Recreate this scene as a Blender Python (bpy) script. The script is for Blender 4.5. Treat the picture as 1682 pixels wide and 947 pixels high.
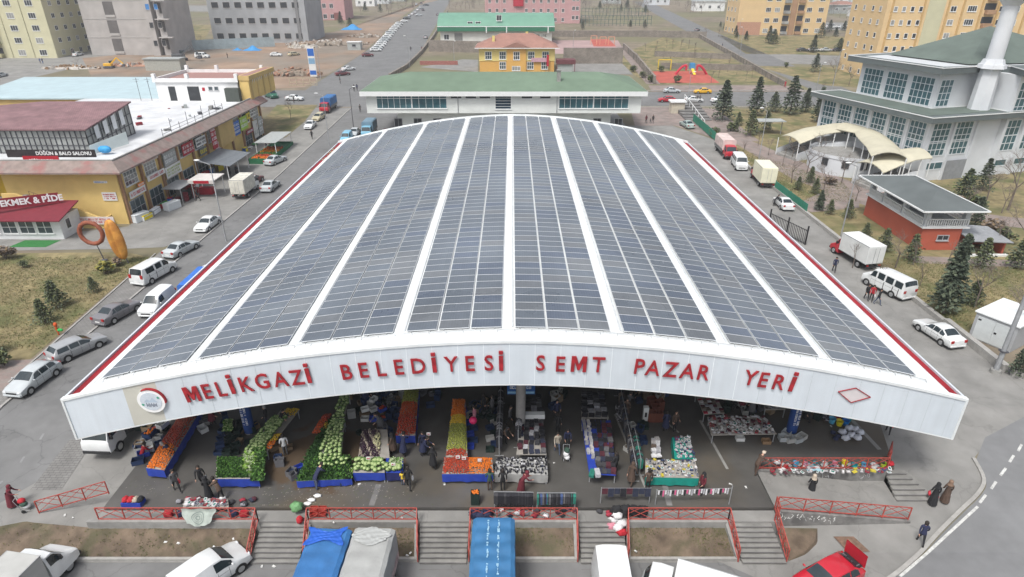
import bpy, bmesh, math, random
from mathutils import Vector, Matrix, Euler
random.seed(7)
R=math.radians
scene=bpy.context.scene
for _o in list(bpy.data.objects): bpy.data.objects.remove(_o)
COL=scene.collection
HC=28.5; TH=R(26.2); FPX=1028.0
cam_d=bpy.data.cameras.new('camera'); cam=bpy.data.objects.new('camera',cam_d); COL.objects.link(cam)
cam.location=(0,0,HC); cam.rotation_euler=(R(90)-TH,0,0)
cam_d.sensor_width=36; cam_d.lens=FPX/1682*36; cam_d.clip_end=5000; cam_d.clip_start=.1
scene.camera=cam
SUN_EL,SUN_AZ=R(60),R(212)      # azimuth from +Y clockwise: the veiled sun stands behind the camera
w=bpy.data.worlds.new('World'); scene.world=w; w.use_nodes=True
nt=w.node_tree; bg=nt.nodes['Background']
sky=nt.nodes.new('ShaderNodeTexSky'); sky.sky_type='NISHITA'; sky.sun_disc=False
sky.sun_elevation=SUN_EL; sky.sun_rotation=SUN_AZ; sky.air_density=1.0; sky.dust_density=4.0; sky.ozone_density=1.0
hs=nt.nodes.new('ShaderNodeHueSaturation'); hs.inputs['Saturation'].default_value=.42
nt.links.new(sky.outputs[0],hs.inputs['Color']); nt.links.new(hs.outputs[0],bg.inputs['Color'])
bg.inputs['Strength'].default_value=.112
sd=bpy.data.lights.new('sun','SUN'); sd.energy=1.6; sd.angle=R(14); sd.color=(1,.985,.955)
sun=bpy.data.objects.new('sun',sd); COL.objects.link(sun)
_d=Vector((math.sin(SUN_AZ)*math.cos(SUN_EL),math.cos(SUN_AZ)*math.cos(SUN_EL),math.sin(SUN_EL)))
sun.rotation_euler=_d.to_track_quat('Z','Y').to_euler()
vs=scene.view_settings; vs.view_transform='Standard'; vs.look='None'; vs.gamma=1; vs.exposure=.78; vs.use_curve_mapping=False
scene.render.engine='CYCLES'
scene.cycles.max_bounces=5; scene.cycles.diffuse_bounces=3; scene.cycles.glossy_bounces=2; scene.cycles.transmission_bounces=2
def T(Y):
    if Y>100: return .028*(Y-100)
    if Y>38: return 0.
    if Y>26: return -1.5*(38-Y)/12
    return -1.5
def ray(px,py):
    u=(px-841)/FPX; v=(py-473.5)/FPX
    return (u, math.cos(TH)-v*math.sin(TH), -math.sin(TH)-v*math.cos(TH))
def P(px,py,z=0.):
    d=ray(px,py); t=(z-HC)/d[2]; return Vector((d[0]*t,d[1]*t,z))
def G(px,py):
    z=0
    for i in range(50):
        p=P(px,py,z); z=.5*z+.5*T(p[1])
    p.z=T(p.y); return p
def PY(px,py,Y):
    d=ray(px,py); t=Y/d[1]; return Vector((d[0]*t,Y,HC+d[2]*t))
class MB:
    def __init__(s): s.v=[];s.f=[];s.m=[];s.sm=[];s.X=None
    def add(s,vs,fs,mi=0,sm=False):
        b=len(s.v)
        if s.X is not None: vs=[s.X@Vector(v) for v in vs]
        s.v+= [tuple(v) for v in vs]; s.f+=[tuple(b+i for i in f) for f in fs]
        s.m+=[mi]*len(fs); s.sm+=[sm]*len(fs); return s
    def box(s,x0,x1,y0,y1,z0,z1,mi=0):
        return s.add([(x0,y0,z0),(x1,y0,z0),(x1,y1,z0),(x0,y1,z0),(x0,y0,z1),(x1,y0,z1),(x1,y1,z1),(x0,y1,z1)],
            [(0,3,2,1),(4,5,6,7),(0,1,5,4),(1,2,6,5),(2,3,7,6),(3,0,4,7)],mi)
    def bar(s,a,b,w,h=None,mi=0):      # square bar from a to b
        a=Vector(a);b=Vector(b);h=h or w;d=(b-a)
        if d.length<1e-6: return s
        d.normalize(); u=d.cross(Vector((0,0,1)))
        if u.length<1e-3:u=Vector((1,0,0))
        u.normalize(); n=u.cross(d); u=u*w/2;n=n*h/2
        vs=[a-u-n,a+u-n,a+u+n,a-u+n,b-u-n,b+u-n,b+u+n,b-u+n]
        return s.add(vs,[(0,1,2,3),(7,6,5,4),(4,5,1,0),(5,6,2,1),(6,7,3,2),(7,4,0,3)],mi)
    def cyl(s,a,b,r0,r1=None,n=10,mi=0,sm=True,cap=True):
        a=Vector(a);b=Vector(b);r1=r0 if r1 is None else r1;d=(b-a).normalized()
        u=d.cross(Vector((0,0,1)))
        if u.length<1e-3:u=Vector((1,0,0))
        u.normalize();q=d.cross(u)
        vs=[];
        for c,r in((a,r0),(b,r1)):
            for i in range(n):
                t=2*math.pi*i/n; vs.append(c+u*math.cos(t)*r+q*math.sin(t)*r)
        s.add(vs,[(i,(i+1)%n,n+(i+1)%n,n+i) for i in range(n)],mi,sm)
        if cap: s.add(vs,[tuple(range(n-1,-1,-1)),tuple(range(n,2*n))],mi,False)
        return s
    def tube(s,pts,rs,n=6,mi=0,sm=True):
        for i in range(len(pts)-1): s.cyl(pts[i],pts[i+1],rs[i],rs[i+1],n,mi,sm,cap=(i in(0,len(pts)-2)))
        return s
    def prism(s,poly,z0,z1,mi=0):
        n=len(poly); vs=[(x,y,z0) for x,y in poly]+[(x,y,z1) for x,y in poly]
        ar=sum(poly[i][0]*poly[(i+1)%n][1]-poly[(i+1)%n][0]*poly[i][1] for i in range(n))
        f=[(i,(i+1)%n,n+(i+1)%n,n+i) for i in range(n)]+[tuple(range(n-1,-1,-1)),tuple(range(n,2*n))]
        if ar<0:f=[t[::-1] for t in f]
        return s.add(vs,f,mi)
    def quad(s,a,b,c,d,mi=0): return s.add([a,b,c,d],[(0,1,2,3)],mi)
    def ball(s,c,r,n=8,k=5,mi=0,sm=True):
        if not hasattr(r,'__len__'): r=(r,r,r)
        vs=[(c[0],c[1],c[2]-r[2])];
        for j in range(1,k):
            ph=-math.pi/2+math.pi*j/k
            for i in range(n):
                t=2*math.pi*i/n; vs.append((c[0]+r[0]*math.cos(ph)*math.cos(t),c[1]+r[1]*math.cos(ph)*math.sin(t),c[2]+r[2]*math.sin(ph)))
        vs.append((c[0],c[1],c[2]+r[2])); L=len(vs)-1; fs=[]
        for i in range(n):
            fs.append((0,1+(i+1)%n,1+i)); fs.append((L,1+(k-2)*n+i,1+(k-2)*n+(i+1)%n))
            for j in range(k-2): fs.append((1+j*n+i,1+j*n+(i+1)%n,1+(j+1)*n+(i+1)%n,1+(j+1)*n+i))
        return s.add(vs,fs,mi,sm)
    def lump(s,c,r,n=12,k=8,mi=0):
        b=len(s.v);s.ball(c,r,n,k,mi);R3=r if hasattr(r,'__len__') else (r,r,r);a=random.uniform(0,6)
        for i in range(b,len(s.v)):
            v=Vector(s.v[i])-Vector(c);q=Vector((v.x/R3[0],v.y/R3[1],v.z/R3[2]));f=1+.16*math.sin(5*q.x+a)*math.cos(4*q.y+a)+.13*math.sin(9*q.z+7*q.y+a*2)+.07*math.sin(17*q.x-13*q.y)
            s.v[i]=tuple(Vector(c)+Vector((v.x*f,v.y*f,v.z*(f if q.z>0 else .8))))
        return s
    def grid(s,fn,nu,nv,mi=0,sm=True,flip=False):
        vs=[fn(i/nu,j/nv) for j in range(nv+1) for i in range(nu+1)]
        fs=[(j*(nu+1)+i,j*(nu+1)+i+1,(j+1)*(nu+1)+i+1,(j+1)*(nu+1)+i) for j in range(nv) for i in range(nu)]
        if flip: fs=[f[::-1] for f in fs]
        return s.add(vs,fs,mi,sm)
    def mesh(s,name,mats):
        me=bpy.data.meshes.new(name); me.from_pydata(s.v,[],s.f)
        for m in mats if isinstance(mats,(list,tuple)) else [mats]: me.materials.append(m)
        me.polygons.foreach_set('material_index',s.m); me.polygons.foreach_set('use_smooth',s.sm); me.update()
        return me
    def build(s,name,mats,parent=None,loc=None,rz=None,bevel=0,sharp=None):
        me=s.mesh(name,mats)
        if sharp: 
            me.polygons.foreach_set('use_smooth',[True]*len(me.polygons)); me.set_sharp_from_angle(angle=R(sharp))
        return obj(name,me,parent,loc,rz,bevel)
def obj(name,me,parent=None,loc=None,rz=None,bevel=0):
    o=bpy.data.objects.new(name,me); COL.objects.link(o)
    if parent is not None:o.parent=parent
    if loc is not None:o.location=loc
    if rz is not None:o.rotation_euler=(0,0,rz)
    if bevel:
        b=o.modifiers.new('bevel','BEVEL');b.width=bevel;b.segments=2;b.limit_method='ANGLE'
    return o
def tag(o,label=None,cat=None,group=None,kind=None):
    if label:o['label']=label
    if cat:o['category']=cat
    if group:o['group']=group
    if kind:o['kind']=kind
    return o
def thing(name,label,cat,loc=(0,0,0),rz=0,group=None,kind=None):
    o=bpy.data.objects.new(name,None);COL.objects.link(o);o.location=loc;o.rotation_euler=(0,0,rz);o.empty_display_size=.3
    return tag(o,label,cat,group,kind)
def dup(o,parent=None,loc=None,rz=None,scale=None,label=None,group=None,mats=None):
    c=o.copy();COL.objects.link(c)
    if parent is not None:c.parent=parent
    elif c.parent: c.parent=None
    if loc is not None:c.location=loc
    if rz is not None:c.rotation_euler=(0,0,rz)
    if scale is not None:c.scale=(scale,)*3 if not hasattr(scale,'__len__') else scale
    if label:c['label']=label
    if group:c['group']=group
    for ch in list(o.children): dup(ch,parent=c)
    return c
_used={}
PARK=Vector((0,-400,-30))
def use(proto,loc,rz=0,scale=1,label=None,group=None):
    if proto.name not in _used:
        _used[proto.name]=dupsrc(proto)
        o=proto; o.location=loc;o.rotation_euler=(0,0,rz);o.scale=(scale,)*3 if not hasattr(scale,'__len__') else scale
        if label:o['label']=label
        if group:o['group']=group
        return o
    return dup(_used[proto.name],loc=loc,rz=rz,scale=scale,label=label,group=group)
def dupsrc(p): return p
def setmat(o,part,m,slot=0):
    for c in [o]+list(o.children):
        if c.type=='MESH' and (c.name.split('.')[0]==part):
            c.material_slots[slot].link='OBJECT'; c.material_slots[slot].material=m
_M={}
def mat(name,rgb,rough=.75,var=.12,scale=2.,metal=0,spec=.4,bump=0,var2=0,scale2=.15,rgb2=None,mix=.5,coat=0,bscale=None,detail=4,crack=0,streak=0):
    """principled material: colour varied by one or two noises; rgb2 = a second colour of its own blotches"""
    if name in _M:return _M[name]
    m=bpy.data.materials.new(name);m.use_nodes=True;n=m.node_tree.nodes;l=m.node_tree.links;b=n['Principled BSDF']
    b.inputs['Roughness'].default_value=rough;b.inputs['Metallic'].default_value=metal;b.inputs['Specular IOR Level'].default_value=spec
    if coat:b.inputs['Coat Weight'].default_value=coat
    tc=n.new('ShaderNodeTexCoord');co=tc.outputs['Object']
    def noise(sc,det=detail):
        t=n.new('ShaderNodeTexNoise');t.inputs['Scale'].default_value=sc;t.inputs['Detail'].default_value=det;l.new(co,t.inputs['Vector']);return t
    def ramp(src,a,c,lo=.3,hi=.7):
        r=n.new('ShaderNodeValToRGB');r.color_ramp.elements[0].position=lo;r.color_ramp.elements[1].position=hi
        r.color_ramp.elements[0].color=(*a,1);r.color_ramp.elements[1].color=(*c,1);l.new(src,r.inputs[0]);return r.outputs[0]
    dk=tuple(max(0,c*(1-var)) for c in rgb);lt=tuple(min(1,c*(1+var)) for c in rgb)
    out=ramp(noise(scale).outputs[0],dk,lt)
    if rgb2:
        f=ramp(noise(scale2,6).outputs[0],(0,0,0),(1,1,1),mix-.08,mix+.08)
        x=n.new('ShaderNodeMix');x.data_type='RGBA';l.new(f,x.inputs[0]);l.new(out,x.inputs[6]);x.inputs[7].default_value=(*rgb2,1);out=x.outputs[2]
    if var2:
        f=ramp(noise(scale2*1.7+.01,5).outputs[0],(1-var2,)*3,(1+var2*.6,)*3)
        x=n.new('ShaderNodeMix');x.data_type='RGBA';x.blend_type='MULTIPLY';x.inputs[0].default_value=1;l.new(out,x.inputs[6]);l.new(f,x.inputs[7]);out=x.outputs[2]
    if crack:   # fine irregular cracks and darker repaired patches
        nz=noise(1.3,3);ad=n.new('ShaderNodeVectorMath');ad.operation='ADD';l.new(co,ad.inputs[0]);l.new(nz.outputs['Color'],ad.inputs[1])
        vo=n.new('ShaderNodeTexVoronoi');vo.feature='DISTANCE_TO_EDGE';vo.inputs['Scale'].default_value=.22;l.new(ad.outputs[0],vo.inputs['Vector'])
        f=ramp(vo.outputs['Distance'],(1-crack,)*3,(1,1,1),.003,.012);x=n.new('ShaderNodeMix');x.data_type='RGBA';x.blend_type='MULTIPLY';x.inputs[0].default_value=1;l.new(out,x.inputs[6]);l.new(f,x.inputs[7]);out=x.outputs[2]
        f=ramp(noise(.7,8).outputs[0],(1,1,1),(1-crack*.5,)*3,.60,.68);x=n.new('ShaderNodeMix');x.data_type='RGBA';x.blend_type='MULTIPLY';x.inputs[0].default_value=1;l.new(out,x.inputs[6]);l.new(f,x.inputs[7]);out=x.outputs[2]
    if streak:  # rain streaks running down
        mp=n.new('ShaderNodeMapping');mp.inputs['Scale'].default_value=(3.2,3.2,.22);l.new(co,mp.inputs[0]);t=n.new('ShaderNodeTexNoise');t.inputs['Scale'].default_value=1;t.inputs['Detail'].default_value=6;l.new(mp.outputs[0],t.inputs['Vector'])
        f=ramp(t.outputs[0],(1-streak,1-streak*1.05,1-streak*1.1),(1,1,1),.33,.6);x=n.new('ShaderNodeMix');x.data_type='RGBA';x.blend_type='MULTIPLY';x.inputs[0].default_value=1;l.new(out,x.inputs[6]);l.new(f,x.inputs[7]);out=x.outputs[2]
    l.new(out,b.inputs['Base Color'])
    if bump:
        bn=n.new('ShaderNodeBump');bn.inputs['Strength'].default_value=bump;bn.inputs['Distance'].default_value=.05
        l.new(noise(bscale or scale*4).outputs[0],bn.inputs['Height']);l.new(bn.outputs[0],b.inputs['Normal'])
    _M[name]=m;return m
def brickmat(name,c1,c2,mortar,scale=1,bw=.5,rh=.25,ms=.02,rough=.8,rot=0,axis=None,bump=.2):
    if name in _M:return _M[name]
    m=bpy.data.materials.new(name);m.use_nodes=True;n=m.node_tree.nodes;l=m.node_tree.links;b=n['Principled BSDF'];b.inputs['Roughness'].default_value=rough
    tc=n.new('ShaderNodeTexCoord');mp=n.new('ShaderNodeMapping');l.new(tc.outputs['Object'],mp.inputs[0])
    if axis=='XZ': mp.inputs['Rotation'].default_value=(R(90),0,0)
    elif axis=='YZ': mp.inputs['Rotation'].default_value=(R(90),0,R(90))
    else: mp.inputs['Rotation'].default_value=(0,0,rot)
    t=n.new('ShaderNodeTexBrick');t.inputs['Scale'].default_value=scale;t.inputs['Brick Width'].default_value=bw;t.inputs['Row Height'].default_value=rh
    t.inputs['Mortar Size'].default_value=ms;t.inputs['Color1'].default_value=(*c1,1);t.inputs['Color2'].default_value=(*c2,1);t.inputs['Mortar'].default_value=(*mortar,1)
    l.new(mp.outputs[0],t.inputs['Vector'])
    nz=n.new('ShaderNodeTexNoise');nz.inputs['Scale'].default_value=.6;nz.inputs['Detail'].default_value=6;l.new(tc.outputs['Object'],nz.inputs['Vector'])
    r=n.new('ShaderNodeValToRGB');r.color_ramp.elements[0].color=(.72,.72,.72,1);r.color_ramp.elements[1].color=(1.15,1.15,1.15,1);r.color_ramp.elements[0].position=.3;r.color_ramp.elements[1].position=.7
    l.new(nz.outputs[0],r.inputs[0]);x=n.new('ShaderNodeMix');x.data_type='RGBA';x.blend_type='MULTIPLY';x.inputs[0].default_value=1
    l.new(t.outputs[0],x.inputs[6]);l.new(r.outputs[0],x.inputs[7]);l.new(x.outputs[2],b.inputs['Base Color'])
    _M[name]=m;return m
WHITE=mat('white_metal',(.72,.745,.74),.45,.05,1.2,var2=.14,scale2=.25,detail=8)
PANELW=mat('white_cladding',(.60,.65,.69),.5,.03,.8,var2=.09,scale2=.12,streak=.045)
RED=mat('red_gutter_paint',(.27,.012,.02),.55,.18,1.5,var2=.15,scale2=.3)
LETTER=mat('red_letter',(.33,.018,.025),.5,.25,2.5,var2=.2,scale2=1)
RAILRED=mat('red_railing_paint',(.36,.065,.05),.6,.25,5)
CONC=mat('concrete',(.27,.265,.25),.85,.12,2.5,bump=.15,var2=.18,scale2=.35)
CONCD=mat('dark_concrete',(.16,.155,.15),.85,.2,1.5,bump=.15,var2=.2,scale2=.3)
BLACK=mat('black_plastic',(.02,.02,.022),.5,.3,8)
RUBBER=mat('rubber',(.018,.018,.018),.9,.2,8)
RIM=mat('rim_metal',(.45,.46,.47),.35,.15,9,metal=.7)
GLASS=mat('car_glass',(.02,.03,.035),.08,.2,3,spec=.8)
WGLASS=mat('window_glass',(.05,.075,.085),.12,.5,.35,spec=.7)
GREYM=mat('galvanised_steel',(.35,.36,.37),.5,.12,3,metal=.3)
WOOD=mat('wood',(.25,.16,.09),.7,.2,6)
SKIN=mat('skin',(.48,.28,.2),.6,.1,12)
def drape(name,poly,m,lift=.004,kind='structure',cuts=(26,38,100),breaks=None):
    """a thin sheet following the terrain; poly = world XY corners"""
    bm=bmesh.new();vs=[bm.verts.new((p[0],p[1],0)) for p in poly];f=bm.faces.new(vs)
    if f.normal.z<0: f.normal_flip()
    for c in cuts: bmesh.ops.bisect_plane(bm,geom=bm.verts[:]+bm.edges[:]+bm.faces[:],plane_co=(0,c,0),plane_no=(0,1,0))
    bmesh.ops.triangulate(bm,faces=bm.faces[:])
    for v in bm.verts: v.co.z=T(v.co.y)+lift
    bm.normal_update()
    if sum(f.normal.z for f in bm.faces)<0: bmesh.ops.reverse_faces(bm,faces=bm.faces[:])
    me=bpy.data.meshes.new(name);bm.to_mesh(me);bm.free();me.materials.append(m)
    o=obj(name,me)
    if kind:o['kind']=kind
    return o
def gp(*a): return [G(*p) for p in a]
M_EARTH=mat('dry_ground',(.20,.165,.12),.95,.25,.25,bump=.3,rgb2=(.16,.15,.085),scale2=.03,mix=.5,var2=.2,detail=8)
M_LAWN=mat('winter_lawn',(.225,.185,.095),.95,.28,.9,bump=.4,rgb2=(.12,.125,.05),scale2=.22,mix=.55,var2=.25,detail=9,bscale=9)
M_BED=mat('bed_soil',(.14,.105,.075),.95,.3,1.3,bump=.5,rgb2=(.095,.085,.05),scale2=.7,mix=.56,var2=.25,detail=9,bscale=14)
M_ASPH=mat('asphalt',(.165,.165,.163),.85,.09,1.1,crack=.22,bump=.1,var2=.16,scale2=.12,detail=9)
M_ASPHD=mat('newer_asphalt',(.178,.18,.182),.8,.07,1.3,bump=.1,var2=.14,scale2=.1,detail=9)
M_PAVE=mat('pavement_concrete',(.23,.225,.212),.85,.1,.9,crack=.12,bump=.1,var2=.2,scale2=.16,detail=9)
M_SITE=mat('site_earth',(.27,.19,.135),.95,.2,.2,bump=.4,rgb2=(.21,.175,.14),scale2=.05,mix=.5,var2=.2,detail=8)
M_PINKPAVE=brickmat('pink_pavers',(.27,.20,.18),(.24,.21,.19),(.2,.17,.15),1,.4,.2,.015)
M_PAVERS=brickmat('grey_pavers',(.22,.215,.205),(.19,.185,.175),(.12,.115,.11),1,.4,.2,.02)
M_RUBBERRED=mat('red_play_surface',(.40,.09,.065),.85,.12,.4,var2=.1)
M_COURT=mat('pink_court',(.36,.25,.24),.85,.08,.3,var2=.1)
M_KERB=mat('kerb_stone',(.33,.32,.30),.85,.12,3,var2=.15)
M_PAINT=mat('road_paint',(.48,.48,.46),.8,.25,5)
M_STONE=brickmat('stone_wall',(.22,.19,.16),(.29,.25,.21),(.14,.125,.11),1,.5,.3,.03,axis='XZ')
M_STONEY=brickmat('stone_wall_side',(.22,.19,.16),(.29,.25,.21),(.14,.125,.11),1,.5,.3,.03,axis='YZ')
g=MB();ys=[-80,26,38,100,1400];
for i in range(4): g.quad((-1200,ys[i],T(ys[i])),(1200,ys[i],T(ys[i])),(1200,ys[i+1],T(ys[i+1])),(-1200,ys[i+1],T(ys[i+1])))
g.build('ground',M_EARTH)['kind']='structure'
def rect(x0,x1,y0,y1): return [(x0,y0),(x1,y0),(x1,y1),(x0,y1)]
def smooth(pts,n=6):
    o=[]
    for i in range(len(pts)-1):
        p0,p1,p2,p3=[Vector(pts[min(max(i+k,0),len(pts)-1)]) for k in(-1,0,1,2)]
        for j in range(n): t=j/n;o.append(tuple(.5*((2*p1)+(p2-p0)*t+(2*p0-5*p1+4*p2-p3)*t*t+(3*p1-p0-3*p2+p3)*t**3)))
    return o+[tuple(pts[-1])]
CURVE=smooth([(31.3,33.0),(30.9,31.3),(29.9,30.2),(28.0,28.9),(25.8,27.4),(23.3,25.6),(20.7,24.0),(17,22.2)])
drape('street',rect(-38,-24.6,-20,172),M_ASPH,.010)                     # left of the hall
drape('street',[(-24.6,100),(24,100),(24,172),(-24.6,172)],M_PAVE,.008)
drape('street',[(24.0,36),(39.7,36),(39.7,122),(34,134),(24,134)],M_PAVE,.012)     # right of the hall
drape('street',rect(-150,-38,153,174),M_ASPH,.006)
drape('street',[(-24.6,172),(-38,172),(-55.5,172),(-55.5,250),(-74,600),(-53,600),(-34.5,250),(-34.5,172)],M_ASPH,.010)
drape('street',rect(24,220,154,172),M_ASPH,.010)
drape('street',[(80.7,172),(90.5,172),(93,216),(98.5,345),(112,560),(99,560),(83,300)],M_ASPH,.014)
drape('street',rect(-38,60,-30,25.3),M_ASPH,.006)
drape('plaza',[(-38,25.3),(-38,36),(-24.5,38),(39.7,38),(39.7,36),(33.6,34.8),*CURVE,(12,25.3)],M_PAVE,.014)
drape('plaza',[(24,36),(24,38),(24,60),(27,60),(29,36)],M_PAVE,.018)
drape('street',[(-38,10),(-38,38),(-24.6,38),(-29.5,33),(-33,28.5),(-33.5,25),(-33,10)],M_ASPH,.018)
drape('street',[*[(x+.1,y-.12) for x,y in CURVE[::-1]],(33.3,34.9),(39.7,38),(39.7,36),(80,36),(80,10),(16,10)],M_ASPHD,.022)
drape('pavement',[(39.7,44),(48,40),(80,40),(80,36),(39.7,36)],M_PAVE,.026)
drape('parking_lot',gp((1215,102),(1420,108),(1480,112),(1480,98),(1400,92),(1280,88),(1225,92)),M_PAVE,.008)
drape('parking_lot',gp((1340,48),(1430,50),(1430,38),(1345,36)),M_PAVE,.008)
drape('street',gp((0,95),(120,78),(150,60),(80,35),(75,20),(90,20),(130,50),(135,70),(330,100),(330,112),(120,112),(40,130),(0,140)),M_PAVE,.008)
drape('parking_lot',gp((0,16),(0,6),(500,10),(520,20)),M_PAVE,.008)
drape('building_site',gp((150,125),(135,95),(330,78),(450,68),(560,50),(690,8),(720,0),(700,0),(655,30),(598,85),(555,112),(500,143),(440,146),(330,140)),M_SITE,.012)
lawnL=[(-38.9-.0,38),(-40.2,41),(-41.6,66),(-45,67.5),(-70,67.0),(-95,66),(-95,30),(-44,30)]
drape('lawn',lawnL,M_LAWN,.012)
drape('pavement',[(-38.0,20),(-38.0,76),(-41.2,68),(-39.8,41),(-38.6,30),(-41,20)],M_PAVERS,.020)
drape('pavement',[(-38.2,152),(-49.6,152),(-49.6,76),(-60,72.2),(-70,71.8),(-70,67.5),(-46,68.5),(-41.5,69),(-38.0,74)],M_PAVE,.024)
drape('pavement',[(-39.4,44.5),(-45,44.0),(-52,43.5),(-52,39),(-46,38.8),(-39.3,40)],M_PINKPAVE,.026)
drape('lawn',[(-39.6,39.7),(-46,38.5),(-52,38.3),(-52,30),(-39.3,32)],M_LAWN,.030)
drape('lawn',gp((455,172),(522,172),(500,200),(470,225),(440,235),(430,200)),M_LAWN,.030)
drape('lawn',[(40.2,48.5),(40.2,125),(34.6,134),(35,150),(140,152),(140,60),(62,44)],M_LAWN,.010)
drape('pavement',[(35,152.5),(28,152.5),(26,134),(34.5,134),(40.3,122.5),(48,121),(48,151)],M_PINKPAVE,.020)
drape('path',[(42.5,122),(46.2,122),(53,98),(57.5,86),(50,84),(45,97)],M_PINKPAVE,.022)
drape('path',[(40.2,85),(41,81.5),(48.5,83.5),(52,90),(47,91)],M_PINKPAVE,.026)
drape('path',[(45.5,66.5),(58,65),(80,62.5),(80,60.5),(58,63),(45.5,64.4)],M_PINKPAVE,.022)
drape('path',[(58,85),(66,80),(80,74),(80,70),(64,76),(57,82)],M_PINKPAVE,.022)
drape('lawn',gp((700,165),(1000,165),(1000,60),(730,90)),M_EARTH,.006)
drape('park_lawn',gp((995,100),(1090,60),(1190,90),(1262,128),(1285,138),(1070,138)),M_LAWN,.020)
drape('sports_court',gp((905,88),(1028,88),(1015,66),(905,66)),M_COURT,.024)
drape('play_surface',gp((975,76),(1012,76),(1000,64),(970,64)),M_RUBBERRED,.028)
drape('play_surface',gp((1080,136),(1182,136),(1155,116),(1070,117)),M_RUBBERRED,.032)
drape('path',gp((1062,138),(1085,138),(1028,76),(1012,76)),M_PINKPAVE,.036)
drape('pavement',gp((1070,150),(1330,150),(1290,140),(1065,140)),M_PINKPAVE,.030)
drape('school_yard',gp((925,122),(1040,122),(1022,104),(925,104)),M_PAVE,.024)
drape('school_yard',gp((690,110),(785,118),(785,98),(760,97)),M_PAVE,.024)
drape('lawn',gp((1355,140),(1430,145),(1500,112),(1240,108)),M_LAWN,.016)
drape('lawn',gp((1225,88),(1400,90),(1430,60),(1180,58)),M_LAWN,.014)
drape('lawn',gp((90,92),(330,75),(350,40),(150,40),(160,60)),M_LAWN,.004)
def wall(name,label,cat,pts,wd,h0,h1,m,base=None,kind=None,group=None):
    """a low wall or kerb along world points, from terrain+h0 to terrain+h1"""
    b=MB();P2=[Vector((p[0],p[1])) for p in pts];Q=[P2[0]]
    for i in range(len(P2)-1):
        a,c=P2[i],P2[i+1];ts=[0,1]
        for k in(26,38,100):
            if (a.y-k)*(c.y-k)<0: ts.append((k-a.y)/(c.y-a.y))
        for t in sorted(ts)[1:]: Q.append(a.lerp(c,t))
    L=[];Rr=[]
    for i,p in enumerate(Q):
        d=((Q[min(i+1,len(Q)-1)]-Q[max(i-1,0)])).normalized();n=Vector((-d.y,d.x))*wd/2;L.append(p+n);Rr.append(p-n)
    vs=[]
    for i in range(len(Q)):
        z0=(T(Q[i].y) if base is None else base)
        vs+=[(L[i].x,L[i].y,z0+h0),(Rr[i].x,Rr[i].y,z0+h0),(Rr[i].x,Rr[i].y,z0+h1),(L[i].x,L[i].y,z0+h1)]
    fs=[]
    for i in range(len(Q)-1):
        o=i*4
        for k in range(4): fs.append((o+k,o+(k+1)%4,o+4+(k+1)%4,o+4+k))
    fs+=[(3,2,1,0),tuple(len(vs)-4+k for k in range(4))]
    b.add(vs,fs);o=b.build(name,m)
    bm=bmesh.new();bm.from_mesh(o.data);bmesh.ops.recalc_face_normals(bm,faces=bm.faces);bm.to_mesh(o.data);bm.free()
    return tag(o,label,cat,group,kind)
wall('kerb',None,None,[(-38,24),(-38,60),(-38,152)],.2,-.1,.12,M_KERB,kind='structure')
wall('kerb',None,None,[(-39.7,41),(-41.4,67)],.15,-.1,.1,M_KERB,kind='structure')
wall('kerb',None,None,[(24.9,38),(24.9,100)],.2,-.1,.12,M_KERB,kind='structure')
wall('kerb',None,None,[(-25.2,38),(-25.2,100)],.2,-.1,.12,M_KERB,kind='structure')
wall('kerb',None,None,CURVE,.22,-.1,.13,M_KERB,kind='structure')
wall('kerb',None,None,[(-24,152.6),(60,152.6),(140,152.6)],.3,-.1,.15,M_KERB,kind='structure')
wall('kerb',None,None,[(24,173.5),(80.5,173.5)],.3,-.1,.15,M_KERB,kind='structure')
wall('retaining_wall','low pale concrete wall running along the garden edge of the right street','wall',[(39.9,50.5),(39.9,122)],.45,-.2,.45,M_KERB)
wall('retaining_wall','low broad stone kerb wall beside the white saloon and utility pole','wall',[(39.9,42.5),(39.9,50.3)],.5,-.2,.7,M_KERB)
wall('retaining_wall','short curved wall end right of the leaning utility pole','wall',[(40.1,42.2),(41.5,40.9),(44,40.2)],.4,-.2,.6,M_KERB)
def gwall(label,pts,h,m,wd=.6): wall('stone_wall',label,'wall',gp(*pts),wd,-.3,h,m)
gwall('long dark stone retaining wall behind the pink sports court',[(905,60),(1060,60),(1160,62)],2.6,M_STONE)
gwall('rough stone retaining wall between the sports court and the school yard',[(925,104),(1022,104)],5.0,M_STONE)
gwall('stepped stone wall running down beside the park path',[(1024,80),(1045,100),(1075,138)],2.2,M_STONEY)
gwall('middle stone terrace wall in the park lawn',[(1075,92),(1200,97)],1.8,M_STONE)
gwall('lower stone terrace wall behind the red play surface',[(1085,112),(1235,116)],1.8,M_STONE)
gwall('pale stone boundary wall along the left edge of the sloping road',[(1142,58),(1205,94),(1262,128),(1288,142)],1.6,M_STONEY)
gwall('grey retaining wall left of the yellow kindergarten',[(705,84),(790,86)],4.0,M_STONE)
gwall('stone wall stepping down along the right side of the main street',[(735,20),(712,62),(692,88),(668,112),(640,128)],1.3,M_STONEY)
gwall('low red brick wall terraces below the grey retaining wall',[(690,106),(752,106)],1.2,mat('red_brick',(.3,.12,.1),.85,.2,3))
for i,(a,b) in enumerate([((1678,730),(1672,741)),((1665,748),(1658,759)),((1652,769),(1643,781)),((1636,791),(1628,803)),((1619,813),(1609,826)),((1606,832),(1478,947))]):
    p,q=G(*a),G(*b);d=(q-p).to_2d().normalized();n=Vector((-d.y,d.x))*.075
    drape('road_marking',[(p.x+n.x,p.y+n.y),(q.x+n.x,q.y+n.y),(q.x-n.x,q.y-n.y),(p.x-n.x,p.y-n.y)],M_PAINT,.030)
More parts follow.
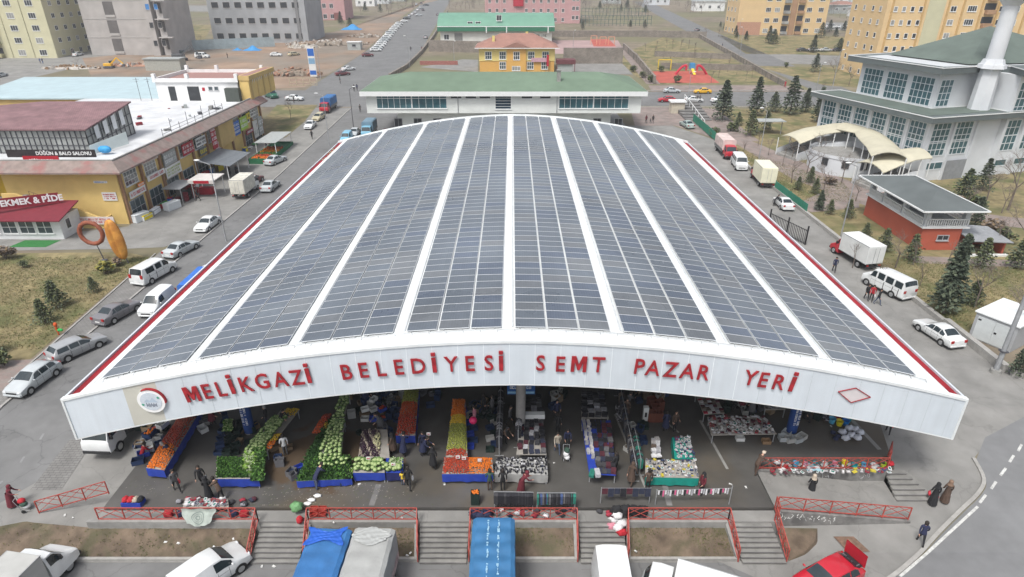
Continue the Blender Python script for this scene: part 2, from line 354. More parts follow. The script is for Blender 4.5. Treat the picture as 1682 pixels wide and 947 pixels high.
for (a,b) in [((66,722),(72,712)),((34,760),(40,750)),((0,795),(4,790))]:
    p,q=G(*a),G(*b);drape('road_marking',[(p.x-.08,p.y),(q.x-.08,q.y),(q.x+.08,q.y),(p.x+.08,p.y)],mat('worn_paint',(.21,.21,.21)),.030)
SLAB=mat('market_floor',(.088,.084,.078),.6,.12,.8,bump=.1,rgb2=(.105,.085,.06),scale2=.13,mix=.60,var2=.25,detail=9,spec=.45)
_n=SLAB.node_tree;_b=_n.nodes['Principled BSDF'];_src=_b.inputs['Base Color'].links[0].from_socket
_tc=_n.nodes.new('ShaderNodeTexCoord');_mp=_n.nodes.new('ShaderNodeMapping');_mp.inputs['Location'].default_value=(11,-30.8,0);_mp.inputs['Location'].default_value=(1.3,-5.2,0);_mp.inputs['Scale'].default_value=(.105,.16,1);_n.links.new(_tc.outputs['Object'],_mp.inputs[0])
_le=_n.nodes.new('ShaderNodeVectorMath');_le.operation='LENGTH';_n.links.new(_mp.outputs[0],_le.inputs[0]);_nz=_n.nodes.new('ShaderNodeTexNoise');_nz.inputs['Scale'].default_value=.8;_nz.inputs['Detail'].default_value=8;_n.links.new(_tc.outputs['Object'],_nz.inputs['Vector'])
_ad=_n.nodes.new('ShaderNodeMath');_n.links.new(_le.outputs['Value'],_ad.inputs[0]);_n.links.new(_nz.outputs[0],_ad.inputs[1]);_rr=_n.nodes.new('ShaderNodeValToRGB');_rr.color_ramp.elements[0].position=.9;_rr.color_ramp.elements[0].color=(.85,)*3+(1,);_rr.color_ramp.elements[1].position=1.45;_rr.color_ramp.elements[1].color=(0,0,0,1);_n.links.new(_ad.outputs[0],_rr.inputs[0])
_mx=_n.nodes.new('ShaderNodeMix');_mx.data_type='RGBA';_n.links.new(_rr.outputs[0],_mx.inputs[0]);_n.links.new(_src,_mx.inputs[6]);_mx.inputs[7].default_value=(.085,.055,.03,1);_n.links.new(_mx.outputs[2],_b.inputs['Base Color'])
s=MB();s.prism([(-24.6,28),(15.75,28),(15.75,31.4),(24.9,31.4),(27,37.9),(26,60),(24.7,99),(-24.6,99)],-1.6,.03,0)
s.build('market_floor',SLAB)['kind']='structure'
s=MB();s.prism([(-24.6,27.05),(15.75,27.05),(15.75,27.9),(-24.6,27.9)],-1.6,-.12)
s.build('walkway',M_PAVE)['kind']='structure'
def strip(a,b,wd,m,z=.036,name='drain'):
    p,q=P(*a,z),P(*b,z);d=(q-p).to_2d().normalized();n=Vector((-d.y,d.x))*wd/2
    b_=MB().quad((p.x+n.x,p.y+n.y,z),(p.x-n.x,p.y-n.y,z),(q.x-n.x,q.y-n.y,z),(q.x+n.x,q.y+n.y,z));b_.build(name,m)['kind']='structure'
strip((1195,770),(1150,690),.18,CONC);strip((1115,710),(1090,690),.15,CONC);strip((610,830),(622,795),.35,CONCD);strip((1100,830),(1090,788),.35,CONCD)
strip((1445,738),(1400,690),.3,CONC);strip((1060,800),(1010,680),.15,CONC)
BZ0,BZ1=-.45,-1.38
def bed(x0t,x1t,x0b,x1b,label):
    t=thing('planting_bed',label,'flower bed')
    b=MB();N=10
    def fn(u,v):
        X=(x0b*(1-v)+x0t*v)*(1-u)+(x1b*(1-v)+x1t*v)*u;Y=25.55+(26.95-25.55)*v;z=BZ1+(BZ0-BZ1)*v
        return (X,Y,z+ (random.uniform(-.03,.04) if 0<u<1 and 0<v<1 else 0))
    b.grid(fn,40,12);b.build('soil',M_BED,t)
    b=MB();b.box(x0t,x1t,26.9,27.12,-1.6,-.02);b.build('head_wall',CONC,t)
    b=MB();b.box(x0b-.1,x1b+.1,25.36,25.54,-1.6,-1.28);b.build('kerb',M_KERB,t)
    for xt,xb in((x0t,x0b),(x1t,x1b)):
        b=MB();b.add([(xt-.09,27.1,-1.6),(xt+.09,27.1,-1.6),(xt+.09,27.1,-.02),(xt-.09,27.1,-.02),(xb-.09,25.4,-1.6),(xb+.09,25.4,-1.6),(xb+.09,25.4,-1.25),(xb-.09,25.4,-1.25)],
            [(0,1,2,3),(7,6,5,4),(3,2,6,7),(2,1,5,6),(0,3,7,4)]);b.build('side_wall',CONC,t)
    b=MB()
    for k in range(900):
        u,v=random.random(),random.random();
        if (math.sin(u*9+x0t)+math.cos(v*5+u*4))<random.uniform(-.6,1.2): continue
        c=Vector(fn(u,v));
        for j in range(4):
            a=random.uniform(0,6.28);h=random.uniform(.04,.12);r=.05
            b.add([c+Vector((math.cos(a)*.015,math.sin(a)*.015,0)),c-Vector((math.cos(a)*.015,math.sin(a)*.015,0)),c+Vector((math.cos(a+1.5)*r,math.sin(a+1.5)*r,h))],[(0,1,2)],random.choice((0,0,1)))
    o=b.build('weeds',[mat('weed_green',(.085,.11,.03),.9,.3,3),mat('weed_dry',(.2,.17,.08),.9,.3,3)],t);o['kind']='stuff'
    return t
def xt(px,py=860): return P(px,py,-.15).x
def xb(px,py=915): return P(px,py,-1.4).x
bed(xt(508),xt(683),xb(500),xb(684),'planting bed of bare brown soil with litter behind the grey tarpaulin truck')
bed(xt(776),xt(944),xb(772),xb(946),'planting bed half green with weeds right of the corrugated blue truck roof')
bed(xt(1032),xt(1193),xb(1032),xb(1210),'planting bed with weed tufts and a bare sandy middle between two stair flights')
t=thing('planting_bed','long bare soil bed with rounded left end in front of the left railing','flower bed')
pl=[(-15.2,25.6),(-15.2,26.95),(-25.0,26.95),(-28.9,27.9),(-31.2,27.2),(-31.6,26.3),(-30.9,25.5)]
b=MB();n=len(pl);cx,cy=-23,26.2
vs=[(p[0],p[1],(-.5 if p[1]>26.9 and p[0]>-25.5 else max(T(p[1])+.1,-1.38))) for p in pl];b.add(vs,[tuple(range(n))[::-1]]);
b2=MB()
def fl(u,v):
    X=-31.0+15.8*u;top=26.95 if X>-25 else 26.95+(-25-X)*.2;
    if X<-29.5: top-= (-29.5-X)*.5
    bot=25.6+(0 if X>-30 else (-30-X)*.6);Y=bot+(top-bot)*v;zt=-.5 if X>-25 else -.5-.45*min(1,(-25-X)/4)
    return (X,Y,-1.38+(zt+1.38)*v+(random.uniform(-.03,.04) if 0<u<1 and 0<v<1 else 0))
b2.grid(fl,70,12);b2.build('soil',M_BED,t)
b=MB();b.box(-31.2,-15.1,25.36,25.54,-1.6,-1.3);b.build('kerb',M_KERB,t)
b=MB();b.box(-25.0,-15.2,26.9,27.12,-1.6,-.02);b.build('head_wall',CONC,t)
b=MB()
for k in range(700):
    u,v=random.random(),random.random()
    if random.random()>.25+.75*math.exp(-((u-.62)/.05)**2)-0: continue
    c=Vector(fl(u,v))
    for j in range(5):
        a=random.uniform(0,6.28);h=random.uniform(.04,.13);b.add([c+Vector((math.cos(a)*.015,math.sin(a)*.015,0)),c-Vector((math.cos(a)*.015,math.sin(a)*.015,0)),c+Vector((math.cos(a+1.5)*.06,math.sin(a+1.5)*.06,h))],[(0,1,2)],random.choice((0,0,1)))
b.build('weeds',[_M['weed_green'],_M['weed_dry']],t)['kind']='stuff'
t=thing('planting_bed','small rounded soil patch beside the rightmost stair flight','flower bed')
b=MB();b.add([(15.9,27.3,-.9),(18.3,27.3,-.95),(17.9,26.6,-1.2),(17,25.9,-1.36),(15.9,25.4,-1.47),(15.9,25.3,-1.6),(17.1,25.8,-1.6),(18.1,26.5,-1.6),(18.4,27.3,-1.6)],[(4,3,2,1,0),(5,6,3,4),(6,7,2,3),(7,8,1,2)]);b.build('soil',M_BED,t)
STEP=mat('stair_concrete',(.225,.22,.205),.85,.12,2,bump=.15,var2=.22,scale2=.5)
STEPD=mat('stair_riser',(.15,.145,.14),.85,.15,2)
def stairs(x0t,x1t,x0b,x1b,label):
    b=MB();n=9
    for i in range(n):
        v=i/(n-1);z1=-.12-.153*(i+1);Y1=27.05-.235*i;Y0=Y1-.235-(0 if i<n-1 else .1);x0=x0t+(x0b-x0t)*v+.12;x1=x1t+(x1b-x1t)*v-.12
        b.box(x0,x1,Y0,Y1+.01,-1.6,z1+.153-.153,0)
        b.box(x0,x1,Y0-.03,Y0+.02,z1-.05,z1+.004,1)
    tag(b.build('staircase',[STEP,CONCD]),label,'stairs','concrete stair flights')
stairs(xt(425),xt(505),xb(412),xb(498),'concrete stair flight with scattered litter left of the blue tarpaulin truck')
stairs(xt(686),xt(773),xb(688),xb(770),'concrete stair flight left of the corrugated blue truck roof')
stairs(xt(948),xt(1029),xb(950),xb(1030),'concrete stair flight with a stack of bags near its top')
stairs(xt(1197),xt(1272),xb(1214),xb(1292),'rightmost front concrete stair flight beside the small soil patch')
b=MB()
for i in range(6): b.box(24.3-.0,26.2+.25*i-.6,30.0-.31*i+1.1,31.4,-1.9,.0-.155*(i+1)+.0)
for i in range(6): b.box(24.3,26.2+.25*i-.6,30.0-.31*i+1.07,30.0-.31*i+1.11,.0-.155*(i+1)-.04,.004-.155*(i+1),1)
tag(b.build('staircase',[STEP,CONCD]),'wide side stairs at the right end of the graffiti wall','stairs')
b=MB();b.add([(15.9,28.0,-.08),(24.3,28.2,-1.16),(24.3,30.9,-.95),(15.9,31.3,-.06),(15.9,28,-1.7),(24.3,28.2,-1.7),(24.3,30.9,-1.7),(15.9,31.3,-1.7)],[(0,1,2,3),(4,5,1,0),(5,6,2,1),(7,4,0,3)])
b.build('ramp',M_PAVE)['kind']='structure'
GW=mat('ramp_wall_concrete',(.2,.195,.185),.85,.2,2.5,rgb2=(.13,.125,.12),scale2=1.1,mix=.55)
t=thing('ramp_wall','grey concrete wall with white graffiti under the lower ramp railing','wall')
b=MB();b.add([(15.8,27.75,-1.7),(24.3,27.95,-1.7),(24.3,27.95,-1.10),(15.8,27.75,-.02),(15.8,28.0,-1.7),(24.3,28.2,-1.7),(24.3,28.2,-1.10),(15.8,28.0,-.02)],[(0,1,2,3),(3,2,6,7),(5,4,7,6),(1,5,6,2),(4,0,3,7)]);b.build('wall',GW,t)
b=MB()
for i in range(14):
    x=16.0+i*.26;
    for k in range(3):
        a=Vector((x+random.uniform(0,.2),27.74+.0235*(x-15.8)/1,-.35-.09*i+random.uniform(-.2,.1)+.06*i));c=a+Vector((random.uniform(-.12,.12),0,random.uniform(-.28,.28)));b.bar(a,c,.035,.02)
b.build('graffiti',mat('graffiti_white',(.6,.6,.58)),t)
t=thing('plaza_wall','grey concrete wall with faint graffiti under the upper plaza railing','wall')
b=MB();b.box(15.75,24.35,31.15,31.38,-1.7,.06);b.build('wall',GW,t)
b=MB()
for i in range(12):
    x=19.8+i*.2 if i<6 else 21.9+i*.12
    for k in range(2):
        a=Vector((x,31.13,-.45+random.uniform(-.12,.12)));b.bar(a,a+Vector((random.uniform(-.1,.1),0,random.uniform(-.25,.25))),.03,.02)
b.build('graffiti',mat('graffiti_grey',(.4,.4,.4)),t)
b=MB();b.box(18.8,20.2,25.4,26.5,T(26)+.0,T(26)+.08) if 0 else b.add([(19.6,26.0,-1.45),(20.9,26.0,-1.45),(20.4,27.0,-1.33),(19.2,27.0,-1.33)],[(0,1,2,3)])
tag(b.build('manhole_plate',mat('rust_plate',(.16,.1,.07),.8,.3,5),loc=(0,0,.04)),'rusty brown steel plate lying on the plaza near the red car','plate')
drape('paver_patch',gp((50,805),(100,805),(147,735),(145,722),(115,722)),M_PAVERS,.034)
_fontcache={}
def text_mesh(txt,size=1,depth=.02,bold=.0,mats=None,align='CENTER',spacing=1.0,shear=0):
    c=bpy.data.curves.new('txt','FONT');c.body=txt;c.size=size;c.extrude=depth/2;c.align_x=align;c.align_y='CENTER';c.offset=bold;c.space_character=spacing;c.resolution_u=3;c.shear=shear
    o=bpy.data.objects.new('txt',c);COL.objects.link(o);dg=bpy.context.evaluated_depsgraph_get();dg.update()
    me=bpy.data.meshes.new_from_object(o.evaluated_get(dg));bpy.data.objects.remove(o);bpy.data.curves.remove(c)
    me.materials.clear()
    for m in mats or []:me.materials.append(m)
    return me
def put_text(name,txt,size,m,parent=None,loc=(0,0,0),rot=(R(90),0,0),depth=.02,bold=0,spacing=1,xs=1,align='CENTER'):
    me=text_mesh(txt,size,depth,bold,[m],align,spacing);o=obj(name,me,parent);o.location=loc;o.rotation_euler=rot;o.scale=(xs,1,1);return o
HW=26.5;YF=30.0;YR=95.0;HX=.15
def zt(x): return 10.45-3.98*(min(abs(x-HX),HW)/HW)**1.8
def slope(x): 
    return math.atan2(zt(x+.05)-zt(x-.05),.1)
_S=[(0,0)];
for i in range(1,2700):
    x=i*.01;_S.append((_S[-1][0]+math.hypot(.01,zt(HX+x)-zt(HX+x-.01)),x))
def xs_(s):
    a=abs(s);import bisect
    k=min(bisect.bisect_left(_S,(a,0)),len(_S)-1);return HX+math.copysign(_S[k][1],s)
hall=thing('market_hall','long covered market hall with a white arched roof full of solar panels','market hall',(HX,YF,0))
LX=lambda x:x-HX       # hall local x
def loc(x,y,z): return (x-HX,y-YF,z)
N=60
XS=[HX-HW+2*HW*i/N for i in range(N+1)]
XS2=[x for x in XS if abs(x-HX)<=25.7]
b=MB()
def arc_sheet(b,x0,x1,y0,y1,dz,mi=0,n=50,ny=1,flip=False):
    return b.grid(lambda u,v:loc(x0+(x1-x0)*u,y0+(y1-y0)*v,zt(x0+(x1-x0)*u)+dz),n,ny,mi,True,flip)
RX=25.65
arc_sheet(b,HX-RX,HX+RX,YF+.25,YR-.1,0)
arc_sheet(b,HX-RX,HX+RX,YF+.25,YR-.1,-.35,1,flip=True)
for y in(YF+.25,YR-.1):
    b.grid(lambda u,v:loc(HX-RX+2*RX*u,y,zt(HX-RX+2*RX*u)-.35+.35*v),50,1)
roof=b.build('roof',[WHITE,mat('soffit',(.10,.10,.10),.9,.1,2)],hall)  # underside coloured dark to cut bounced light and deepen shade in the hall
b=MB()
for s in [-25.3,-25.05,25.05,25.3]:
    x=HX+math.copysign(min(abs(s),25.55),s);b.bar(loc(x,YF+.5,zt(x)+.01),loc(x,YR-.2,zt(x)+.01),.03,.03)
b.build('seam',WHITE,roof)
b=MB()
arc_sheet(b,HX-HW,HX+HW,YF-.06,YF+.3,.06,n=60)
b.grid(lambda u,v:loc(HX-HW+2*HW*u,YF-.06,zt(HX-HW+2*HW*u)-.10+.16*v),60,1)
b.build('coping',WHITE,hall)
b=MB()
arc_sheet(b,HX-HW,HX+HW,YR-.15,YR+.06,.22,n=60)
b.grid(lambda u,v:loc(HX-HW+2*HW*u,YR+.06,zt(HX-HW+2*HW*u)-.5+.72*v),60,1,flip=True)
b.grid(lambda u,v:loc(HX-HW+2*HW*u,YR-.15,zt(HX-HW+2*HW*u)-.1+.32*v),60,1)
b.build('rear_coping',WHITE,hall)
def fasc(x0,x1,m,n,name,dy=0):
    b=MB();f=lambda u,v:loc(x0+(x1-x0)*u,YF-dy,zt(x0+(x1-x0)*u)-.08-(2.78)*(1-v))
    b.grid(f,n,1);b.grid(lambda u,v:loc(x0+(x1-x0)*u,YF+.22,zt(x0+(x1-x0)*u)-.08-2.78*(1-v)),n,1,flip=True)
    b.grid(lambda u,v:loc(x0+(x1-x0)*u,YF-dy+(.22+dy)*v,zt(x0+(x1-x0)*u)-2.86),n,1,flip=True)
    return b.build(name,m,hall)
BEI=mat('beige_board',(.50,.49,.43),.6,.04,1,var2=.05)
fx=[HX-HW,-23.05,-20.85,HX+HW]
def xf(px,py=700): return PY(px,py,30).x
f1=fasc(HX-HW,-22.6,PANELW,8,'fascia');f2=fasc(-22.6,-20.6,BEI,6,'fascia_panel');f3=fasc(-20.6,HX+HW,PANELW,60,'fascia')
b=MB()
x=-19.0
while x<26:
    b=MB();b.box(LX(x)-.012,LX(x)+.012,-.012,0,zt(x)-2.84,zt(x)-.12);b.build('fascia_joint',mat('joint_light',(.8,.84,.86),.6,.02) if abs(x)<13 else mat('joint_dark',(.5,.54,.56),.6,.05),f3)
    x+=1.45
b=MB()
b.grid(lambda u,v:loc(HX-HW+2*HW*u,YF-.03,zt(HX-HW+2*HW*u)-2.93+.09*v),60,1)
b.grid(lambda u,v:loc(HX-HW+2*HW*u,YF-.03+.28*v,zt(HX-HW+2*HW*u)-2.93),60,1,flip=True)
b.build('fascia_edge',WHITE,hall)
for sx in(-1,1):
    X=sx*HW;b=MB();b.box(X-.06,X+.06,-.05,.25,3.55,6.55);b.build('corner_trim',WHITE,hall)
for sx in(-1,1):
    b=MB();b.box(sx*(HW-.12) if sx>0 else -HW, HW if sx>0 else -(HW-.12),.25,YR-YF,5.2,6.55)
    b.build('side_fascia',PANELW,hall)
    b=MB();xo=HW-.14;xi=RX-.05;zi=zt(HX+RX)-.04
    b.add([(sx*xo,.25,6.42),(sx*xo,YR-YF,6.42),(sx*xi,YR-YF,6.40),(sx*xi,.25,6.40)],[(0,3,2,1) if sx<0 else (0,1,2,3)])
    b.add([(sx*xi,.25,6.40),(sx*xi,YR-YF,6.40),(sx*xi,YR-YF,zi+.05),(sx*xi,.25,zi+.05)],[(0,3,2,1) if sx<0 else (0,1,2,3)])
    for k in range(44):
        y=.8+k*1.5
        if sx>0 or y<58: b.box(*sorted((sx*(xi-.0),sx*(xi-.22))),y,y+.75,zi+.005,zi+.055)
    b.build('gutter',RED,hall)
b=MB()
for k in range(40): b.ball((-(HW-.5)+random.uniform(-.25,.25),random.uniform(54,62),6.47),random.uniform(.05,.16),6,4)
b.build('gutter_debris',mat('leaf_debris',(.32,.25,.17),.9,.3,3),hall)['kind']='stuff'
b=MB()
prev=None
for i in range(101):
    x=HX-24.6+49.2*i/100;p=Vector(loc(x,YF+1.2,zt(x)+.1))
    if prev is not None:b.bar(prev,p,.02)
    if i%2==0:b.bar(p,p+Vector((0,-.16,-.09)),.025);
    prev=p
b.build('spike_rail',GREYM,hall)
def pvmat(name,blue):
    m=bpy.data.materials.new(name);m.use_nodes=True;n=m.node_tree.nodes;l=m.node_tree.links;bs=n['Principled BSDF']
    tc=n.new('ShaderNodeTexCoord')
    br=n.new('ShaderNodeTexBrick');br.offset=0;br.squash=1;br.inputs['Scale'].default_value=1;br.inputs['Brick Width'].default_value=.163;br.inputs['Row Height'].default_value=.163
    br.inputs['Mortar Size'].default_value=.006;br.inputs['Mortar Smooth'].default_value=.1
    br.inputs['Color1'].default_value=(*blue,1);br.inputs['Color2'].default_value=tuple(c*1.12 for c in blue)+(1,);br.inputs['Mortar'].default_value=(.16,.18,.21,1)
    l.new(tc.outputs['UV'],br.inputs['Vector'])
    nz=n.new('ShaderNodeTexNoise');nz.inputs['Scale'].default_value=.12;nz.inputs['Detail'].default_value=6;l.new(tc.outputs['Object'],nz.inputs['Vector'])
    r=n.new('ShaderNodeValToRGB');r.color_ramp.elements[0].color=(.7,.7,.7,1);r.color_ramp.elements[1].color=(1.35,1.33,1.3,1);r.color_ramp.elements[0].position=.3;r.color_ramp.elements[1].position=.7;l.new(nz.outputs[0],r.inputs[0])
    x=n.new('ShaderNodeMix');x.data_type='RGBA';x.blend_type='MULTIPLY';x.inputs[0].default_value=1;l.new(br.outputs[0],x.inputs[6]);l.new(r.outputs[0],x.inputs[7]);l.new(x.outputs[2],bs.inputs['Base Color'])
    bs.inputs['Roughness'].default_value=.2;bs.inputs['Specular IOR Level'].default_value=.6
    nr=n.new('ShaderNodeMapRange');nr.inputs['To Min'].default_value=.18;nr.inputs['To Max'].default_value=.42;l.new(nz.outputs[0],nr.inputs['Value']);l.new(nr.outputs[0],bs.inputs['Roughness'])
    return m
PVS=[pvmat('solar_cells',(.098,.116,.138)),pvmat('solar_cells_blue',(.080,.100,.136)),pvmat('solar_cells_grey',(.122,.132,.142))]
PVF=mat('aluminium_frame',(.62,.64,.66),.45,.05,3)
PW,PG,PITCH=1.815,.055,1.03
def panel_geo(b,s0,y0):
    """one panel between arc lengths s0..s0+PW and y0..y0+1.0"""
    xa,xb_=xs_(s0+.03),xs_(s0+PW-.03)
    A=Vector((xa,y0,zt(xa)+.13));B=Vector((xb_,y0,zt(xb_)+.13));D=Vector((0,1.0,0))
    n=(B-A).cross(D).normalized();off=Vector((HX,YF,0))
    A-=off;B-=off
    fr=.014
    o=[A,B,B+D,A+D];dn=n*-.045
    vs=o+[p+dn for p in o];b.add(vs,[(0,1,5,4),(1,2,6,5),(2,3,7,6),(3,0,4,7)],3)
    e=(B-A).normalized()*fr;f=Vector((0,fr,0))
    i=[A+e+f,B-e+f,B-e+D-f,A+e+D-f]
    b.add(o+i,[(0,1,5,4),(1,2,6,5),(2,3,7,6),(3,0,4,7)],3)
    b.add([p-n*.003 for p in i],[(0,1,2,3)],random.choice((0,0,0,1,2)));return len(b.f)-1
def uvs(me):
    uv=me.uv_layers.new(name='UVMap')
    for p in me.polygons:
        if p.material_index<3:
            for li,(u,v) in zip(p.loop_indices,((0,0),(1.76,0),(1.76,.94),(0,.94))): uv.data[li].uv=(u+.003,v+.003)
big=MB();pm=[PVS[0],PVS[1],PVS[2],PVF]
bay_start=[]
for bay in range(8):
    s0=-25.62+bay*6.3+.43;bay_start.append(s0)
    for c in range(3):
        sc=s0+c*(PW+PG)
        col=random.choice((0,0,0,1,2))
        for r in range(61):
            y0=31.45+r*PITCH
            if r<4:
                b=MB();panel_geo(b,sc,y0);me=b.mesh('solar_panel',pm);uvs(me);obj('solar_panel',me,hall)
            else: panel_geo(big,sc,y0)
me=big.mesh('solar_panels',pm);uvs(me);o=obj('solar_panels',me,hall);o['kind']='stuff'
b=MB()
for bay in range(8):
    s0=bay_start[bay]
    for c in range(3):
        for q in(.3,1.4):
            x=xs_(s0+c*(PW+PG)+q);b.bar(loc(x,31.4,zt(x)+.05),loc(x,94.3,zt(x)+.05),.05,.06)
b.build('mounting_rail',GREYM,hall)
b=MB()
for bay in range(7):
    x=xs_(bay_start[bay+1]-.13);b.bar(loc(x,31.6,zt(x)+.03),loc(x,94.2,zt(x)+.03),.09,.06)
b.build('cable_tray',mat('cable_tray',(.5,.52,.53),.5,.1,3),hall)
LET=[('M',315,647),('E',340,642),('L',363,638),('İ',380,634),('K',404,630),('G',430,625.5),('A',460,622),('Z',487,619),('İ',506,616),
('B',569,610),('E',597,607),('L',626,604.5),('E',655,602),('D',687,600),('İ',713,598.5),('Y',741,597),('E',772,596),('S',803,595.5),('İ',823,595.5),
('S',888,595.5),('E',921,597),('M',951,597.5),('T',983,598),('P',1051,601),('A',1073,603.5),('Z',1102,606),('A',1130,608.5),('R',1157,611),
('Y',1233,619.5),('E',1255,623),('R',1281,627),('İ',1302,630)]
def letter_mesh(ch):
    if ch in 'Mİ':
        b=MB();H_=1.03
        if ch=='M': pl=[(0,0),(.2,0),(.2,.66),(.38,.12),(.5,.12),(.68,.66),(.68,0),(.88,0),(.88,H_),(.62,H_),(.44,.5),(.26,H_),(0,H_)]
        else: pl=[(0,0),(.24,0),(.24,.98),(0,.98)]
        b.prism(pl,-.03,.03)
        if ch=='İ': b.prism([(0,1.1),(.24,1.1),(.24,1.3),(0,1.3)],-.05,.05)
        return b.mesh('letter',[LETTER])
    me=text_mesh(ch,1.42,.06,.012,[LETTER])
    for v in me.vertices: v.co.x*=.86
    return me
for ch,px,py in LET:
    p=PY(px,py,29.9);me=letter_mesh(ch)
    zs=[v.co.y for v in me.vertices];cx=sum(v.co.x for v in me.vertices)/len(me.vertices)
    base=1.02
    x0=min(v.co.x for v in me.vertices);x1=max(v.co.x for v in me.vertices);y0=min(zs)
    for v in me.vertices: v.co.x-=(x0+x1)/2; v.co.y-=(y0+.53)
    o=obj('letter',me,hall);o.location=(p.x-HX,p.y-YF,p.z-(0.0));o.rotation_euler=(R(90),-slope(p.x)*0,0)
    o.rotation_euler=Matrix.Rotation(-slope(p.x)*.75,3,'Y').to_4x4().to_3x3().__matmul__(Matrix.Rotation(R(90),3,'X')).to_euler()
p=PY(249,658,29.9);em=MB();em.cyl((0,.0,0),(0,-.14,0),.80,.80,32,0);em.cyl((0,-.141,0),(0,-.16,0),.62,.62,32,1)
eo=em.build('emblem',[mat('emblem_white',(.8,.8,.79),.5,.03),mat('emblem_grey',(.55,.6,.65),.5,.08,5)],hall);eo.location=(p.x-HX,-.02,p.z)
b=MB()
for i in range(20):
    a0,a1=R(-8+i*6.4),R(-8+(i+1)*6.4);b.add([(math.cos(a)*r,y,math.sin(a)*r) for a in(a0,a1) for r,y in((.80,-.165),(.86,-.165),(.86,.0))],[(0,1,4,3),(1,2,5,4)])
b.build('emblem_rim',LETTER,eo)
b=MB();
b.add([(-.42,-.165,-.05),(-.2,-.165,.18),(-.05,-.165,.05),(.12,-.165,.3),(.42,-.165,-.05)],[(0,1,2,3,4)][:0]+[(4,3,2,1,0)])
b.build('emblem_mountain',mat('emblem_blue',(.4,.48,.56),.5,.1),eo)
b=MB()
for i in range(9): b.box(-.3+i*.07,-.26+i*.07,-.17,-.16,-.35+.04*math.sin(i*2),-.14+.05*math.cos(i*3))
b.build('emblem_skyline',mat('emblem_dark',(.15,.17,.22),.5,.1),eo)
for sx,sz in((.48,.28),(-.5,-.22)):
    b=MB();pts=[(sx+math.sin(k*math.pi/5)*(.11 if k%2==0 else .05),-.175,sz+math.cos(k*math.pi/5)*(.11 if k%2==0 else .05)) for k in range(10)];b.add(pts,[tuple(range(10))]);b.build('emblem_star',mat('emblem_green',(.02,.3,.18),.5),eo)
q=[PY(*t,29.93) for t in((1377,643),(1406,637),(1430,652),(1398,661))]
b=MB()
for i in range(4): b.bar(Vector(q[i])-Vector((HX,YF,0)),Vector(q[(i+1)%4])-Vector((HX,YF,0)),.045,.04)
fr=b.build('diamond_frame',LETTER,hall)
b=MB();b.add([tuple(Vector(v)-Vector((HX,YF-.03,0))) for v in q],[(0,3,2,1)]);b.build('diamond_plate',mat('pale_pink',(.6,.56,.56),.6,.05),fr)
COLM=mat('column_concrete',(.28,.27,.26),.8,.12,2)
TR=mat('truss_steel',(.22,.23,.24),.6,.1,3)
for X in(-18.4,.6,19.6):
    for Y in(35,47,59,71,83,93):
        b=MB();b.cyl((X-HX,Y-YF,.0),(X-HX,Y-YF,zt(X)-1.4),.33,.33,14);b.build('column',COLM,hall)
for Y in(35,47,59,71,83,93):
    b=MB();y=Y-YF
    for dz in(-.45,-1.35):
        for i in range(24):
            xa=HX-25.5+51*i/24;xb_=HX-25.5+51*(i+1)/24;b.bar((xa-HX,y,zt(xa)+dz),(xb_-HX,y,zt(xb_)+dz),.12)
    for i in range(24):
        xa=HX-25.5+51*i/24;xb_=HX-25.5+51*(i+1)/24;b.bar((xa-HX,y,zt(xa)-.45),(xb_-HX,y,zt(xb_)-1.35),.07);b.bar((xa-HX,y,zt(xa)-.45),(xa-HX,y,zt(xa)-1.35),.07)
    b.build('truss',TR,hall)
b=MB()
for i in range(21):
    x=HX-25+50*i/20;b.bar(loc(x,31,zt(x)-.42),loc(x,94,zt(x)-.42),.08,.12)
b.build('purlin',TR,hall)
b=MB();
for i in range(20):
    x0=HX-HW+2*HW*i/20;x1=x0+2*HW/20;b.add([loc(x0,YR-.4,zt(x0)-3.2),loc(x1,YR-.4,zt(x1)-3.2),loc(x1,YR-.4,zt(x1)-.36),loc(x0,YR-.4,zt(x0)-.36)],[(0,1,2,3),(3,2,1,0)][:1])
b.build('rear_fascia',PANELW,hall)
BLUE=mat('banner_blue',(.02,.06,.22),.6,.15,3);TXT=mat('sign_white',(.75,.76,.77),.6,.04)
def scribble(parent,w,h,x0,z0,m,rows=2,y=-.02,seed=0,name='lettering',ck=.6):
    """illegible small lettering: short strokes in rows"""
    rn=random.Random(seed);b=MB()
    for r in range(rows):
        zc=z0+h*(rows-r-.5)/rows;hh=h/rows*.62;x=x0
        while x<x0+w-.02:
            cw=hh*rn.uniform(.35,.75)
            if rn.random()<.86:
                b.box(x,x+cw*.28,y-.01,y,zc-hh/2,zc+hh/2)
                if rn.random()<ck:b.box(x+cw*.28,x+cw*.8,y-.01,y,zc+hh*.3,zc+hh/2)
                if rn.random()<ck:b.box(x+cw*.28,x+cw*.8,y-.01,y,zc-hh/2,zc-hh*.3)
                if rn.random()<.4:b.box(x+cw*.6,x+cw*.85,y-.01,y,zc-hh/2,zc+hh*.4)
            x+=cw
    return b.build(name,m,parent)
for (X,Y,lab) in((-18.4,35,'tall blue banner wrapped on the column among the vegetable stalls at left'),(19.6,35,'tall blue banner wrapped on the right column beside the underwear stall')):
    t=thing('banner',lab,'banner',(X,Y,0))
    b=MB();
    b.cyl((0,0,.15),(0,0,4.6),.36,.36,14,cap=False);b.build('cloth',BLUE,t)
    s_=scribble(t,2.6,.45,-1.3,-.22,TXT,2,-.0,seed=int(X));s_.location=(0,-.38,2.2);s_.rotation_euler=(0,R(90),0)
t=thing('hanging_sign','wide blue advertising board hanging in front of the middle column','sign',(.35,36.6,0))
pp=PY(833,634,36.6);pw=PY(879,634,36.6).x-pp.x
z1=PY(833,622,36.6).z;z0=PY(833,646,36.6).z
t.location=(pp.x+pw/2,36.5,z0)
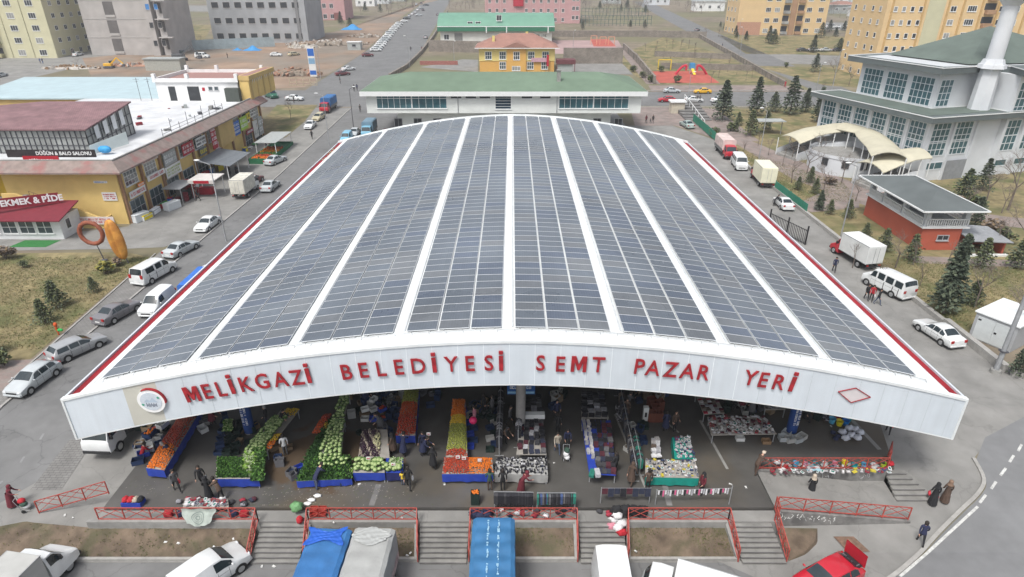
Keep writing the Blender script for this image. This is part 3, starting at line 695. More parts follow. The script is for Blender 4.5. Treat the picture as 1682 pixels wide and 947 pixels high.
b=MB();b.box(-pw/2,pw/2,0,.08,0,z1-z0+.5);b.build('board',mat('board_blue',(.02,.09,.28),.5,.1),t)
b=MB();b.box(-pw/2+.05,pw/2-.05,-.015,0,.08,.25);b.build('band',mat('board_light',(.25,.45,.62),.5),t)
scribble(t,pw*.8,.8,-pw*.4,.4,TXT,2,-.005,seed=4)
b=MB();b.bar((-pw/3,.04,z1-z0+.5),(-pw/3,.04,5.5),.03);b.bar((pw/3,.04,z1-z0+.5),(pw/3,.04,5.5),.03);b.build('hanger',BLACK,t)
def paint(name,rgb,rough=.35): return mat(name,rgb,rough,.04,1.5,spec=.5,coat=.4,var2=.06,scale2=.8)
P_WHITE=paint('white_paint',(.68,.695,.69));P_SILVER=paint('silver_paint',(.47,.50,.51));P_GREY=paint('grey_paint',(.17,.165,.175))
P_MAROON=paint('maroon_paint',(.14,.03,.035));P_RED=paint('red_paint',(.45,.015,.03));P_YELLOW=paint('yellow_paint',(.75,.42,.02));P_BEIGE=paint('beige_paint',(.5,.45,.3))
P_GREEN=paint('pale_green_paint',(.36,.44,.41));P_SGREY=paint('steel_grey_paint',(.33,.34,.35));P_DGREEN=paint('dark_green_paint',(.02,.12,.07));P_DARK=paint('dark_paint',(.07,.075,.08))
P_LBLUE=paint('light_blue_paint',(.2,.45,.6))
HEADL=mat('headlight_glass',(.7,.72,.74),.15,.1,5);TAILL=mat('taillight_red',(.35,.01,.01),.3,.1,5);PLATE=mat('number_plate',(.7,.7,.68),.5,.05)
DARKPL=mat('dark_trim',(.03,.03,.032),.6,.2,6)
def section(st,w):
    x,wf,zb,zbelt,zr,zt_,wr=st
    return [(0,zb),(w*.86*wf,zb),(w*wf*.99,zb+.14),(w*wf,(zb+zbelt)/2+.08),(w*wf*.965,zbelt),(w*wr,zr),(w*wr*.55,zt_-.008),(0,zt_)]
class Loft:
    def __init__(s,st,L,W): s.st=st;s.L=L;s.w=W/2;s.sec=[section(a,s.w) for a in st]
    def pt(s,f,e,side=1,off=0):
        i=max(0,min(int(f),len(s.st)-2));t=f-i;j=max(0,min(int(e),6));u=e-j
        def P2(i_): a=s.sec[i_][j];c=s.sec[i_][j+1];return(a[0]+(c[0]-a[0])*u,a[1]+(c[1]-a[1])*u)
        A=P2(i);B=P2(i+1);x=s.st[i][0]+(s.st[i+1][0]-s.st[i][0])*t
        y=A[0]+(B[0]-A[0])*t;z=A[1]+(B[1]-A[1])*t
        return Vector((s.L/2-x,y*side,z))
    def body(s):
        b=MB();n=len(s.st);m=8;vs=[]
        for i,st in enumerate(s.st):
            X=s.L/2-st[0];ring=[(X,y,z) for y,z in s.sec[i]]+[(X,-y,z) for y,z in s.sec[i][6:0:-1]]
            vs+=ring
        r=14;fs=[]
        for i in range(n-1):
            for k in range(r): fs.append((i*r+k,i*r+(k+1)%r,(i+1)*r+(k+1)%r,(i+1)*r+k))
        fs+=[tuple(range(r))[::-1],tuple((n-1)*r+k for k in range(r))]
        b.add(vs,fs,0,True);return b
    def side_glass(s,f0,f1,e0=4.1,e1=4.88,side=1,n=6):
        b=MB();b.grid(lambda u,v:s.pt(f0+(f1-f0)*u,e0+(e1-e0)*v,side)+Vector((0,.012*side,.004)),n,2,0,True,side<0);return b
    def cross_glass(s,f0,f1,lat=.9,n=4,off=(.012,0,.012),e=5.0):
        b=MB()
        def fn(u,v):
            k=(u*2-1)*lat;side=1 if k>=0 else -1;p=s.pt(f0+(f1-f0)*v,7-abs(k)*(7-e),side)if abs(k)>0 else s.pt(f0+(f1-f0)*v,6.999,1)
            return p+Vector(off)
        b.grid(fn,8,n);return b
def add_part(b,name,m,par,**k): return b.build(name,m,par,**k)
def fixn(me):
    bm=bmesh.new();bm.from_mesh(me);bmesh.ops.recalc_face_normals(bm,faces=bm.faces);bm.to_mesh(me);bm.free()
def wheels(t,xs,W,r=.31,tw=.2,dual=False):
    b=MB();n=18
    b.cyl((0,-tw/2,0),(0,tw/2,0),r,r,n,0);me=b.mesh('wheel',RUBBER)
    b=MB();b.cyl((0,-.012,0),(0,.012,0),r*.64,r*.60,n,0)
    for k in range(5):
        a=k*1.2566;b.box(-.02,.02,-.02,.02,0,.01) if 0 else None
    rm=b.mesh('rim',RIM)
    for i,x in enumerate(xs):
        for s in(-1,1):
            wd=obj('wheel',me,t);wd.location=(x,s*(W/2-tw/2+.015),r)
            ri=obj('rim',rm,wd);ri.location=(0,s*(tw/2),0)
def arches(t,xs,W,r):
    b=MB()
    for x in xs:
        for s in(-1,1):b.cyl((x,s*(W/2-.05),r),(x,s*(W/2+.004),r),r+.07,r+.07,18)
    return b
def vehicle(name,st,L,W,side,ws,rw,wh,paintm,label,cat,r=.31,lights=True,rear_glass=True,hl=(.62,.35),tl=(.75,.35),mir=None,trim=True,hood_open=False):
    t=thing(name,label,cat);lf=Loft(st,L,W);b=lf.body();o=b.build('body',paintm,t,sharp=38);fixn(o.data)
    add_part(lf.cross_glass(ws[0]+.1,ws[1]-.05,.92,off=(.012,0,.014)),'windshield',GLASS,t)
    if rw: add_part(lf.cross_glass(rw[0]+.06,rw[1]-.12,.88,off=(-.012,0,.014)),'rear_window',GLASS,t)
    for (f0,f1) in side:
        for s in(-1,1): add_part(lf.side_glass(f0,f1,side=s),'side_window',GLASS,t)
    xs=[L/2-x for x in wh]
    for x in xs:
        for s in(-1,1): a=MB();a.cyl((x,s*(W/2-.05),r+.01),(x,s*(W/2+.003),r+.01),r+.05,r+.05,18);a.build('wheel_arch',DARKPL,t)
    for s in(-1,1):
        a=MB();fs_=[side[0][0]+.35]+[(side[i][1]+side[i+1][0])/2 for i in range(len(side)-1)]+[side[-1][1]-.1]
        for f_ in fs_: a.grid(lambda u,v:lf.pt(f_+(u-.5)*.03,2+2*v,s)+Vector((0,.006*s,0)),1,4)
        a.grid(lambda u,v:lf.pt(fs_[0]+(fs_[-1]-fs_[0])*u,3.35+.05*v,s)+Vector((0,.007*s,0)),8,1);a.build('door_seam',DARKPL,t)
    wheels(t,xs,W,r);a=MB();a.box(-L*.46,L*.46,-W*.44,W*.44,.09,.26);a.build('underbody_light_block',DARKPL,t)  # dark box added so light does not leak under the body
    sec=lf.sec
    if lights:
        for s in(-1,1):
            y=s*W/2*.68;b=MB();b.ball((L/2-.06,y,hl[0]),(.08,.17,.07),8,5);b.build('headlight',HEADL,t)
            b=MB();b.box(-L/2-.012,-L/2+.08,min(s*W/2*.58,s*W/2*.9),max(s*W/2*.58,s*W/2*.9),tl[0]-tl[1]/2+.1,tl[0]+tl[1]/2);b.build('taillight',TAILL,t,bevel=.02)
    if trim:
        b=MB();b.box(L/2-.03,L/2+.02,-W*.25,W*.25,.48,.6);b.build('grille',DARKPL,t)
        b=MB();b.box(-L/2-.02,-L/2+.02,-.26,.26,.5,.61);b.build('number_plate',PLATE,t)
        b=MB();b.box(L/2-.12,L/2+.05,-W*.42,W*.42,.28,.42);b.build('front_bumper',DARKPL if hl[0]>.9 else paintm,t,bevel=.03)
        b=MB();b.box(-L/2-.05,-L/2+.1,-W*.43,W*.43,.3,.46);b.build('rear_bumper',DARKPL if hl[0]>.9 else paintm,t,bevel=.03)
    if mir:
        for s in(-1,1):
            b=MB();b.ball((L/2-mir[0],s*(W/2+.08),mir[1]),(.06,.1,.07),8,5);b.build('mirror',paintm if hl[0]<.9 else DARKPL,t)
    return t
SED=[(0,.78,.32,.52,.56,.58,.70),(.05,.93,.24,.62,.68,.70,.80),(.45,.99,.2,.74,.80,.83,.84),(1.25,1,.2,.86,.92,.96,.84),(1.95,1,.2,.90,1.33,1.38,.66),(2.5,1,.2,.91,1.38,1.43,.67),(3.05,1,.2,.92,1.35,1.41,.66),(3.72,.99,.2,.93,.98,1.01,.80),(4.2,.97,.24,.91,.94,.97,.82),(4.36,.93,.27,.80,.85,.88,.80),(4.4,.84,.32,.6,.65,.68,.72)]
HAT=[(0,.78,.32,.52,.56,.58,.70),(.05,.93,.24,.64,.70,.72,.80),(.4,.99,.2,.76,.82,.85,.84),(1.05,1,.2,.88,.95,.98,.84),(1.8,1,.2,.92,1.36,1.41,.68),(2.4,1,.2,.93,1.40,1.45,.69),(3.3,1,.2,.95,1.37,1.42,.67),(3.85,.98,.22,.96,1.02,1.06,.72),(4.05,.95,.26,.86,.9,.93,.8),(4.1,.86,.32,.6,.65,.68,.72)]
WAG=[(0,.78,.32,.52,.56,.58,.70),(.05,.93,.24,.64,.70,.72,.80),(.4,.99,.2,.76,.82,.85,.84),(1.1,1,.2,.88,.95,.98,.84),(1.85,1,.2,.92,1.36,1.41,.68),(2.5,1,.2,.93,1.40,1.45,.69),(3.85,1,.2,.95,1.38,1.43,.68),(4.2,.98,.22,.96,1.02,1.06,.74),(4.32,.95,.26,.86,.9,.93,.8),(4.35,.86,.32,.6,.65,.68,.72)]
DOB=[(0,.8,.32,.6,.64,.66,.74),(.05,.95,.24,.74,.80,.82,.80),(.35,1,.2,.86,.93,.97,.84),(.85,1,.2,.98,1.08,1.12,.84),(1.55,1,.2,1.05,1.66,1.74,.72),(2.2,1,.2,1.06,1.74,1.82,.75),(3.9,1,.2,1.06,1.72,1.80,.75),(4.12,.98,.24,1.0,1.05,1.1,.82),(4.18,.93,.3,.6,.65,.68,.8)]
VAN=[(0,.82,.36,.66,.70,.72,.76),(.06,.95,.28,.82,.88,.90,.82),(.4,1,.24,.96,1.04,1.08,.85),(.85,1,.24,1.06,1.16,1.2,.86),(1.5,1,.24,1.16,1.82,1.90,.78),(2.2,1,.24,1.18,1.90,1.98,.80),(4.6,1,.24,1.18,1.88,1.96,.80),(4.82,.99,.26,1.12,1.18,1.22,.86),(4.88,.95,.34,.7,.74,.76,.84)]
TRA=[(0,.82,.4,.7,.74,.76,.76),(.06,.95,.3,.88,.94,.96,.82),(.35,1,.28,1.0,1.08,1.12,.85),(.8,1,.28,1.12,1.22,1.26,.86),(1.45,1,.28,1.3,2.15,2.25,.80),(2.2,1,.28,1.35,2.32,2.42,.84),(5.2,1,.28,1.35,2.32,2.42,.84),(5.3,.98,.3,1.3,2.2,2.25,.84),(5.34,.95,.36,.7,.74,.76,.9)]
BUS=[(0,.86,.4,.8,.84,.86,.84),(.05,.96,.32,1.0,1.06,1.08,.86),(.5,1,.3,1.1,1.18,1.22,.88),(.75,1,.3,1.14,1.26,1.30,.88),(1.25,1,.3,1.2,1.95,2.02,.84),(1.9,1,.3,1.2,2.02,2.1,.86),(4.7,1,.3,1.2,2.0,2.08,.86),(4.95,.99,.32,1.15,1.5,1.55,.88),(5.0,.97,.4,.8,.84,.86,.88)]
PROT={}
def proto(kind):
    if kind in PROT: return PROT[kind]
    if kind=='sedan': t=vehicle('parked_car',SED,4.4,1.74,[(3.30,4.55),(4.65,5.75),(5.85,6.6)],(3,4),(6,7),(.85,3.45),P_WHITE,'x','car',mir=(1.5,.98))
    elif kind=='hatch': t=vehicle('parked_car',HAT,4.1,1.72,[(3.28,4.5),(4.6,5.5),(5.58,6.5)],(3,4),(6,7),(.8,3.3),P_WHITE,'x','car',mir=(1.3,1.0))
    elif kind=='wagon': t=vehicle('parked_car',WAG,4.35,1.72,[(3.28,4.5),(4.6,5.35),(5.42,6.3)],(3,4),(6,7),(.85,3.4),P_SGREY,'x','car',mir=(1.4,1.0))
    elif kind=='doblo': t=vehicle('parked_van',DOB,4.18,1.75,[(3.35,4.75)],(3,4),(6,7),(.75,3.35),P_WHITE,'x','van',hl=(.78,.3),tl=(1.0,.5),mir=(1.15,1.15))
    elif kind=='van': t=vehicle('parked_van',VAN,4.88,1.9,[(3.4,4.55),(4.9,5.3),(5.4,5.85)],(3,4),(6,7),(.9,3.9),P_WHITE,'x','van',r=.34,hl=(.85,.3),tl=(1.1,.5),mir=(1.2,1.25))
    elif kind=='transit': t=vehicle('parked_van',TRA,5.34,1.98,[(3.4,4.6)],(3,4),None,(.95,4.1),P_WHITE,'x','van',r=.35,hl=(.95,.3),tl=(1.3,.6),mir=(1.15,1.4))
    elif kind=='minibus': t=vehicle('parked_minibus',BUS,5.0,2.0,[(3.5,4.6),(4.9,5.25),(5.32,5.62),(5.7,6.0)],(3,4),(6,7),(.75,3.8),P_WHITE,'x','minibus',r=.35,hl=(.85,.3),tl=(1.0,.4),mir=(1.0,1.4))
    elif kind=='pickup':
        t=vehicle('parked_pickup',[s for s in SED[:5]]+[(2.3,1,.2,.91,1.38,1.43,.67),(2.7,1,.2,.92,1.36,1.41,.66),(2.9,1,.2,.93,.96,.97,.92),(2.95,1,.2,.7,.72,.73,.9),(4.5,1,.25,.7,.72,.73,.9),(4.55,.97,.3,.62,.66,.68,.8)],4.55,1.74,[(3.30,4.6),(4.7,5.9)],(3,4),(6,7),(.85,3.6),P_MAROON,'x','pickup truck',mir=(1.5,.98))
        b=MB()
        for s in(-1,1): b.box(-2.25,-.62,s*.80-.03 ,s*.80+.03,.6,.98)
        b.box(-2.28,-2.2,-.83,.83,.6,.98);b.build('cargo_bed',P_MAROON,t)
    PROT[kind]=t;t['_proto']=1
    return t
_first={}
def place(kind,p_rear,p_front,label,col=None,group=None,scale=1,at=None,name=None):
    """rear and front wheels' ground pixels give the heading; at = pixel of the middle"""
    a=G(*p_rear);c=G(*p_front);d=(c-a);ang=math.atan2(d.y,d.x);m=(a+c)/2 if at is None else G(*at)
    return place_xy(kind,m.x,m.y,ang,label,col,group,scale,name)
def place_xy(kind,x,y,ang,label,col=None,group=None,scale=1,name=None,z=None):
    pr=proto(kind)
    if kind not in _first: _first[kind]=1;o=pr;dupd=None;o['label']=label
    else: o=dup(pr,label=label)
    if '_proto' in o:
        if o is not pr: del o['_proto']
    if 'group' in o: del o['group']
    if group:o['group']=group
    o.location=(x,y,(T(y)+.02) if z is None else z)
    sl=(T(y+1)-T(y-1))/2
    rot=Matrix.Rotation(math.atan(sl),3,'X')@Matrix.Rotation(ang,3,'Z') if abs(sl)>1e-4 else Matrix.Rotation(ang,3,'Z')
    o.rotation_euler=rot.to_euler();o.scale=(scale,)*3
    if col:
        for c in o.children:
            n=c.name.split('.')[0]
            if n in('body','mirror','front_bumper','rear_bumper','cargo_bed') and c.data.materials[0].name not in('dark_trim',):
                c.material_slots[0].link='OBJECT';c.material_slots[0].material=col
    return o
def lorry(name,label,cab,body,L=6.4,W=2.2,H=3.0,bodym=None,cabm=P_WHITE,cabL=1.6,deck=.85,tarp=False,sides=None,hood=False,ribs=0):
    t=thing(name,label,'truck')
    if hood: st=[(0,.82,.4,.7,.74,.76,.76),(.06,.95,.3,.88,.94,.96,.82),(.35,1,.28,1.0,1.08,1.12,.85),(.7,1,.28,1.12,1.22,1.26,.86),(1.35,1,.28,1.3,2.0,2.08,.80),(cabL-.1,1,.28,1.35,2.05,2.14,.82),(cabL,1,.28,1.35,2.0,2.05,.82)];ws=(3,4);sg=[(3.4,4.9)]
    else: st=[(0,.9,.42,.95,.98,1.0,.85),(.04,.98,.38,1.15,1.2,1.22,.88),(.10,1,.36,1.25,1.32,1.35,.9),(.45,1,.36,1.35,2.12,2.2,.84),(.9,1,.36,1.35,2.2,2.28,.86),(cabL,1,.36,1.35,2.18,2.26,.86)];ws=(2,3);sg=[(2.5,4.6)]
    cw=min(W,2.0);lf=Loft(st,L,cw);o=lf.body().build('cab',cabm,t,sharp=38);fixn(o.data)
    lf.cross_glass(ws[0]+.1,ws[1]-.08,.92,off=(.014,0,.012)).build('windshield',GLASS,o)
    for f0,f1 in sg:
        for s in(-1,1): lf.side_glass(f0,f1,side=s).build('side_window',GLASS,o)
    for s in(-1,1):
        b=MB();b.ball((L/2-.05,s*cw*.36,.72),(.06,.15,.1),8,5);b.build('headlight',HEADL,t)
        b=MB();mx_=L/2-(1.15 if hood else .4);b.box(mx_-.05,mx_+.05,s*(cw/2+.02)-.07,s*(cw/2+.02)+.07,1.35,1.65);b.bar((mx_,s*cw/2*.8,1.35),(mx_,s*(cw/2+.04),1.45),.03);b.build('mirror',BLACK,t)
        b=MB();b.box(-L/2-.03,-L/2,s*W*.35-.12,s*W*.35+.12,.62,.75);b.build('taillight',TAILL,t)
    b=MB();b.box(L/2-.05,L/2+.06,-cw*.46,cw*.46,.42,.62);b.build('bumper',DARKPL,t)
    b=MB()
    for s in(-1,1): b.box(-L/2+.05,L/2-.6,s*.42-.06,s*.42+.06,.5,.72)
    b.box(-L/2,-L/2+.06,-W*.45,W*.45,.4,.55);b.box(-.6,.4,-.85,-.45,.4,.7);b.build('chassis',DARKPL,t)
    wheels(t,[L/2-.85,-L/2+1.2],W-.1,.38,.24)
    x0,x1=-L/2,L/2-cabL-.12
    if not tarp:
        b=MB();b.box(x0,x1,-W/2,W/2,deck,H);bo=b.build('cargo_box',bodym,t,bevel=.04)
        b=MB()
        for s in(0,1): b.box(x0-.03,x0-.004,-W/2+.08+s*(W/2-.06),-.03+s*(W/2-.06),deck+.1,H-.12)
        b.build('rear_door',bodym,bo)
        b=MB();b.bar((x0-.05,-.25,deck+.15),(x0-.05,-.25,H-.2),.03);b.bar((x0-.05,.25,deck+.15),(x0-.05,.25,H-.2),.03);b.build('locking_bar',GREYM,bo)
        b=MB()
        for z in(deck+.02,H-.05):
            for s in(-1,1): b.box(x0,x1,s*(W/2+.01)-.012,s*(W/2+.01)+.012,z,z+.05)
        for i in range(6):
            x=x0+(x1-x0)*i/5
            b.box(x-.02,x+.02,-W/2,W/2,H,H+.025) if ribs else None
        b.build('box_trim',GREYM,bo)
    else:
        b=MB();b.box(x0,x1,-W/2,W/2,deck-.05,deck+.08);
        for s in(-1,1): b.box(x0,x1,s*W/2-.03,s*W/2+.03,deck,deck+.55)
        b.box(x0-.03,x0+.03,-W/2,W/2,deck,deck+.55);b.build('cargo_bed',sides or P_DARK,t)
        rn=random.Random(hash(label)%999)
        b=MB();nx,ny=36,14;ph=[rn.uniform(0,6) for _ in range(6)]
        def fn(u,v):
            x=x0-.03+(x1-x0+.06)*u;a=(v*2-1);
            s=abs(a)
            if s<.70: y=a/.70*(W/2-.03);z=H
            else:
                k=(s-.70)/.30;y=math.copysign(W/2-.03+.04*min(1,k*3),a);z=H-.05-(H-deck-.4)*k**1.0
            sag=.03*math.sin(u*(x1-x0)*2*math.pi/ .9)*(1 if ribs else .35)
            z+=sag*(1 if s<.70 else 0)+.006*math.sin(7*u+ph[0]+5*a)+.005*math.sin(23*u+ph[1]+9*a);y+=.012*math.sin(u*30+ph[2])*(1 if s>.6 else 0)
            return (x,y,z)
        b.grid(fn,72,ny);
        b.add([fn(0,v/14) for v in range(15)],[tuple(range(15))]);b.add([fn(1,v/14) for v in range(15)],[tuple(range(15))[::-1]])
        o=b.build('tarpaulin',bodym,t,sharp=24)
    return t
TARPB=mat('blue_tarpaulin',(.035,.14,.34),.6,.1,1.5,var2=.15,scale2=.4,bump=.2,bscale=6)
TARPG=mat('grey_tarpaulin',(.33,.335,.325),.7,.06,1.5,var2=.12,scale2=.4,bump=.2,bscale=6)
TARPC=mat('bright_blue_tarpaulin',(.02,.10,.45),.55,.12,3)
BOXW=mat('box_white',(.66,.67,.655),.5,.04,1.5,var2=.1,scale2=.5)
BOXC=mat('box_cream',(.74,.72,.55),.55,.05,1.5,var2=.1)
BOXG=mat('box_grey',(.42,.42,.40),.7,.07,1.2,var2=.1)
BOXO=mat('box_old',(.62,.60,.52),.7,.12,2,var2=.2,scale2=.7)
def setat(t,x,y,ang,z=None): 
    t.location=(x,y,T(y)+.02 if z is None else z);t.rotation_euler=(0,0,ang);return t
def setpx(t,pr,pf,z=None):
    a=G(*pr);c=G(*pf);d=c-a;m=(a+c)/2;return setat(t,m.x,m.y,math.atan2(d.y,d.x),z)
UP=R(90);DN=R(-90)
place_xy('doblo',-39.4,34.0,R(80),'white van cut by the left picture edge on the left street',P_WHITE)
place('hatch',(92,607),(22,657),'silver hatchback facing the camera at the kerb, nearest of the silver cars',P_SILVER)
place('wagon',(100,592),(158,566),'silver grey estate car parked just ahead of the nearest silver hatchback',P_SGREY)
place('sedan',(168,535),(222,505),'dark grey saloon parked at the left kerb beside the lawn',P_GREY)
place('van',(226,472),(283,440),'long white panel van parked at the left kerb by the bread signs',P_WHITE)
place('sedan',(278,426),(320,404),'silver saloon parked ahead of the long white van on the left street',P_SILVER)
place('sedan',(358,362),(326,386),'clean white saloon facing the camera below the white box lorry',P_WHITE)
place('pickup',(400,310),(430,293),'dark maroon pickup in front of the white box lorry at the shops',P_MAROON)
place('sedan',(436,318),(454,303),'silver saloon driving away in the middle of the left street',P_SILVER)
place('sedan',(440,273),(466,262),'silver saloon parked at the kerb beyond the fruit stand',P_SILVER)
place('doblo',(280,492),(243,523),'white small van facing the camera, half under the red roof edge',P_WHITE)
place('sedan',(517,203),(503,216),'white saloon facing the camera beside the grass corner plot',P_WHITE)
place('wagon',(530,193),(518,200),'beige estate car behind the red lorry at the grass corner',P_BEIGE)
place('sedan',(470,164),(499,165),'white saloon crossing on the side street at left',P_WHITE)
place('van',(440,158),(452,162),'dark green van half hidden behind the end of the shop building',P_DGREEN)
place('sedan',(548,125),(578,122),'maroon saloon turning at the crossing by the building site',P_MAROON)
place('sedan',(560,117),(585,114),'white car just behind the maroon saloon at the crossing',P_WHITE)
place('hatch',(594,93),(614,92),'red car at the near end of the long row of white parked cars',P_MAROON)
for i in range(15):
    f=i/14;px=617+(655-617)*f**1.0+random.uniform(-1,1);py=84-f*44
    place_xy('hatch' if i%3 else 'wagon',G(px,py).x,G(px,py).y,R(12),'white or pale car parked nose-in in the long row along the main street',random.choice((P_WHITE,P_WHITE,P_WHITE,P_SILVER)),'pale cars in the row on the main street')
for i,(px,py) in enumerate([(664,36),(668,31),(672,27),(677,24),(682,21),(686,17),(690,13),(684,8),(692,6),(700,9),(695,17),(688,26)]):
    place_xy('sedan',G(px,py).x,G(px,py).y,R(random.choice((10,95))),'tiny pale car in the far cluster at the top of the main street',random.choice((P_WHITE,P_WHITE,P_SILVER,P_DARK)),'distant cars at the top of the main street')
place('pickup',(695,68),(703,58),'grey pickup on the right side of the main street near the green roofed gym',P_SGREY)
place('sedan',(716,30),(722,20),'dark car far up on the right side of the main street',P_GREY)
place('van',(321,95),(345,95),'white minivan parked beside the excavator on the building site',P_WHITE)
place('hatch',(446,92),(462,92),'small white car on the brown earth of the building site',P_WHITE)
place('wagon',(475,92),(491,90),'beige off-road car beside the small white car on the building site',P_BEIGE)
place('hatch',(121,93),(136,90),'white car parked left of the grey concrete apartment shell',P_WHITE)
for i,(px,py,c) in enumerate([(88,40,P_GREY),(97,37,P_SILVER),(106,38,P_DARK),(115,36,P_WHITE),(2,126,P_SILVER)]):
    g=G(px,py);place_xy('sedan',g.x,g.y,R(8 if i<4 else 90),['dark grey car left of four by the far left apartment lane','silver car second of four on the far left lane','near black car third of four on the far left lane','white car right of four on the far left lane','silver car cut by the left edge near the yellow apartment block'][i],c)
place('sedan',(1089,152),(1117,152),'silver white saloon left of the yellow taxi on the cross street',P_SILVER)
place('sedan',(1168,153),(1139,153),'yellow taxi driving on the cross street behind the municipal building',P_YELLOW)
place('hatch',(1108,167),(1081,167),'red hatchback on the cross street near the back stairs',P_RED)
place('sedan',(1123,167),(1155,167),'white saloon at the top of the back stairs',P_WHITE)
place('sedan',(1168,168),(1196,167),'white car half hidden by the tall conifer on the cross street',P_WHITE)
place('sedan',(1138,214),(1118,203),'pale green saloon parked beside the green mesh fence',P_GREEN)
place('minibus',(1205,262),(1222,287),'white minibus between the red lorry and the cream box lorry',P_WHITE)
place('sedan',(1294,347),(1278,332),'white saloon with a dark figure at its side on the right street',P_WHITE)
place('minibus',(1482,490),(1432,465),'white minibus parked at the right kerb, seen from behind',P_WHITE)
place('sedan',(1565,571),(1514,538),'old white saloon parked at the right kerb near the utility pole',P_WHITE)
for i in range(5):
    g=G(1318+i*19,84);place_xy('sedan',g.x,g.y,R(0),['white parked car, leftmost','dark parked car, second','white parked car, middle','silver parked car, fourth','dark parked car, rightmost'][i]+' in the row below the distant orange apartments',[P_DARK,P_WHITE,P_SILVER,P_DARK,P_GREY][i])
for i in range(6):
    g=G(1349+i*16,46);place_xy('minibus' if i%2 else 'sedan',g.x,g.y,R(0),'white vehicle in the distant car park between the two orange apartment blocks',P_WHITE,'white vehicles in the distant car park')
place('sedan',(1140,52),(1150,49),'dark car at the top end of the sloping road',P_GREY)
setpx(lorry('box_truck','white box lorry with open dirty rear doors beside the red stand',0,0,5.8,2.1,2.9,BOXO,P_WHITE,1.5,ribs=1),(385,335),(424,303))
setpx(lorry('box_truck','white box lorry with a red cab on the right street',0,0,6.2,2.1,2.9,BOXW,P_RED,1.55,hood=True),(1428,443),(1376,412))
setpx(lorry('box_truck','cream box lorry with a red cab edge on the right street',0,0,6.6,2.3,3.2,BOXC,P_RED,1.5),(1262,312),(1240,288))
setpx(lorry('cargo_truck','red and white lorry facing the camera on the far right street',0,0,7.5,2.3,3.0,mat('red_white_sides',(.62,.5,.47),.6,.12,1,var2=.2),P_RED,1.8,tarp=True),(1179,240),(1204,268))
setpx(lorry('cargo_truck','red lorry with a bright blue tarpaulin facing the camera on the left street',0,0,7.5,2.3,3.1,TARPB,P_RED,1.8,tarp=True),(549,174),(530,189))
t=lorry('cargo_truck','lorry with a blue tarpaulin, mostly hidden by the roof edge beside the silver saloon',0,0,6.4,2.2,2.8,mat('tarp_blue_dark',(.04,.15,.5),.6,.1,2),P_WHITE,1.6,tarp=True);setat(t,-29.6,80.5,UP)
t=lorry('cargo_truck','small lorry with a blue tarpaulin beside the long white van, hidden by the roof edge',0,0,6.0,2.1,2.5,_M['tarp_blue_dark'],P_WHITE,1.6,tarp=True);setat(t,-30.9,56.6,UP)
t=lorry('cargo_truck','grey blue lorry beside the left wall of the municipal building',0,0,6.0,2.2,2.9,mat('tarp_steel_blue',(.16,.25,.32),.6,.1,2),P_LBLUE,1.6,tarp=True);g=G(607,222);setat(t,g.x,g.y,DN)
place_xy('sedan',G(583,222).x,G(583,222).y,DN,'pale saloon beside the grey blue lorry behind the hall',P_SILVER)
place_xy('doblo',G(570,232).x,G(570,232).y,DN,'light blue roofed van right at the far left roof corner',P_LBLUE)
t=lorry('cargo_truck','white lorry with a light blue cab roof under the left end of the hall roof',0,0,6.4,2.2,2.7,mat('old_load_cover',(.2,.21,.2),.8,.2,2,var2=.3),P_WHITE,1.7,tarp=True);g=G(178,752);setat(t,g.x-.1,g.y+2.75,R(-93));
b=MB();b.box(3.2-1.4,3.2-.5,-.9,.9,2.24,2.34);b.build('cab_roof_board',P_LBLUE,t)
def front(t,px,py,ztop,dx=0,lean=0,ln=6.4):
    """px,py: far top edge centre of the load; the lorry reaches from there towards the camera"""
    p=P(px,py,-1.5+ztop);t.location=(p.x,p.y-ln/2,-1.48);t.rotation_euler=(0,0,R(lean));return t
front(lorry('cargo_truck','lorry with a smooth blue tarpaulin and a crumpled bright blue sheet on its rear end',0,0,6.6,2.3,3.0,TARPB,P_WHITE,1.6,tarp=True),541,869,3.0,lean=-92,ln=6.6)
front(lorry('cargo_truck','lorry with a plain grey tarpaulin beside the blue tarpaulin lorry',0,0,6.6,2.3,3.0,TARPG,P_WHITE,1.6,tarp=True,sides=mat('printed_side',(.45,.35,.34),.7,.5,3)),612,868,3.0,lean=-92,ln=6.6)
t3=front(lorry('cargo_truck','lorry with a ribbed blue tarpaulin roof with whitish worn streaks',0,0,7.0,2.35,3.4,mat('faded_blue_tarp',(.04,.15,.31),.6,.1,1.5,var2=.15,scale2=.4),P_WHITE,1.6,tarp=True,ribs=1),811,851,3.4,lean=-90,ln=7)
b=MB()
for y in(-.28,.28):
    for k in range(46):
        x=3.4-k*.15
        if -3.5<x<1.6 and random.random()<.8: b.box(x,x+random.uniform(.05,.16),y+random.uniform(-.07,0),y+random.uniform(.02,.08),3.405,3.432)
b.build('worn_streak',mat('streak_pale',(.25,.42,.55),.8,.2,4),t3)
for (px,py,m,lab) in((538,872,TARPC,'crumpled bright blue sheet lying on the rear end of the blue tarpaulin'),(612,872,mat('clear_sheet',(.36,.37,.36),.4,.1,4),'crumpled pale plastic sheet lying on the rear end of the grey tarpaulin')):
    p=P(px,py,1.56);rn=random.Random(px);b=MB();ph=[rn.uniform(0,6) for _ in range(8)]
    b.grid(lambda u,v:(p.x+(u-.5)*(1.9+.25*math.sin(v*7+ph[3])),p.y-.35+(v-.5)*(.95+.35*math.sin(u*6+ph[0])),1.575+.02*abs(math.sin(u*17+v*9+ph[1]))+.014*math.sin(u*9-v*23+ph[2])+.01*math.sin(u*41+v*27)),26,16)
    tag(b.build('plastic_sheet',m),lab,'plastic sheet')
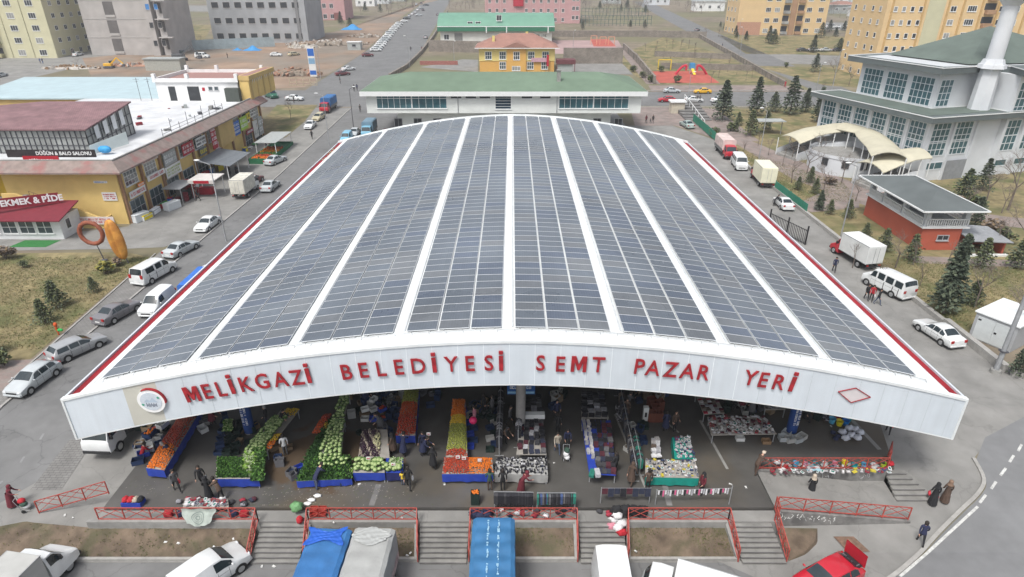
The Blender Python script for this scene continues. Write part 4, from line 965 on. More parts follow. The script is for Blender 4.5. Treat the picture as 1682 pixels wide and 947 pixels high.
def topat(kind,px,py,zr,ang,label,back,col=P_WHITE):
    p=P(px,py,-1.5+zr);return place_xy(kind,p.x-math.cos(ang)*back,p.y-math.sin(ang)*back,ang,label,col,z=-1.48)
topat('transit',1003,893,2.35,R(-91),'tall white van with its rear to the stairs under the bag stack',-2.65)
t=lorry('box_truck','white box van at the bottom edge with its dark windscreen facing left',0,0,6.2,2.1,2.7,BOXW,P_WHITE,1.55,hood=False);p=P(1085,935,-.6);setat(t,p.x+1.5,p.y-2.3,R(180-22),-1.48)
place('doblo',(305,985),(388,925),'white small van at the bottom edge in front of the long soil bed',P_WHITE)
t=lorry('box_truck','white pickup van with a grey box body in the bottom left corner',0,0,5.6,2.0,2.6,BOXG,P_WHITE,1.9,hood=True);a,c=G(20,1010),G(112,915);d=(c-a).normalized();m=c-d*2.75;setat(t,m.x,m.y,math.atan2(d.y,d.x)-.0)
t=place('hatch',(1395,940),(1310,985),'red car with its boot lid raised and engine bay open at the bottom edge',P_RED)
b=MB();p0=t.location;
b.grid(lambda u,v:(-2.05-.02*v+.1*v,(u-.5)*1.3,.98+.95*v),8,6);b.grid(lambda u,v:(-2.09-.02*v+.1*v,(u-.5)*1.3,.98+.95*v),8,6,flip=True);b.build('raised_lid',P_RED,t)
b=MB();b.box(-2.0,-1.2,-.55,.55,1.08,1.11);b.build('boot_opening',BLACK,t)
b=MB()
for k in range(12): b.box(-1.95+random.uniform(0,.6),-1.8+random.uniform(0,.55),-.5+k*.08,-.44+k*.08,1.11,1.15+random.uniform(0,.05))
b.build('boot_contents',mat('engine_grey',(.12,.12,.13),.5,.4,6),t)
for o in list(bpy.data.objects):
    if '_proto' in o: del o['_proto']
_wc={}
def win_mesh(w,h,nx=2,ny=1,fm=None,gm=None,fw=.07,transom=None,sill=True,depth=.06,name='window'):
    key=(round(w,2),round(h,2),nx,ny,fm.name,gm.name,fw,transom,sill)
    if key in _wc:return _wc[key]
    b=MB();b.box(-w/2+.01,w/2-.01,-.02,.0,.01,h-.01,1)
    for x in(-w/2,w/2-fw):b.box(x,x+fw,-depth,0,0,h)
    for z in(0,h-fw):b.box(-w/2+fw,w/2-fw,-depth+.002,0,z,z+fw)
    for i in range(1,nx):x=-w/2+w*i/nx;b.box(x-fw*.35,x+fw*.35,-depth+.01,0,fw,h-fw)
    for j in range(1,ny):z=h*j/ny;b.box(-w/2+fw,w/2-fw,-depth+.013,0,z-fw*.35,z+fw*.35)
    if transom:b.box(-w/2+fw,w/2-fw,-depth+.004,0,h*transom-fw*.5,h*transom+fw*.5)
    if sill:b.box(-w/2-.06,w/2+.06,-depth-.08,0,-.07,0)
    me=b.mesh(name,[fm,gm]);_wc[key]=me;return me
def face_mat(W,D,face):
    return {'S':Matrix.Translation((0,0,0)),'E':Matrix.Translation((W,0,0))@Matrix.Rotation(R(90),4,'Z'),'N':Matrix.Translation((W,D,0))@Matrix.Rotation(R(180),4,'Z'),'W':Matrix.Translation((0,D,0))@Matrix.Rotation(R(-90),4,'Z')}[face]
def put_win(t,me,W,D,face,s,z,off=0,name='window'):
    M=face_mat(W,D,face)@Matrix.Translation((s,-.004-off,z));o=obj(name,me,t);o.matrix_local=M;return o
FW=mat('white_frame',(.72,.73,.72),.5,.04);FD=mat('dark_frame',(.08,.08,.09),.5,.1);FG=mat('grey_frame',(.35,.36,.37),.5,.1)
DARKG=mat('dark_opening',(.035,.038,.042),.6,.3,1)
GBLUE=mat('blue_glass',(.05,.12,.14),.12,.35,.5,spec=.7)
CURT=mat('curtained_glass',(.28,.28,.27),.3,.4,.6,spec=.6)
def block(t,name,x0,x1,y0,y1,z0,z1,m,bevel=0): b=MB();b.box(x0,x1,y0,y1,z0,z1);return b.build(name,m,t,bevel=bevel)
def hip(t,name,x0,x1,y0,y1,z,h,m,ov=.8,inset=None,th=.25,fm=None):
    x0-=ov;x1+=ov;y0-=ov;y1+=ov;i=inset if inset is not None else min(x1-x0,y1-y0)/2
    if x1-x0>=y1-y0: r=[(x0+i,(y0+y1)/2),(x1-i,(y0+y1)/2)]
    else: r=[((x0+x1)/2,y0+i),((x0+x1)/2,y1-i)]
    b=MB();v=[(x0,y0,z+th),(x1,y0,z+th),(x1,y1,z+th),(x0,y1,z+th),(*r[0],z+th+h),(*r[1],z+th+h)]
    if x1-x0>=y1-y0: f=[(0,1,5,4),(1,2,5),(2,3,4,5),(3,0,4)]
    else: f=[(0,1,4),(1,2,5,4),(2,3,5),(3,0,4,5)]
    b.add(v,f);o=b.build(name,m,t)
    b=MB();b.box(x0-.02,x1+.02,y0-.02,y1+.02,z,z+th-.004);b.build('eave',fm or FW,o);return o
W1=mat('pale_render',(.66,.68,.65),.8,.05,.6,var2=.08)
GRNROOF=mat('green_roof_felt',(.14,.20,.14),.85,.07,.5,var2=.12,scale2=.08,detail=8)
y0=120.;xl=PY(590,150,y0).x;xr=PY(1064,155,y0).x;zt1=PY(800,150,y0).z;zs=PY(800,187,y0).z
wd=xr-xl
t=thing('municipal_building','long two storey pale building with a green hipped roof right behind the hall','building',(xl,y0,.56))
zz=.56;ev=zt1-zz
block(t,'upper_storey',.9,wd-.9,.9,20,zs-zz,ev-.9,W1)
block(t,'lower_storey',6,wd-6,4,18,-.5,zs-zz-.002,W1)
rf=hip(t,'roof',.9,wd-.9,.9,20,ev-.85,2.2,GRNROOF,ov=.9,inset=8,th=.85)
b=MB();b.box(wd*.69,wd*.69+.7,5,5.7,ev+.2,ev+3.0);b.box(wd*.69-.1,wd*.69+.8,4.9,5.8,ev+3.0,ev+3.2);b.build('chimney',CONC,rf)
uw,ud=wd-1.8,19.1
def mw(x0,x1,z0,z1,nx,ny,tr=None,g=GBLUE,off=0,fm=FW):
    me=win_mesh(x1-x0,z1-z0,nx,ny,fm,g,.10,tr);o=obj('window',me,t);o.location=((x0+x1)/2,.9-.004-off,z0);return o
sx=lambda px:PY(px,165,y0+.9).x-xl
zp=lambda py:PY(800,py,y0+.9).z-zz
mw(sx(618),sx(676),zp(178),zp(155.5),6,1,.75);mw(sx(676.3),sx(734),zp(178),zp(155.5),5,1,.75)
mw(sx(918),sx(975),zp(178),zp(156),6,1,.75);mw(sx(975.3),sx(1033),zp(178),zp(156),5,1,.75)
for a in(740,764,787,856,886): mw(sx(a),sx(a+19),zp(162),zp(156),1,1,None,DARKG)
mw(sx(813),sx(840),zp(179),zp(156),1,5,None,mat('night_glass',(.02,.04,.06),.15,.3,1))
for a in(648,680,712,742,930,975,1010):
    me=win_mesh(1.6,2.0,2,1,FG,DARKG,.1);o=obj('window',me,t);o.location=(PY(a+6,195,y0+4).x-xl,4-.004,1.9)
b=MB();b.cyl((sx(752),.82,zs-zz),(sx(752),.82,ev-.9),.07,.07,8);b.cyl((sx(915),.82,zs-zz),(sx(915),.82,ev-.9),.07,.07,8);b.build('downpipe',GREYM,t)
b=MB();b.box(PY(630,200,y0+4).x-xl,PY(650,200,y0+4).x-xl,3.4,3.95,1.2,1.9);b.build('door_canopy',RED,t)
YEL=mat('yellow_render',(.64,.46,.17),.85,.05,.8,var2=.1,scale2=.2);YEL2=mat('ochre_render',(.52,.37,.15),.85,.06,.8,var2=.1)
TILE=brickmat('mauve_tiles',(.22,.12,.13),(.26,.15,.155),(.12,.07,.07),1,.3,.33,.02,rot=0)
EAVE=mat('weathered_eave',(.24,.19,.17),.85,.2,1.2,rgb2=(.27,.13,.12),scale2=.5,mix=.6)
sx0,sy0,sl=-49.9,77.0,50.0    # east wall X, south wall Y, length north
t=thing('shop_building','yellow two storey shop building with a tiled eave and roof terrace along the left street','building',(sx0,sy0,0))
SH=7.6
block(t,'main_wall',-14.5,0,0,sl,-.2,SH,YEL)
block(t,'rear_wall',-34,-14.52,12,sl-2,-.2,SH,YEL2)
block(t,'veranda_floor',-30,-14.53,-1.5,12,-.2,3.6,CONC)
block(t,'terrace',-33,-.4,.4,sl-.4,SH+.01,SH+.35,mat('terrace_white',(.58,.59,.60),.7,.06,1,var2=.2,detail=8))
b=MB()      # tiled pent eave all round south and east
z0,z1=SH-.35,SH+.75
b.add([(1.6,-1.6,z0),(1.6,sl+.5,z0),(.1,sl+.5,z1),(.1,-.1,z1),(-34,-1.6,z0),(-34,-.1,z1),(1.6,-1.6,z0-.2),(1.6,sl+.5,z0-.2),(-34,-1.6,z0-.2)],[(0,1,2,3),(4,0,3,5),(6,7,1,0),(8,6,0,4)])
b.add([(1.6,-1.6,z0-.2),(1.6,sl+.5,z0-.2),(0,sl+.5,z0-.2),(0,0,z0-.2),(-34,-1.6,z0-.2),(-34,0,z0-.2)],[(0,3,2,1),(4,5,3,0)])
b.build('eave',EAVE,t)
b=MB();b.box(-33.5,.15,-.1,.15,z1-.3,z1+.12);b.box(-.1,.15,.15,sl,z1-.3,z1+.12);b.build('parapet',CONC,t)
for k,x in enumerate((-17,-24.5,-31)):
    b=MB();b.cyl((x,-.9,3.6),(x,-.9,SH-.5),.42,.42,14);b.build('column',mat('orange_column',(.42,.22,.08),.8,.06),t)
b=MB();b.box(-16.5,-14.6,.5,2,3.6,SH);b.build('pillar',mat('deep_yellow',(.55,.36,.03),.8,.05),t)
for i in range(11):
    y=.2+i*4.9;b=MB();b.box(-.02,.28,y,y+.42,-.1,SH-.55);b.build('pilaster',mat('brown_pilaster',(.28,.16,.09),.8,.08),t)
for i in range(10):
    y=.2+i*4.9+2.66
    me=win_mesh(3.0,1.9,4,3,FW,CURT if i%2 else WGLASS,.08);o=obj('window',me,t);o.location=(.006,y,4.5);o.rotation_euler=(0,0,R(90))
    if i not in(6,7):
        me=win_mesh(3.4,2.5,3,2,FG,WGLASS,.1,sill=False,name='shop_front');o=obj('shop_front',me,t);o.location=(.006,y,.15);o.rotation_euler=(0,0,R(90))
b=MB();b.box(.02,.9,28.5,34.5,3.2,SH-.5);b.build('bay_box',YEL2,t)
st=thing('outdoor_stair','yellow walled outdoor stair climbing along the south face of the shop building','stairs',(sx0,sy0,0))
b=MB();b.add([(-14,-1.6,0),(-2.2,-1.6,0),(-2.2,-1.6,1.3),(-5.2,-1.6,2.6),(-8.5,-1.6,3.0),(-12.4,-1.6,4.6),(-14,-1.6,4.6)],[(0,1,2,3,4,5,6)]);
b.add([(-14,-1.35,0),(-2.2,-1.35,0),(-2.2,-1.35,1.3),(-5.2,-1.35,2.6),(-8.5,-1.35,3.0),(-12.4,-1.35,4.6),(-14,-1.35,4.6)],[(6,5,4,3,2,1,0)])
tp=[(-2.2,1.3),(-5.2,2.6),(-8.5,3.0),(-12.4,4.6),(-14,4.6)]
for i in range(4): (xa,za),(xb2,zb)=tp[i],tp[i+1];b.add([(xa,-1.6,za),(xa,-1.35,za),(xb2,-1.35,zb),(xb2,-1.6,zb)],[(0,1,2,3)])
b.box(-2.2,-2.0,-1.6,0,0,1.3);b.build('parapet',YEL,st)
b=MB();
for i in range(14): b.box(-12.4+i*.6,-11.8+i*.6,-1.34,-.02,0,4.0-i*.25)
b.build('steps',CONC,st)
b=MB();b.add([(-11.0,-1.63,1.0),(-6.4,-1.63,.6),(-6.4,-1.63,1.9),(-11.0,-1.63,2.8)],[(0,1,2,3)]);b.build('stair_opening',DARKG,st)
b=MB()
for i in range(6): b.bar((-10.5+i*.5,-1.5,3.6-i*.15),(-10.5+i*.5,-1.5,4.9-i*.2),.04)
b.bar((-10.5,-1.5,4.9),(-8,-1.5,3.9),.04);b.bar((-10.5,-1.5,4.2),(-8,-1.5,3.3),.04);b.build('handrail',mat('rusty_rail',(.22,.15,.08),.7,.2),st)
PH=P(140,212,12.2);z=SH+.36
t=thing('roof_pavilion','rooftop banquet pavilion with a mauve sloping roof and black lattice glass walls','pavilion',(sx0-1.5,sy0+1.0,z))
px0=-34
b=MB();a_=[P(-60,212,11.2),P(140,212,11.2),P(215,166,12.6),P(70,166,12.6),P(-60,178,12.4)];L0=Vector((sx0-1.5,sy0+1.0,z))
vs=[v-L0 for v in a_];b.add(vs+[v-Vector((0,0,.18)) for v in vs],[(0,1,2,3,4),(9,8,7,6,5),(0,5,6,1),(1,6,7,2),(2,7,8,3)]);b.build('roof',TILE,t)
c0=vs[0]+Vector((0,.35,-.2));c1=vs[1]+Vector((-.35,.35,-.2));c2=vs[2]+Vector((-.4,-.3,-.2))
for nm,(A,B,n) in(('lattice_wall',(c0,c1,22)),('lattice_wall',(c1,c2,10))):
    b=MB();A0=Vector((A.x,A.y,0));B0=Vector((B.x,B.y,0))
    for i in range(n+1):
        f=i/n;b.bar(A0.lerp(B0,f),A.lerp(B,f),.09,.09,0)
    for h in(.02,.35,.68,.97): b.bar(A0.lerp(A,h),B0.lerp(B,h),.08,.08,0)
    nrm=(B0-A0).cross(Vector((0,0,1))).normalized()*-.06
    b.add([A0+nrm,B0+nrm,B+nrm,A+nrm],[(0,1,2,3)],1);b.build(nm,[FD,mat('dusty_glass',(.30,.31,.30),.35,.25,.5)],t)
    if n==10:
        for k in range(4):
            f0=.16+k*.19;b=MB();w_=[A0.lerp(B0,f0),A0.lerp(B0,f0+.09),A.lerp(B,f0+.09),A.lerp(B,f0)];off=nrm*-1.9
            b.add([w_[0].lerp(w_[3],.45)+off,w_[1].lerp(w_[2],.45)+off,w_[2].lerp(w_[1],.06)+off,w_[3].lerp(w_[0],.06)+off],[(0,1,2,3),(3,2,1,0)][:1]);b.build('curtain',TXT,t)
b=MB();q=[P(152,250,SH+.8),P(205,228,SH+.8),P(207,222,SH+2.8),P(170,232,SH+2.2)]
q=[Vector(P(150,254,SH+.6)),Vector(P(212,236,SH+.6))];d=(q[1]-q[0])
b.add([q[0],q[1],q[1]+Vector((-.2,.3,1.6)),q[0]+Vector((-.2,.3,1.1)),q[0]+Vector((-.05,.12,0)),q[1]+Vector((-.05,.12,0)),q[1]+Vector((-.25,.42,1.6)),q[0]+Vector((-.25,.42,1.1))],[(0,1,2,3),(7,6,5,4),(3,2,6,7),(1,5,6,2),(4,0,3,7)])
tag(b.build('roof_board',mat('pale_board',(.62,.68,.66),.6,.04)),'pale blank board leaning on the terrace edge above the yellow wall','board')
b=MB();p=P(172,245,SH+1);b.ball((p.x,p.y,SH+1.0),(.9,.5,.5),10,6);tag(b.build('tarp_bundle',mat('cyan_tarp',(.04,.3,.6),.6,.1)),'bright blue covered bundle beside the blank board on the shop roof','bundle')
def sign(label,A,B,h,m,name='sign',depth=.08,text=None,tm=None,size=.5,scr=0,seed=0,group=None,bold=.01,bands=None,xs=1,tz=0,tx=0):
    """flat sign between world points A (left) and B (right, bottom edge) with height h"""
    A=Vector(A);B=Vector(B);d=B-A;L=Vector((d.x,d.y,0)).length;t=thing(name,label,'sign',A,math.atan2(d.y,d.x),group)
    s=d.z/L
    b=MB();b.add([(0,0,0),(L,0,d.z),(L,depth,d.z),(0,depth,0),(0,0,h),(L,0,d.z+h),(L,depth,d.z+h),(0,depth,h)],[(0,1,5,4),(1,2,6,5),(2,3,7,6),(3,0,4,7),(4,5,6,7),(3,2,1,0)]);b.build('board',m,t)
    if text: put_text('lettering',text,size,tm or TXT,t,(L/2+tx,-.012,h/2+d.z/2+tz),(R(90),-math.atan(s),0),.02,bold,1,xs)
    if scr: scribble(t,L*.86,h*.74,L*.07,h*.13,tm or TXT,scr,-.004,seed)
    if bands:
        for (f0,f1,mm) in bands: b=MB();b.box(.02,L-.02,-.006,-.001,h*f0,h*f1);b.build('band',mm,t)
    return t
SRED=mat('sign_red',(.38,.01,.025),.5,.06);SBLK=mat('sign_black',(.03,.025,.03),.5,.2);SWHT=mat('sign_white_board',(.68,.68,.66),.6,.05);SGRN=mat('sign_green',(.03,.3,.06),.5,.05);SLIME=mat('sign_lime',(.35,.55,.05),.5,.1)
SYEL=mat('sign_yellow',(.75,.6,.02),.5,.05);SBLU=mat('sign_blue',(.02,.12,.45),.5,.1);SGRY=mat('sign_greyboard',(.35,.37,.36),.6,.1)
TRED=mat('text_red',(.45,.02,.03),.5,.05);TBLK=mat('text_black',(.03,.03,.03),.6)
yy=sy0+.75
def on(px,py,Y): v=PY(px,py,Y);return v
a=on(5,237,yy-.4);c=on(155,246,yy-.4)
sign('black rooftop sign with white and red lettering below the mauve roof',(a.x,yy-.4,SH+1.1),(c.x,yy-.4,SH+1.1),.95,SBLK,text='DÜĞÜN & BALO SALONU',size=.6,tx=1.6,bold=.015,xs=1.0)
sign('red rooftop sign under the black sign above the tiled eave',(on(34,250,yy-.6).x,yy-.6,SH+.45),(on(93,250,yy-.6).x,yy-.6,SH+.45),.85,SRED,text='DÜĞÜN SALONU',size=.38,bold=.01,tz=-.12)
BX=lambda px,z,Y:PY(px,0,Y)
bk=thing('bakery_kiosk','white glazed bakery kiosk with a dark red awning roof below the yellow wall','kiosk',(-64.5,71.6,0))
block(bk,'glass_wall',0,9.6,.0,3.8,.0,2.7,mat('kiosk_white',(.65,.66,.66),.6,.05))
for i in range(4):
    me=win_mesh(1.9,1.7,2,2,FW,WGLASS,.09);o=obj('window',me,bk);o.location=(1.2+i*2.15,-.004,.75)
me=win_mesh(1.0,1.4,1,1,FW,WGLASS,.12);o=obj('window',me,bk);o.matrix_local=face_mat(9.6,3.8,'E')@Matrix.Translation((1.4,-.01,.9))
b=MB();b.add([(1.2,-1.0,2.75),(10.4,-1.0,2.75),(9.9,4.0,3.7),(1.0,4.0,3.7),(1.2,-1.0,2.62),(10.4,-1,2.62),(9.9,4,3.57),(1,4,3.57)],[(0,1,2,3),(4,5,1,0),(5,6,2,1),(7,4,0,3),(7,6,5,4)]);b.build('awning',mat('awning_red',(.17,.018,.03),.7,.1),bk)
block(bk,'side_roof',-8,1.15,-.3,5,2.6,2.75,GREYM)
b=MB();b.add([(4.6,-2.6,.03),(9.0,-2.6,.03),(9.4,-.4,.03),(5.0,-.4,.03)],[(0,1,2,3)]);tag(b.build('grass_mat',mat('artificial_turf',(.03,.16,.04),.95,.2,8),loc=(-64.5,71.6,.015)),'green artificial grass mat in front of the bakery kiosk','mat')
sign('dark red tilted bakery sign reading bread and pide in white letters',P(-34,348,3.6)+Vector((0,0,0)),P(100,333,3.6),1.35,mat('bakery_red',(.22,.015,.03),.5,.06),text='EKMEK & PİDE',size=1.05,bold=.035,tx=1.3,xs=.95)
sign('long white and pink banner on the yellow wall beside the pretzel sign',(-54.4,75.2,.5),(-50.3,75.2,.5),1.0,mat('banner_pinkwhite',(.62,.55,.52),.6,.08),scr=2,tm=TRED,seed=5,ck=.5) if 0 else sign('long white and pink banner on the yellow wall beside the pretzel sign',(-55.6,75.2,.6),(-50.6,75.2,.6),1.0,mat('banner_pinkwhite',(.62,.55,.52),.6,.08),scr=2,tm=TRED,seed=5)
sign('small white poster pinned at the corner of the yellow wall',(-52.3,76.9,3.2),(-50.5,76.9,3.2),1.1,SWHT,scr=3,tm=TRED,seed=6)
sign('narrow blue and white street name plate on the yellow wall',(-52.9,76.9,5.5),(-51.2,76.9,5.5),.28,SWHT,scr=1,tm=SBLU,seed=7)
g=G(172,428);t=thing('pretzel_sign','big brown ring shaped pretzel sign on a thin black post','sign',(g.x,g.y,0),R(0))
b=MB();b.cyl((0,0,0),(-.35,0,2.0),.06,.05,8);b.ball((0,0,.08),(.4,.35,.15),8,5);b.build('post',[FD],t)
b=MB();ring=24;k=10;vs=[];cx_,cz_=-.55,3.35
for i in range(ring):
    a=2*math.pi*i/ring
    for j in range(k):
        c=2*math.pi*j/k;r=1.25+.24*math.cos(c)*(1+.12*math.sin(a*14));vs.append((cx_+math.cos(a)*r,.22*math.sin(c),cz_+math.sin(a)*r))
b.add(vs,[(i*k+j,i*k+(j+1)%k,((i+1)%ring)*k+(j+1)%k,((i+1)%ring)*k+j) for i in range(ring) for j in range(k)],0,True);b.build('ring',mat('pretzel_brown',(.25,.075,.04),.7,.2,6),t)
g=G(212,433);t=thing('bread_sign','giant golden loaf shaped sign standing upright at the pavement corner','sign',(g.x,g.y,0),R(0))
b=MB();b.cyl((0,0,0),(-.25,0,1.0),.06,.05,8);b.build('post',FD,t)
b=MB();n1,n2=16,18;cz=2.9
def loaf(u,v):
    a=u*2*math.pi;ph=-math.pi/2+math.pi*v;r=math.cos(ph)**.8 if math.cos(ph)>0 else 0
    x=.88*r*math.cos(a);y=.5*r*math.sin(a);z=2.35*math.sin(ph)
    if y<0: 
        g_=math.exp(-(x/.09)**2)*.18*r;y+=g_
    return (x-.75-.05*z*1.6+.1,y,cz+z)
b.grid(loaf,40,n2,0,True);b.build('loaf',mat('bread_gold',(.55,.26,.05),.6,.25,1.5,rgb2=(.42,.17,.03),scale2=.8),t)
SG=[(1.0,3.0,3.8,.9,SWHT,TRED,1,'white shop sign with red lettering nearest the building corner'),(3.3,3.9,1.4,.5,mat('sign_orange',(.7,.2,.02),.5,.05),TXT,1,'small orange shop sign beside the corner shop'),
(5.4,6.3,4.2,.7,mat('sign_pale',(.55,.5,.45),.6,.05),TRED,1,'pale sign strip high above the second window'),(5.8,3.9,4.6,.75,SWHT,TRED,1,'long white sign with one red number below the second window'),
(10.8,4.6,3.6,1.9,SGRY,TXT,2,'large grey shop board with white lettering'),(10.6,2.9,4.4,1.6,SWHT,mat('text_lime',(.3,.4,.05),.5),3,'large white board with yellow green print under the grey board'),
(16.4,4.7,3.6,1.7,SRED,TXT,2,'bright red shop board between grey board and white board'),(20.9,4.9,3.4,1.4,SWHT,TBLK,2,'white shop board with a black emblem right of the red board'),
(21.5,3.4,2.4,1.2,mat('sign_dark_grey',(.13,.14,.14),.5,.1),SYEL,1,'dark board with yellow letters'),(25.2,3.6,1.8,4.0,SRED,TXT,4,'tall narrow red and white vertical board'),
(27.2,3.0,2.6,1.2,mat('sign_pinkish',(.6,.5,.52),.6,.05),TRED,1,'pale pink board under the tall red board'),(34.8,3.5,3.2,2.4,SBLU,TXT,3,'big blue board on the yellow facade'),(38.4,3.8,3.4,2.3,SLIME,TXT,2,'lime green board beside the blue board'),
(41.6,5.2,1.8,1.1,SYEL,TBLK,1,'small yellow board above the lime green board'),(40.4,2.6,3.4,.8,mat('sign_wine',(.25,.01,.04),.5,.1),TXT,1,'wine red strip sign beneath the lime board'),
(43.6,5.2,2.6,1.5,SWHT,TBLK,2,'white board with a dark picture near the far end of the facade'),(44,1.2,2.2,3.2,mat('sign_cloth',(.6,.6,.57),.6,.1),SGRY,2,'pale vertical cloth banner at the far end of the facade'),(46.6,1.2,2.2,3.4,SGRY,TXT,2,'grey vertical banner at the end of the shop building')]
for i,(y,z,wd_,h,m,tm,rows,lab) in enumerate(SG):
    dx=.45 if i not in(9,) else 1.0
    sign(lab,(sx0+dx,sy0+y,z),(sx0+dx,sy0+y+wd_,z),h,m,scr=rows,tm=tm,seed=20+i,name='shop_sign')
rn=random.Random(8)
for i in range(20):
    y=2+i*2.3+rn.uniform(-.5,.5);w_=rn.uniform(.7,1.8);h=rn.uniform(.5,1.2);x=sx0+rn.uniform(.9,1.6);b=MB();b.box(-.3,.3,-w_/2,w_/2,0,h);b.box(-.28,.28,-w_/2+.05,w_/2-.05,h,h+.12,1);b.box(.3,.33,-w_/2+.1,w_/2-.1,.1,h-.1,1)
    tag(b.build('display_bin',[(SWHT,SGRY,SRED,SBLU,WOOD,FD)[i%6],(SYEL,TXT,SGRN,SRED,SGRY)[i%5]],loc=(x,sy0+y,.03),rz=rn.uniform(-.2,.2)),'small display bin of coloured goods standing before the shop fronts','display','display bins before the shop fronts')
t=thing('pavement_canopy','grey corrugated canopy on white posts in front of the shops','canopy',(-46.8,95.5,0))
b=MB()
for i in range(26): b.box(-2.6,2.6,-.0+i*.33,.30+i*.33,3.0+.0,3.05+.03*(i%2));
b.X=None;o=b.build('roof',mat('corrugated_grey',(.22,.24,.26),.5,.1,2,metal=.3),t);o.rotation_euler=(0,R(8),0);o.location=(0,0,.0)
for x,y in((-2.4,.3),(2.4,.3),(-2.4,8.3),(2.4,8.3),(2.4,4.3)):
    b=MB();b.bar((x,y,0),(x,y,3.0-.14*x),.1);b.build('post',FW,t)
t=thing('street_stall','small white framed street stall with a red sign roof beside the box lorry','stall',(-46.2,87.6,0))
for x,y in((0,0),(3.2,0),(0,3),(3.2,3)):
    b=MB();b.bar((x,y,0),(x,y,2.7),.09);b.build('post',FW,t)
b=MB();b.box(-.3,3.5,-.3,3.3,2.7,2.82);b.box(-.3,3.5,-.34,-.3,2.3,2.82);b.build('roof',mat('stall_roof',(.6,.57,.54),.6,.1),t)
b=MB();b.box(.5,2.7,-.38,-.35,2.35,2.75);b.build('sign_board',SRED,t)
b=MB();b.box(-.1,1.8,1.8,2.8,0,1.0);b.build('counter',SRED,t)
b=MB();b.box(-2.0,-.3,1.2,2.6,0,.9);b.box(-1.9,-.4,1.3,2.5,1.2,2.1);tag(b.build('drinks_cooler',[SRED],loc=(-46.6,87.9,0)),'red drinks cooler left of the white framed stall','cooler')
for j,(px,py,lab) in enumerate([(232,362,'white chest freezer outside the corner shop'),(284,343,'grey white box crate outside the shops')]):
    g=G(px,py);b=MB();b.box(-1.1,1.1,-.5,.5,0,.95);b.box(-1.14,1.14,-.54,.54,.95,1.05);tag(b.build('freezer_box',mat('appliance_white',(.62,.65,.66),.4,.04),loc=(g.x,g.y,.03),rz=R(70),bevel=.04),lab,'freezer')
t=thing('street_awning','grey flat awning over dark goods beside the chest freezer','awning',(-48.2,84.5,0))
block(t,'roof',-.8,1.9,0,4.5,2.3,2.4,GREYM)
for y in(.1,4.4):
    b=MB();b.bar((1.8,y,0),(1.8,y,2.3),.07);b.build('post',GREYM,t)
b=MB()
for k in range(14): x=random.uniform(-.8,1.4);y=random.uniform(.2,4);b.box(x,x+random.uniform(.3,.7),y,y+random.uniform(.3,.7),0,random.uniform(.5,1.5),random.randrange(3))
b.build('goods',[BLACK,CONCD,mat('wine_goods',(.2,.03,.04))],t)['kind']='stuff'
t=thing('fruit_stand','long green walled fruit stand with oranges and red fruit on the pavement','stall',(-45.2,106,0))
GST=mat('stand_green',(.02,.14,.06),.7,.1)
b=MB();b.box(0,3.6,0,.15,0,1.1);b.box(3.45,3.6,0,13,0,1.1);b.box(0,.15,0,13,0,1.1);b.box(0,3.6,12.9,13,0,1.1);b.build('counter_wall',GST,t)
b=MB();b.box(.1,3.5,.1,12.9,.7,.8);b.build('shelf',GST,t)
b=MB()
for k in range(500):
    x=random.uniform(.3,3.2);y=random.uniform(.5,9);b.ball((x,y,.9+random.uniform(0,.25)),.13,5,3,int(y/1.6)%4)
ORA=mat('orange_fruit',(.60,.15,.012),.6,.15,9);TOM=mat('tomato',(.33,.04,.015),.5,.35,9);GRE=mat('leaf_green',(.04,.11,.02),.8,.3,9);
YGR=mat('yellow_green_fruit',(.36,.36,.04),.6,.2,9);MAND=mat('mandarin',(.68,.25,.01),.6,.15,9)
b.build('fruit',[ORA,TOM,GRE,MAND],t)['kind']='stuff'
for x,y in((.1,4),(3.5,4),(.1,12.5),(3.5,12.5)):
    b=MB();b.bar((x,y,1),(x,y,2.9),.09);b.build('post',FW,t)
b=MB();b.box(-.1,3.7,3.8,12.8,2.9,2.98);b.build('roof',SGRY,t)
z=SH+.36
a=P(262,165,z);c=P(395,165,z)
t=thing('rooftop_house','white rooftop house with dark doorways on the shop roof terrace','building',(a.x,a.y,z))
wd_=c.x-a.x
block(t,'wall',0,wd_,0,13,0,3.4,mat('white_render',(.74,.74,.73),.8,.04,1,var2=.06))
b=MB()
b.box(-.3,wd_+.3,-.3,.0,3.4,4.1);b.box(-.3,.0,0,13,3.4,4.1);b.box(wd_,wd_+.3,0,13,3.4,4.1);b.box(-.3,wd_+.3,13,13.3,3.4,4.1)
for x in(-.3,wd_*.38,wd_-.3):
    for y in(-.35,12.9): b.box(x,x+.6,y,y+.6,3.4,4.9)
b.build('parapet',_M['white_render'],t);block(t,'roof_deck',.0,wd_,.0,13,3.41,3.5,mat('terracotta_deck',(.3,.17,.15),.85,.1))
for x,w_ in((2.2,1.3),(5.8,2.2)): b=MB();b.box(x,x+w_,-.03,0,0,2.6);b.build('doorway',DARKG,t)
b=MB();b.box(wd_-2.2,wd_+.4,-1.2,0,0,2.4);b.build('shed',mat('shed_green',(.07,.08,.07),.8,.1),t)
b=MB();b.box(8.6,9.1,-.05,-.0,1.8,2.4);b.build('red_box',SRED,t)
for x in(10.2,11.3): me=win_mesh(.8,.7,1,1,FG,WGLASS,.08);o=obj('window',me,t);o.location=(x,-.004,1.9)
t=thing('yellow_tower_block','yellow square block with hanging trim rising at the far end of the shop building','building',(a.x+wd_+.35,a.y+.0,z))
bw=sx0+.3-(a.x+wd_+.35)
block(t,'wall',0,bw,0,13.5,0,3.7,YEL);block(t,'parapet',-.1,bw+.25,-.15,13.7,3.7,4.5,YEL2)
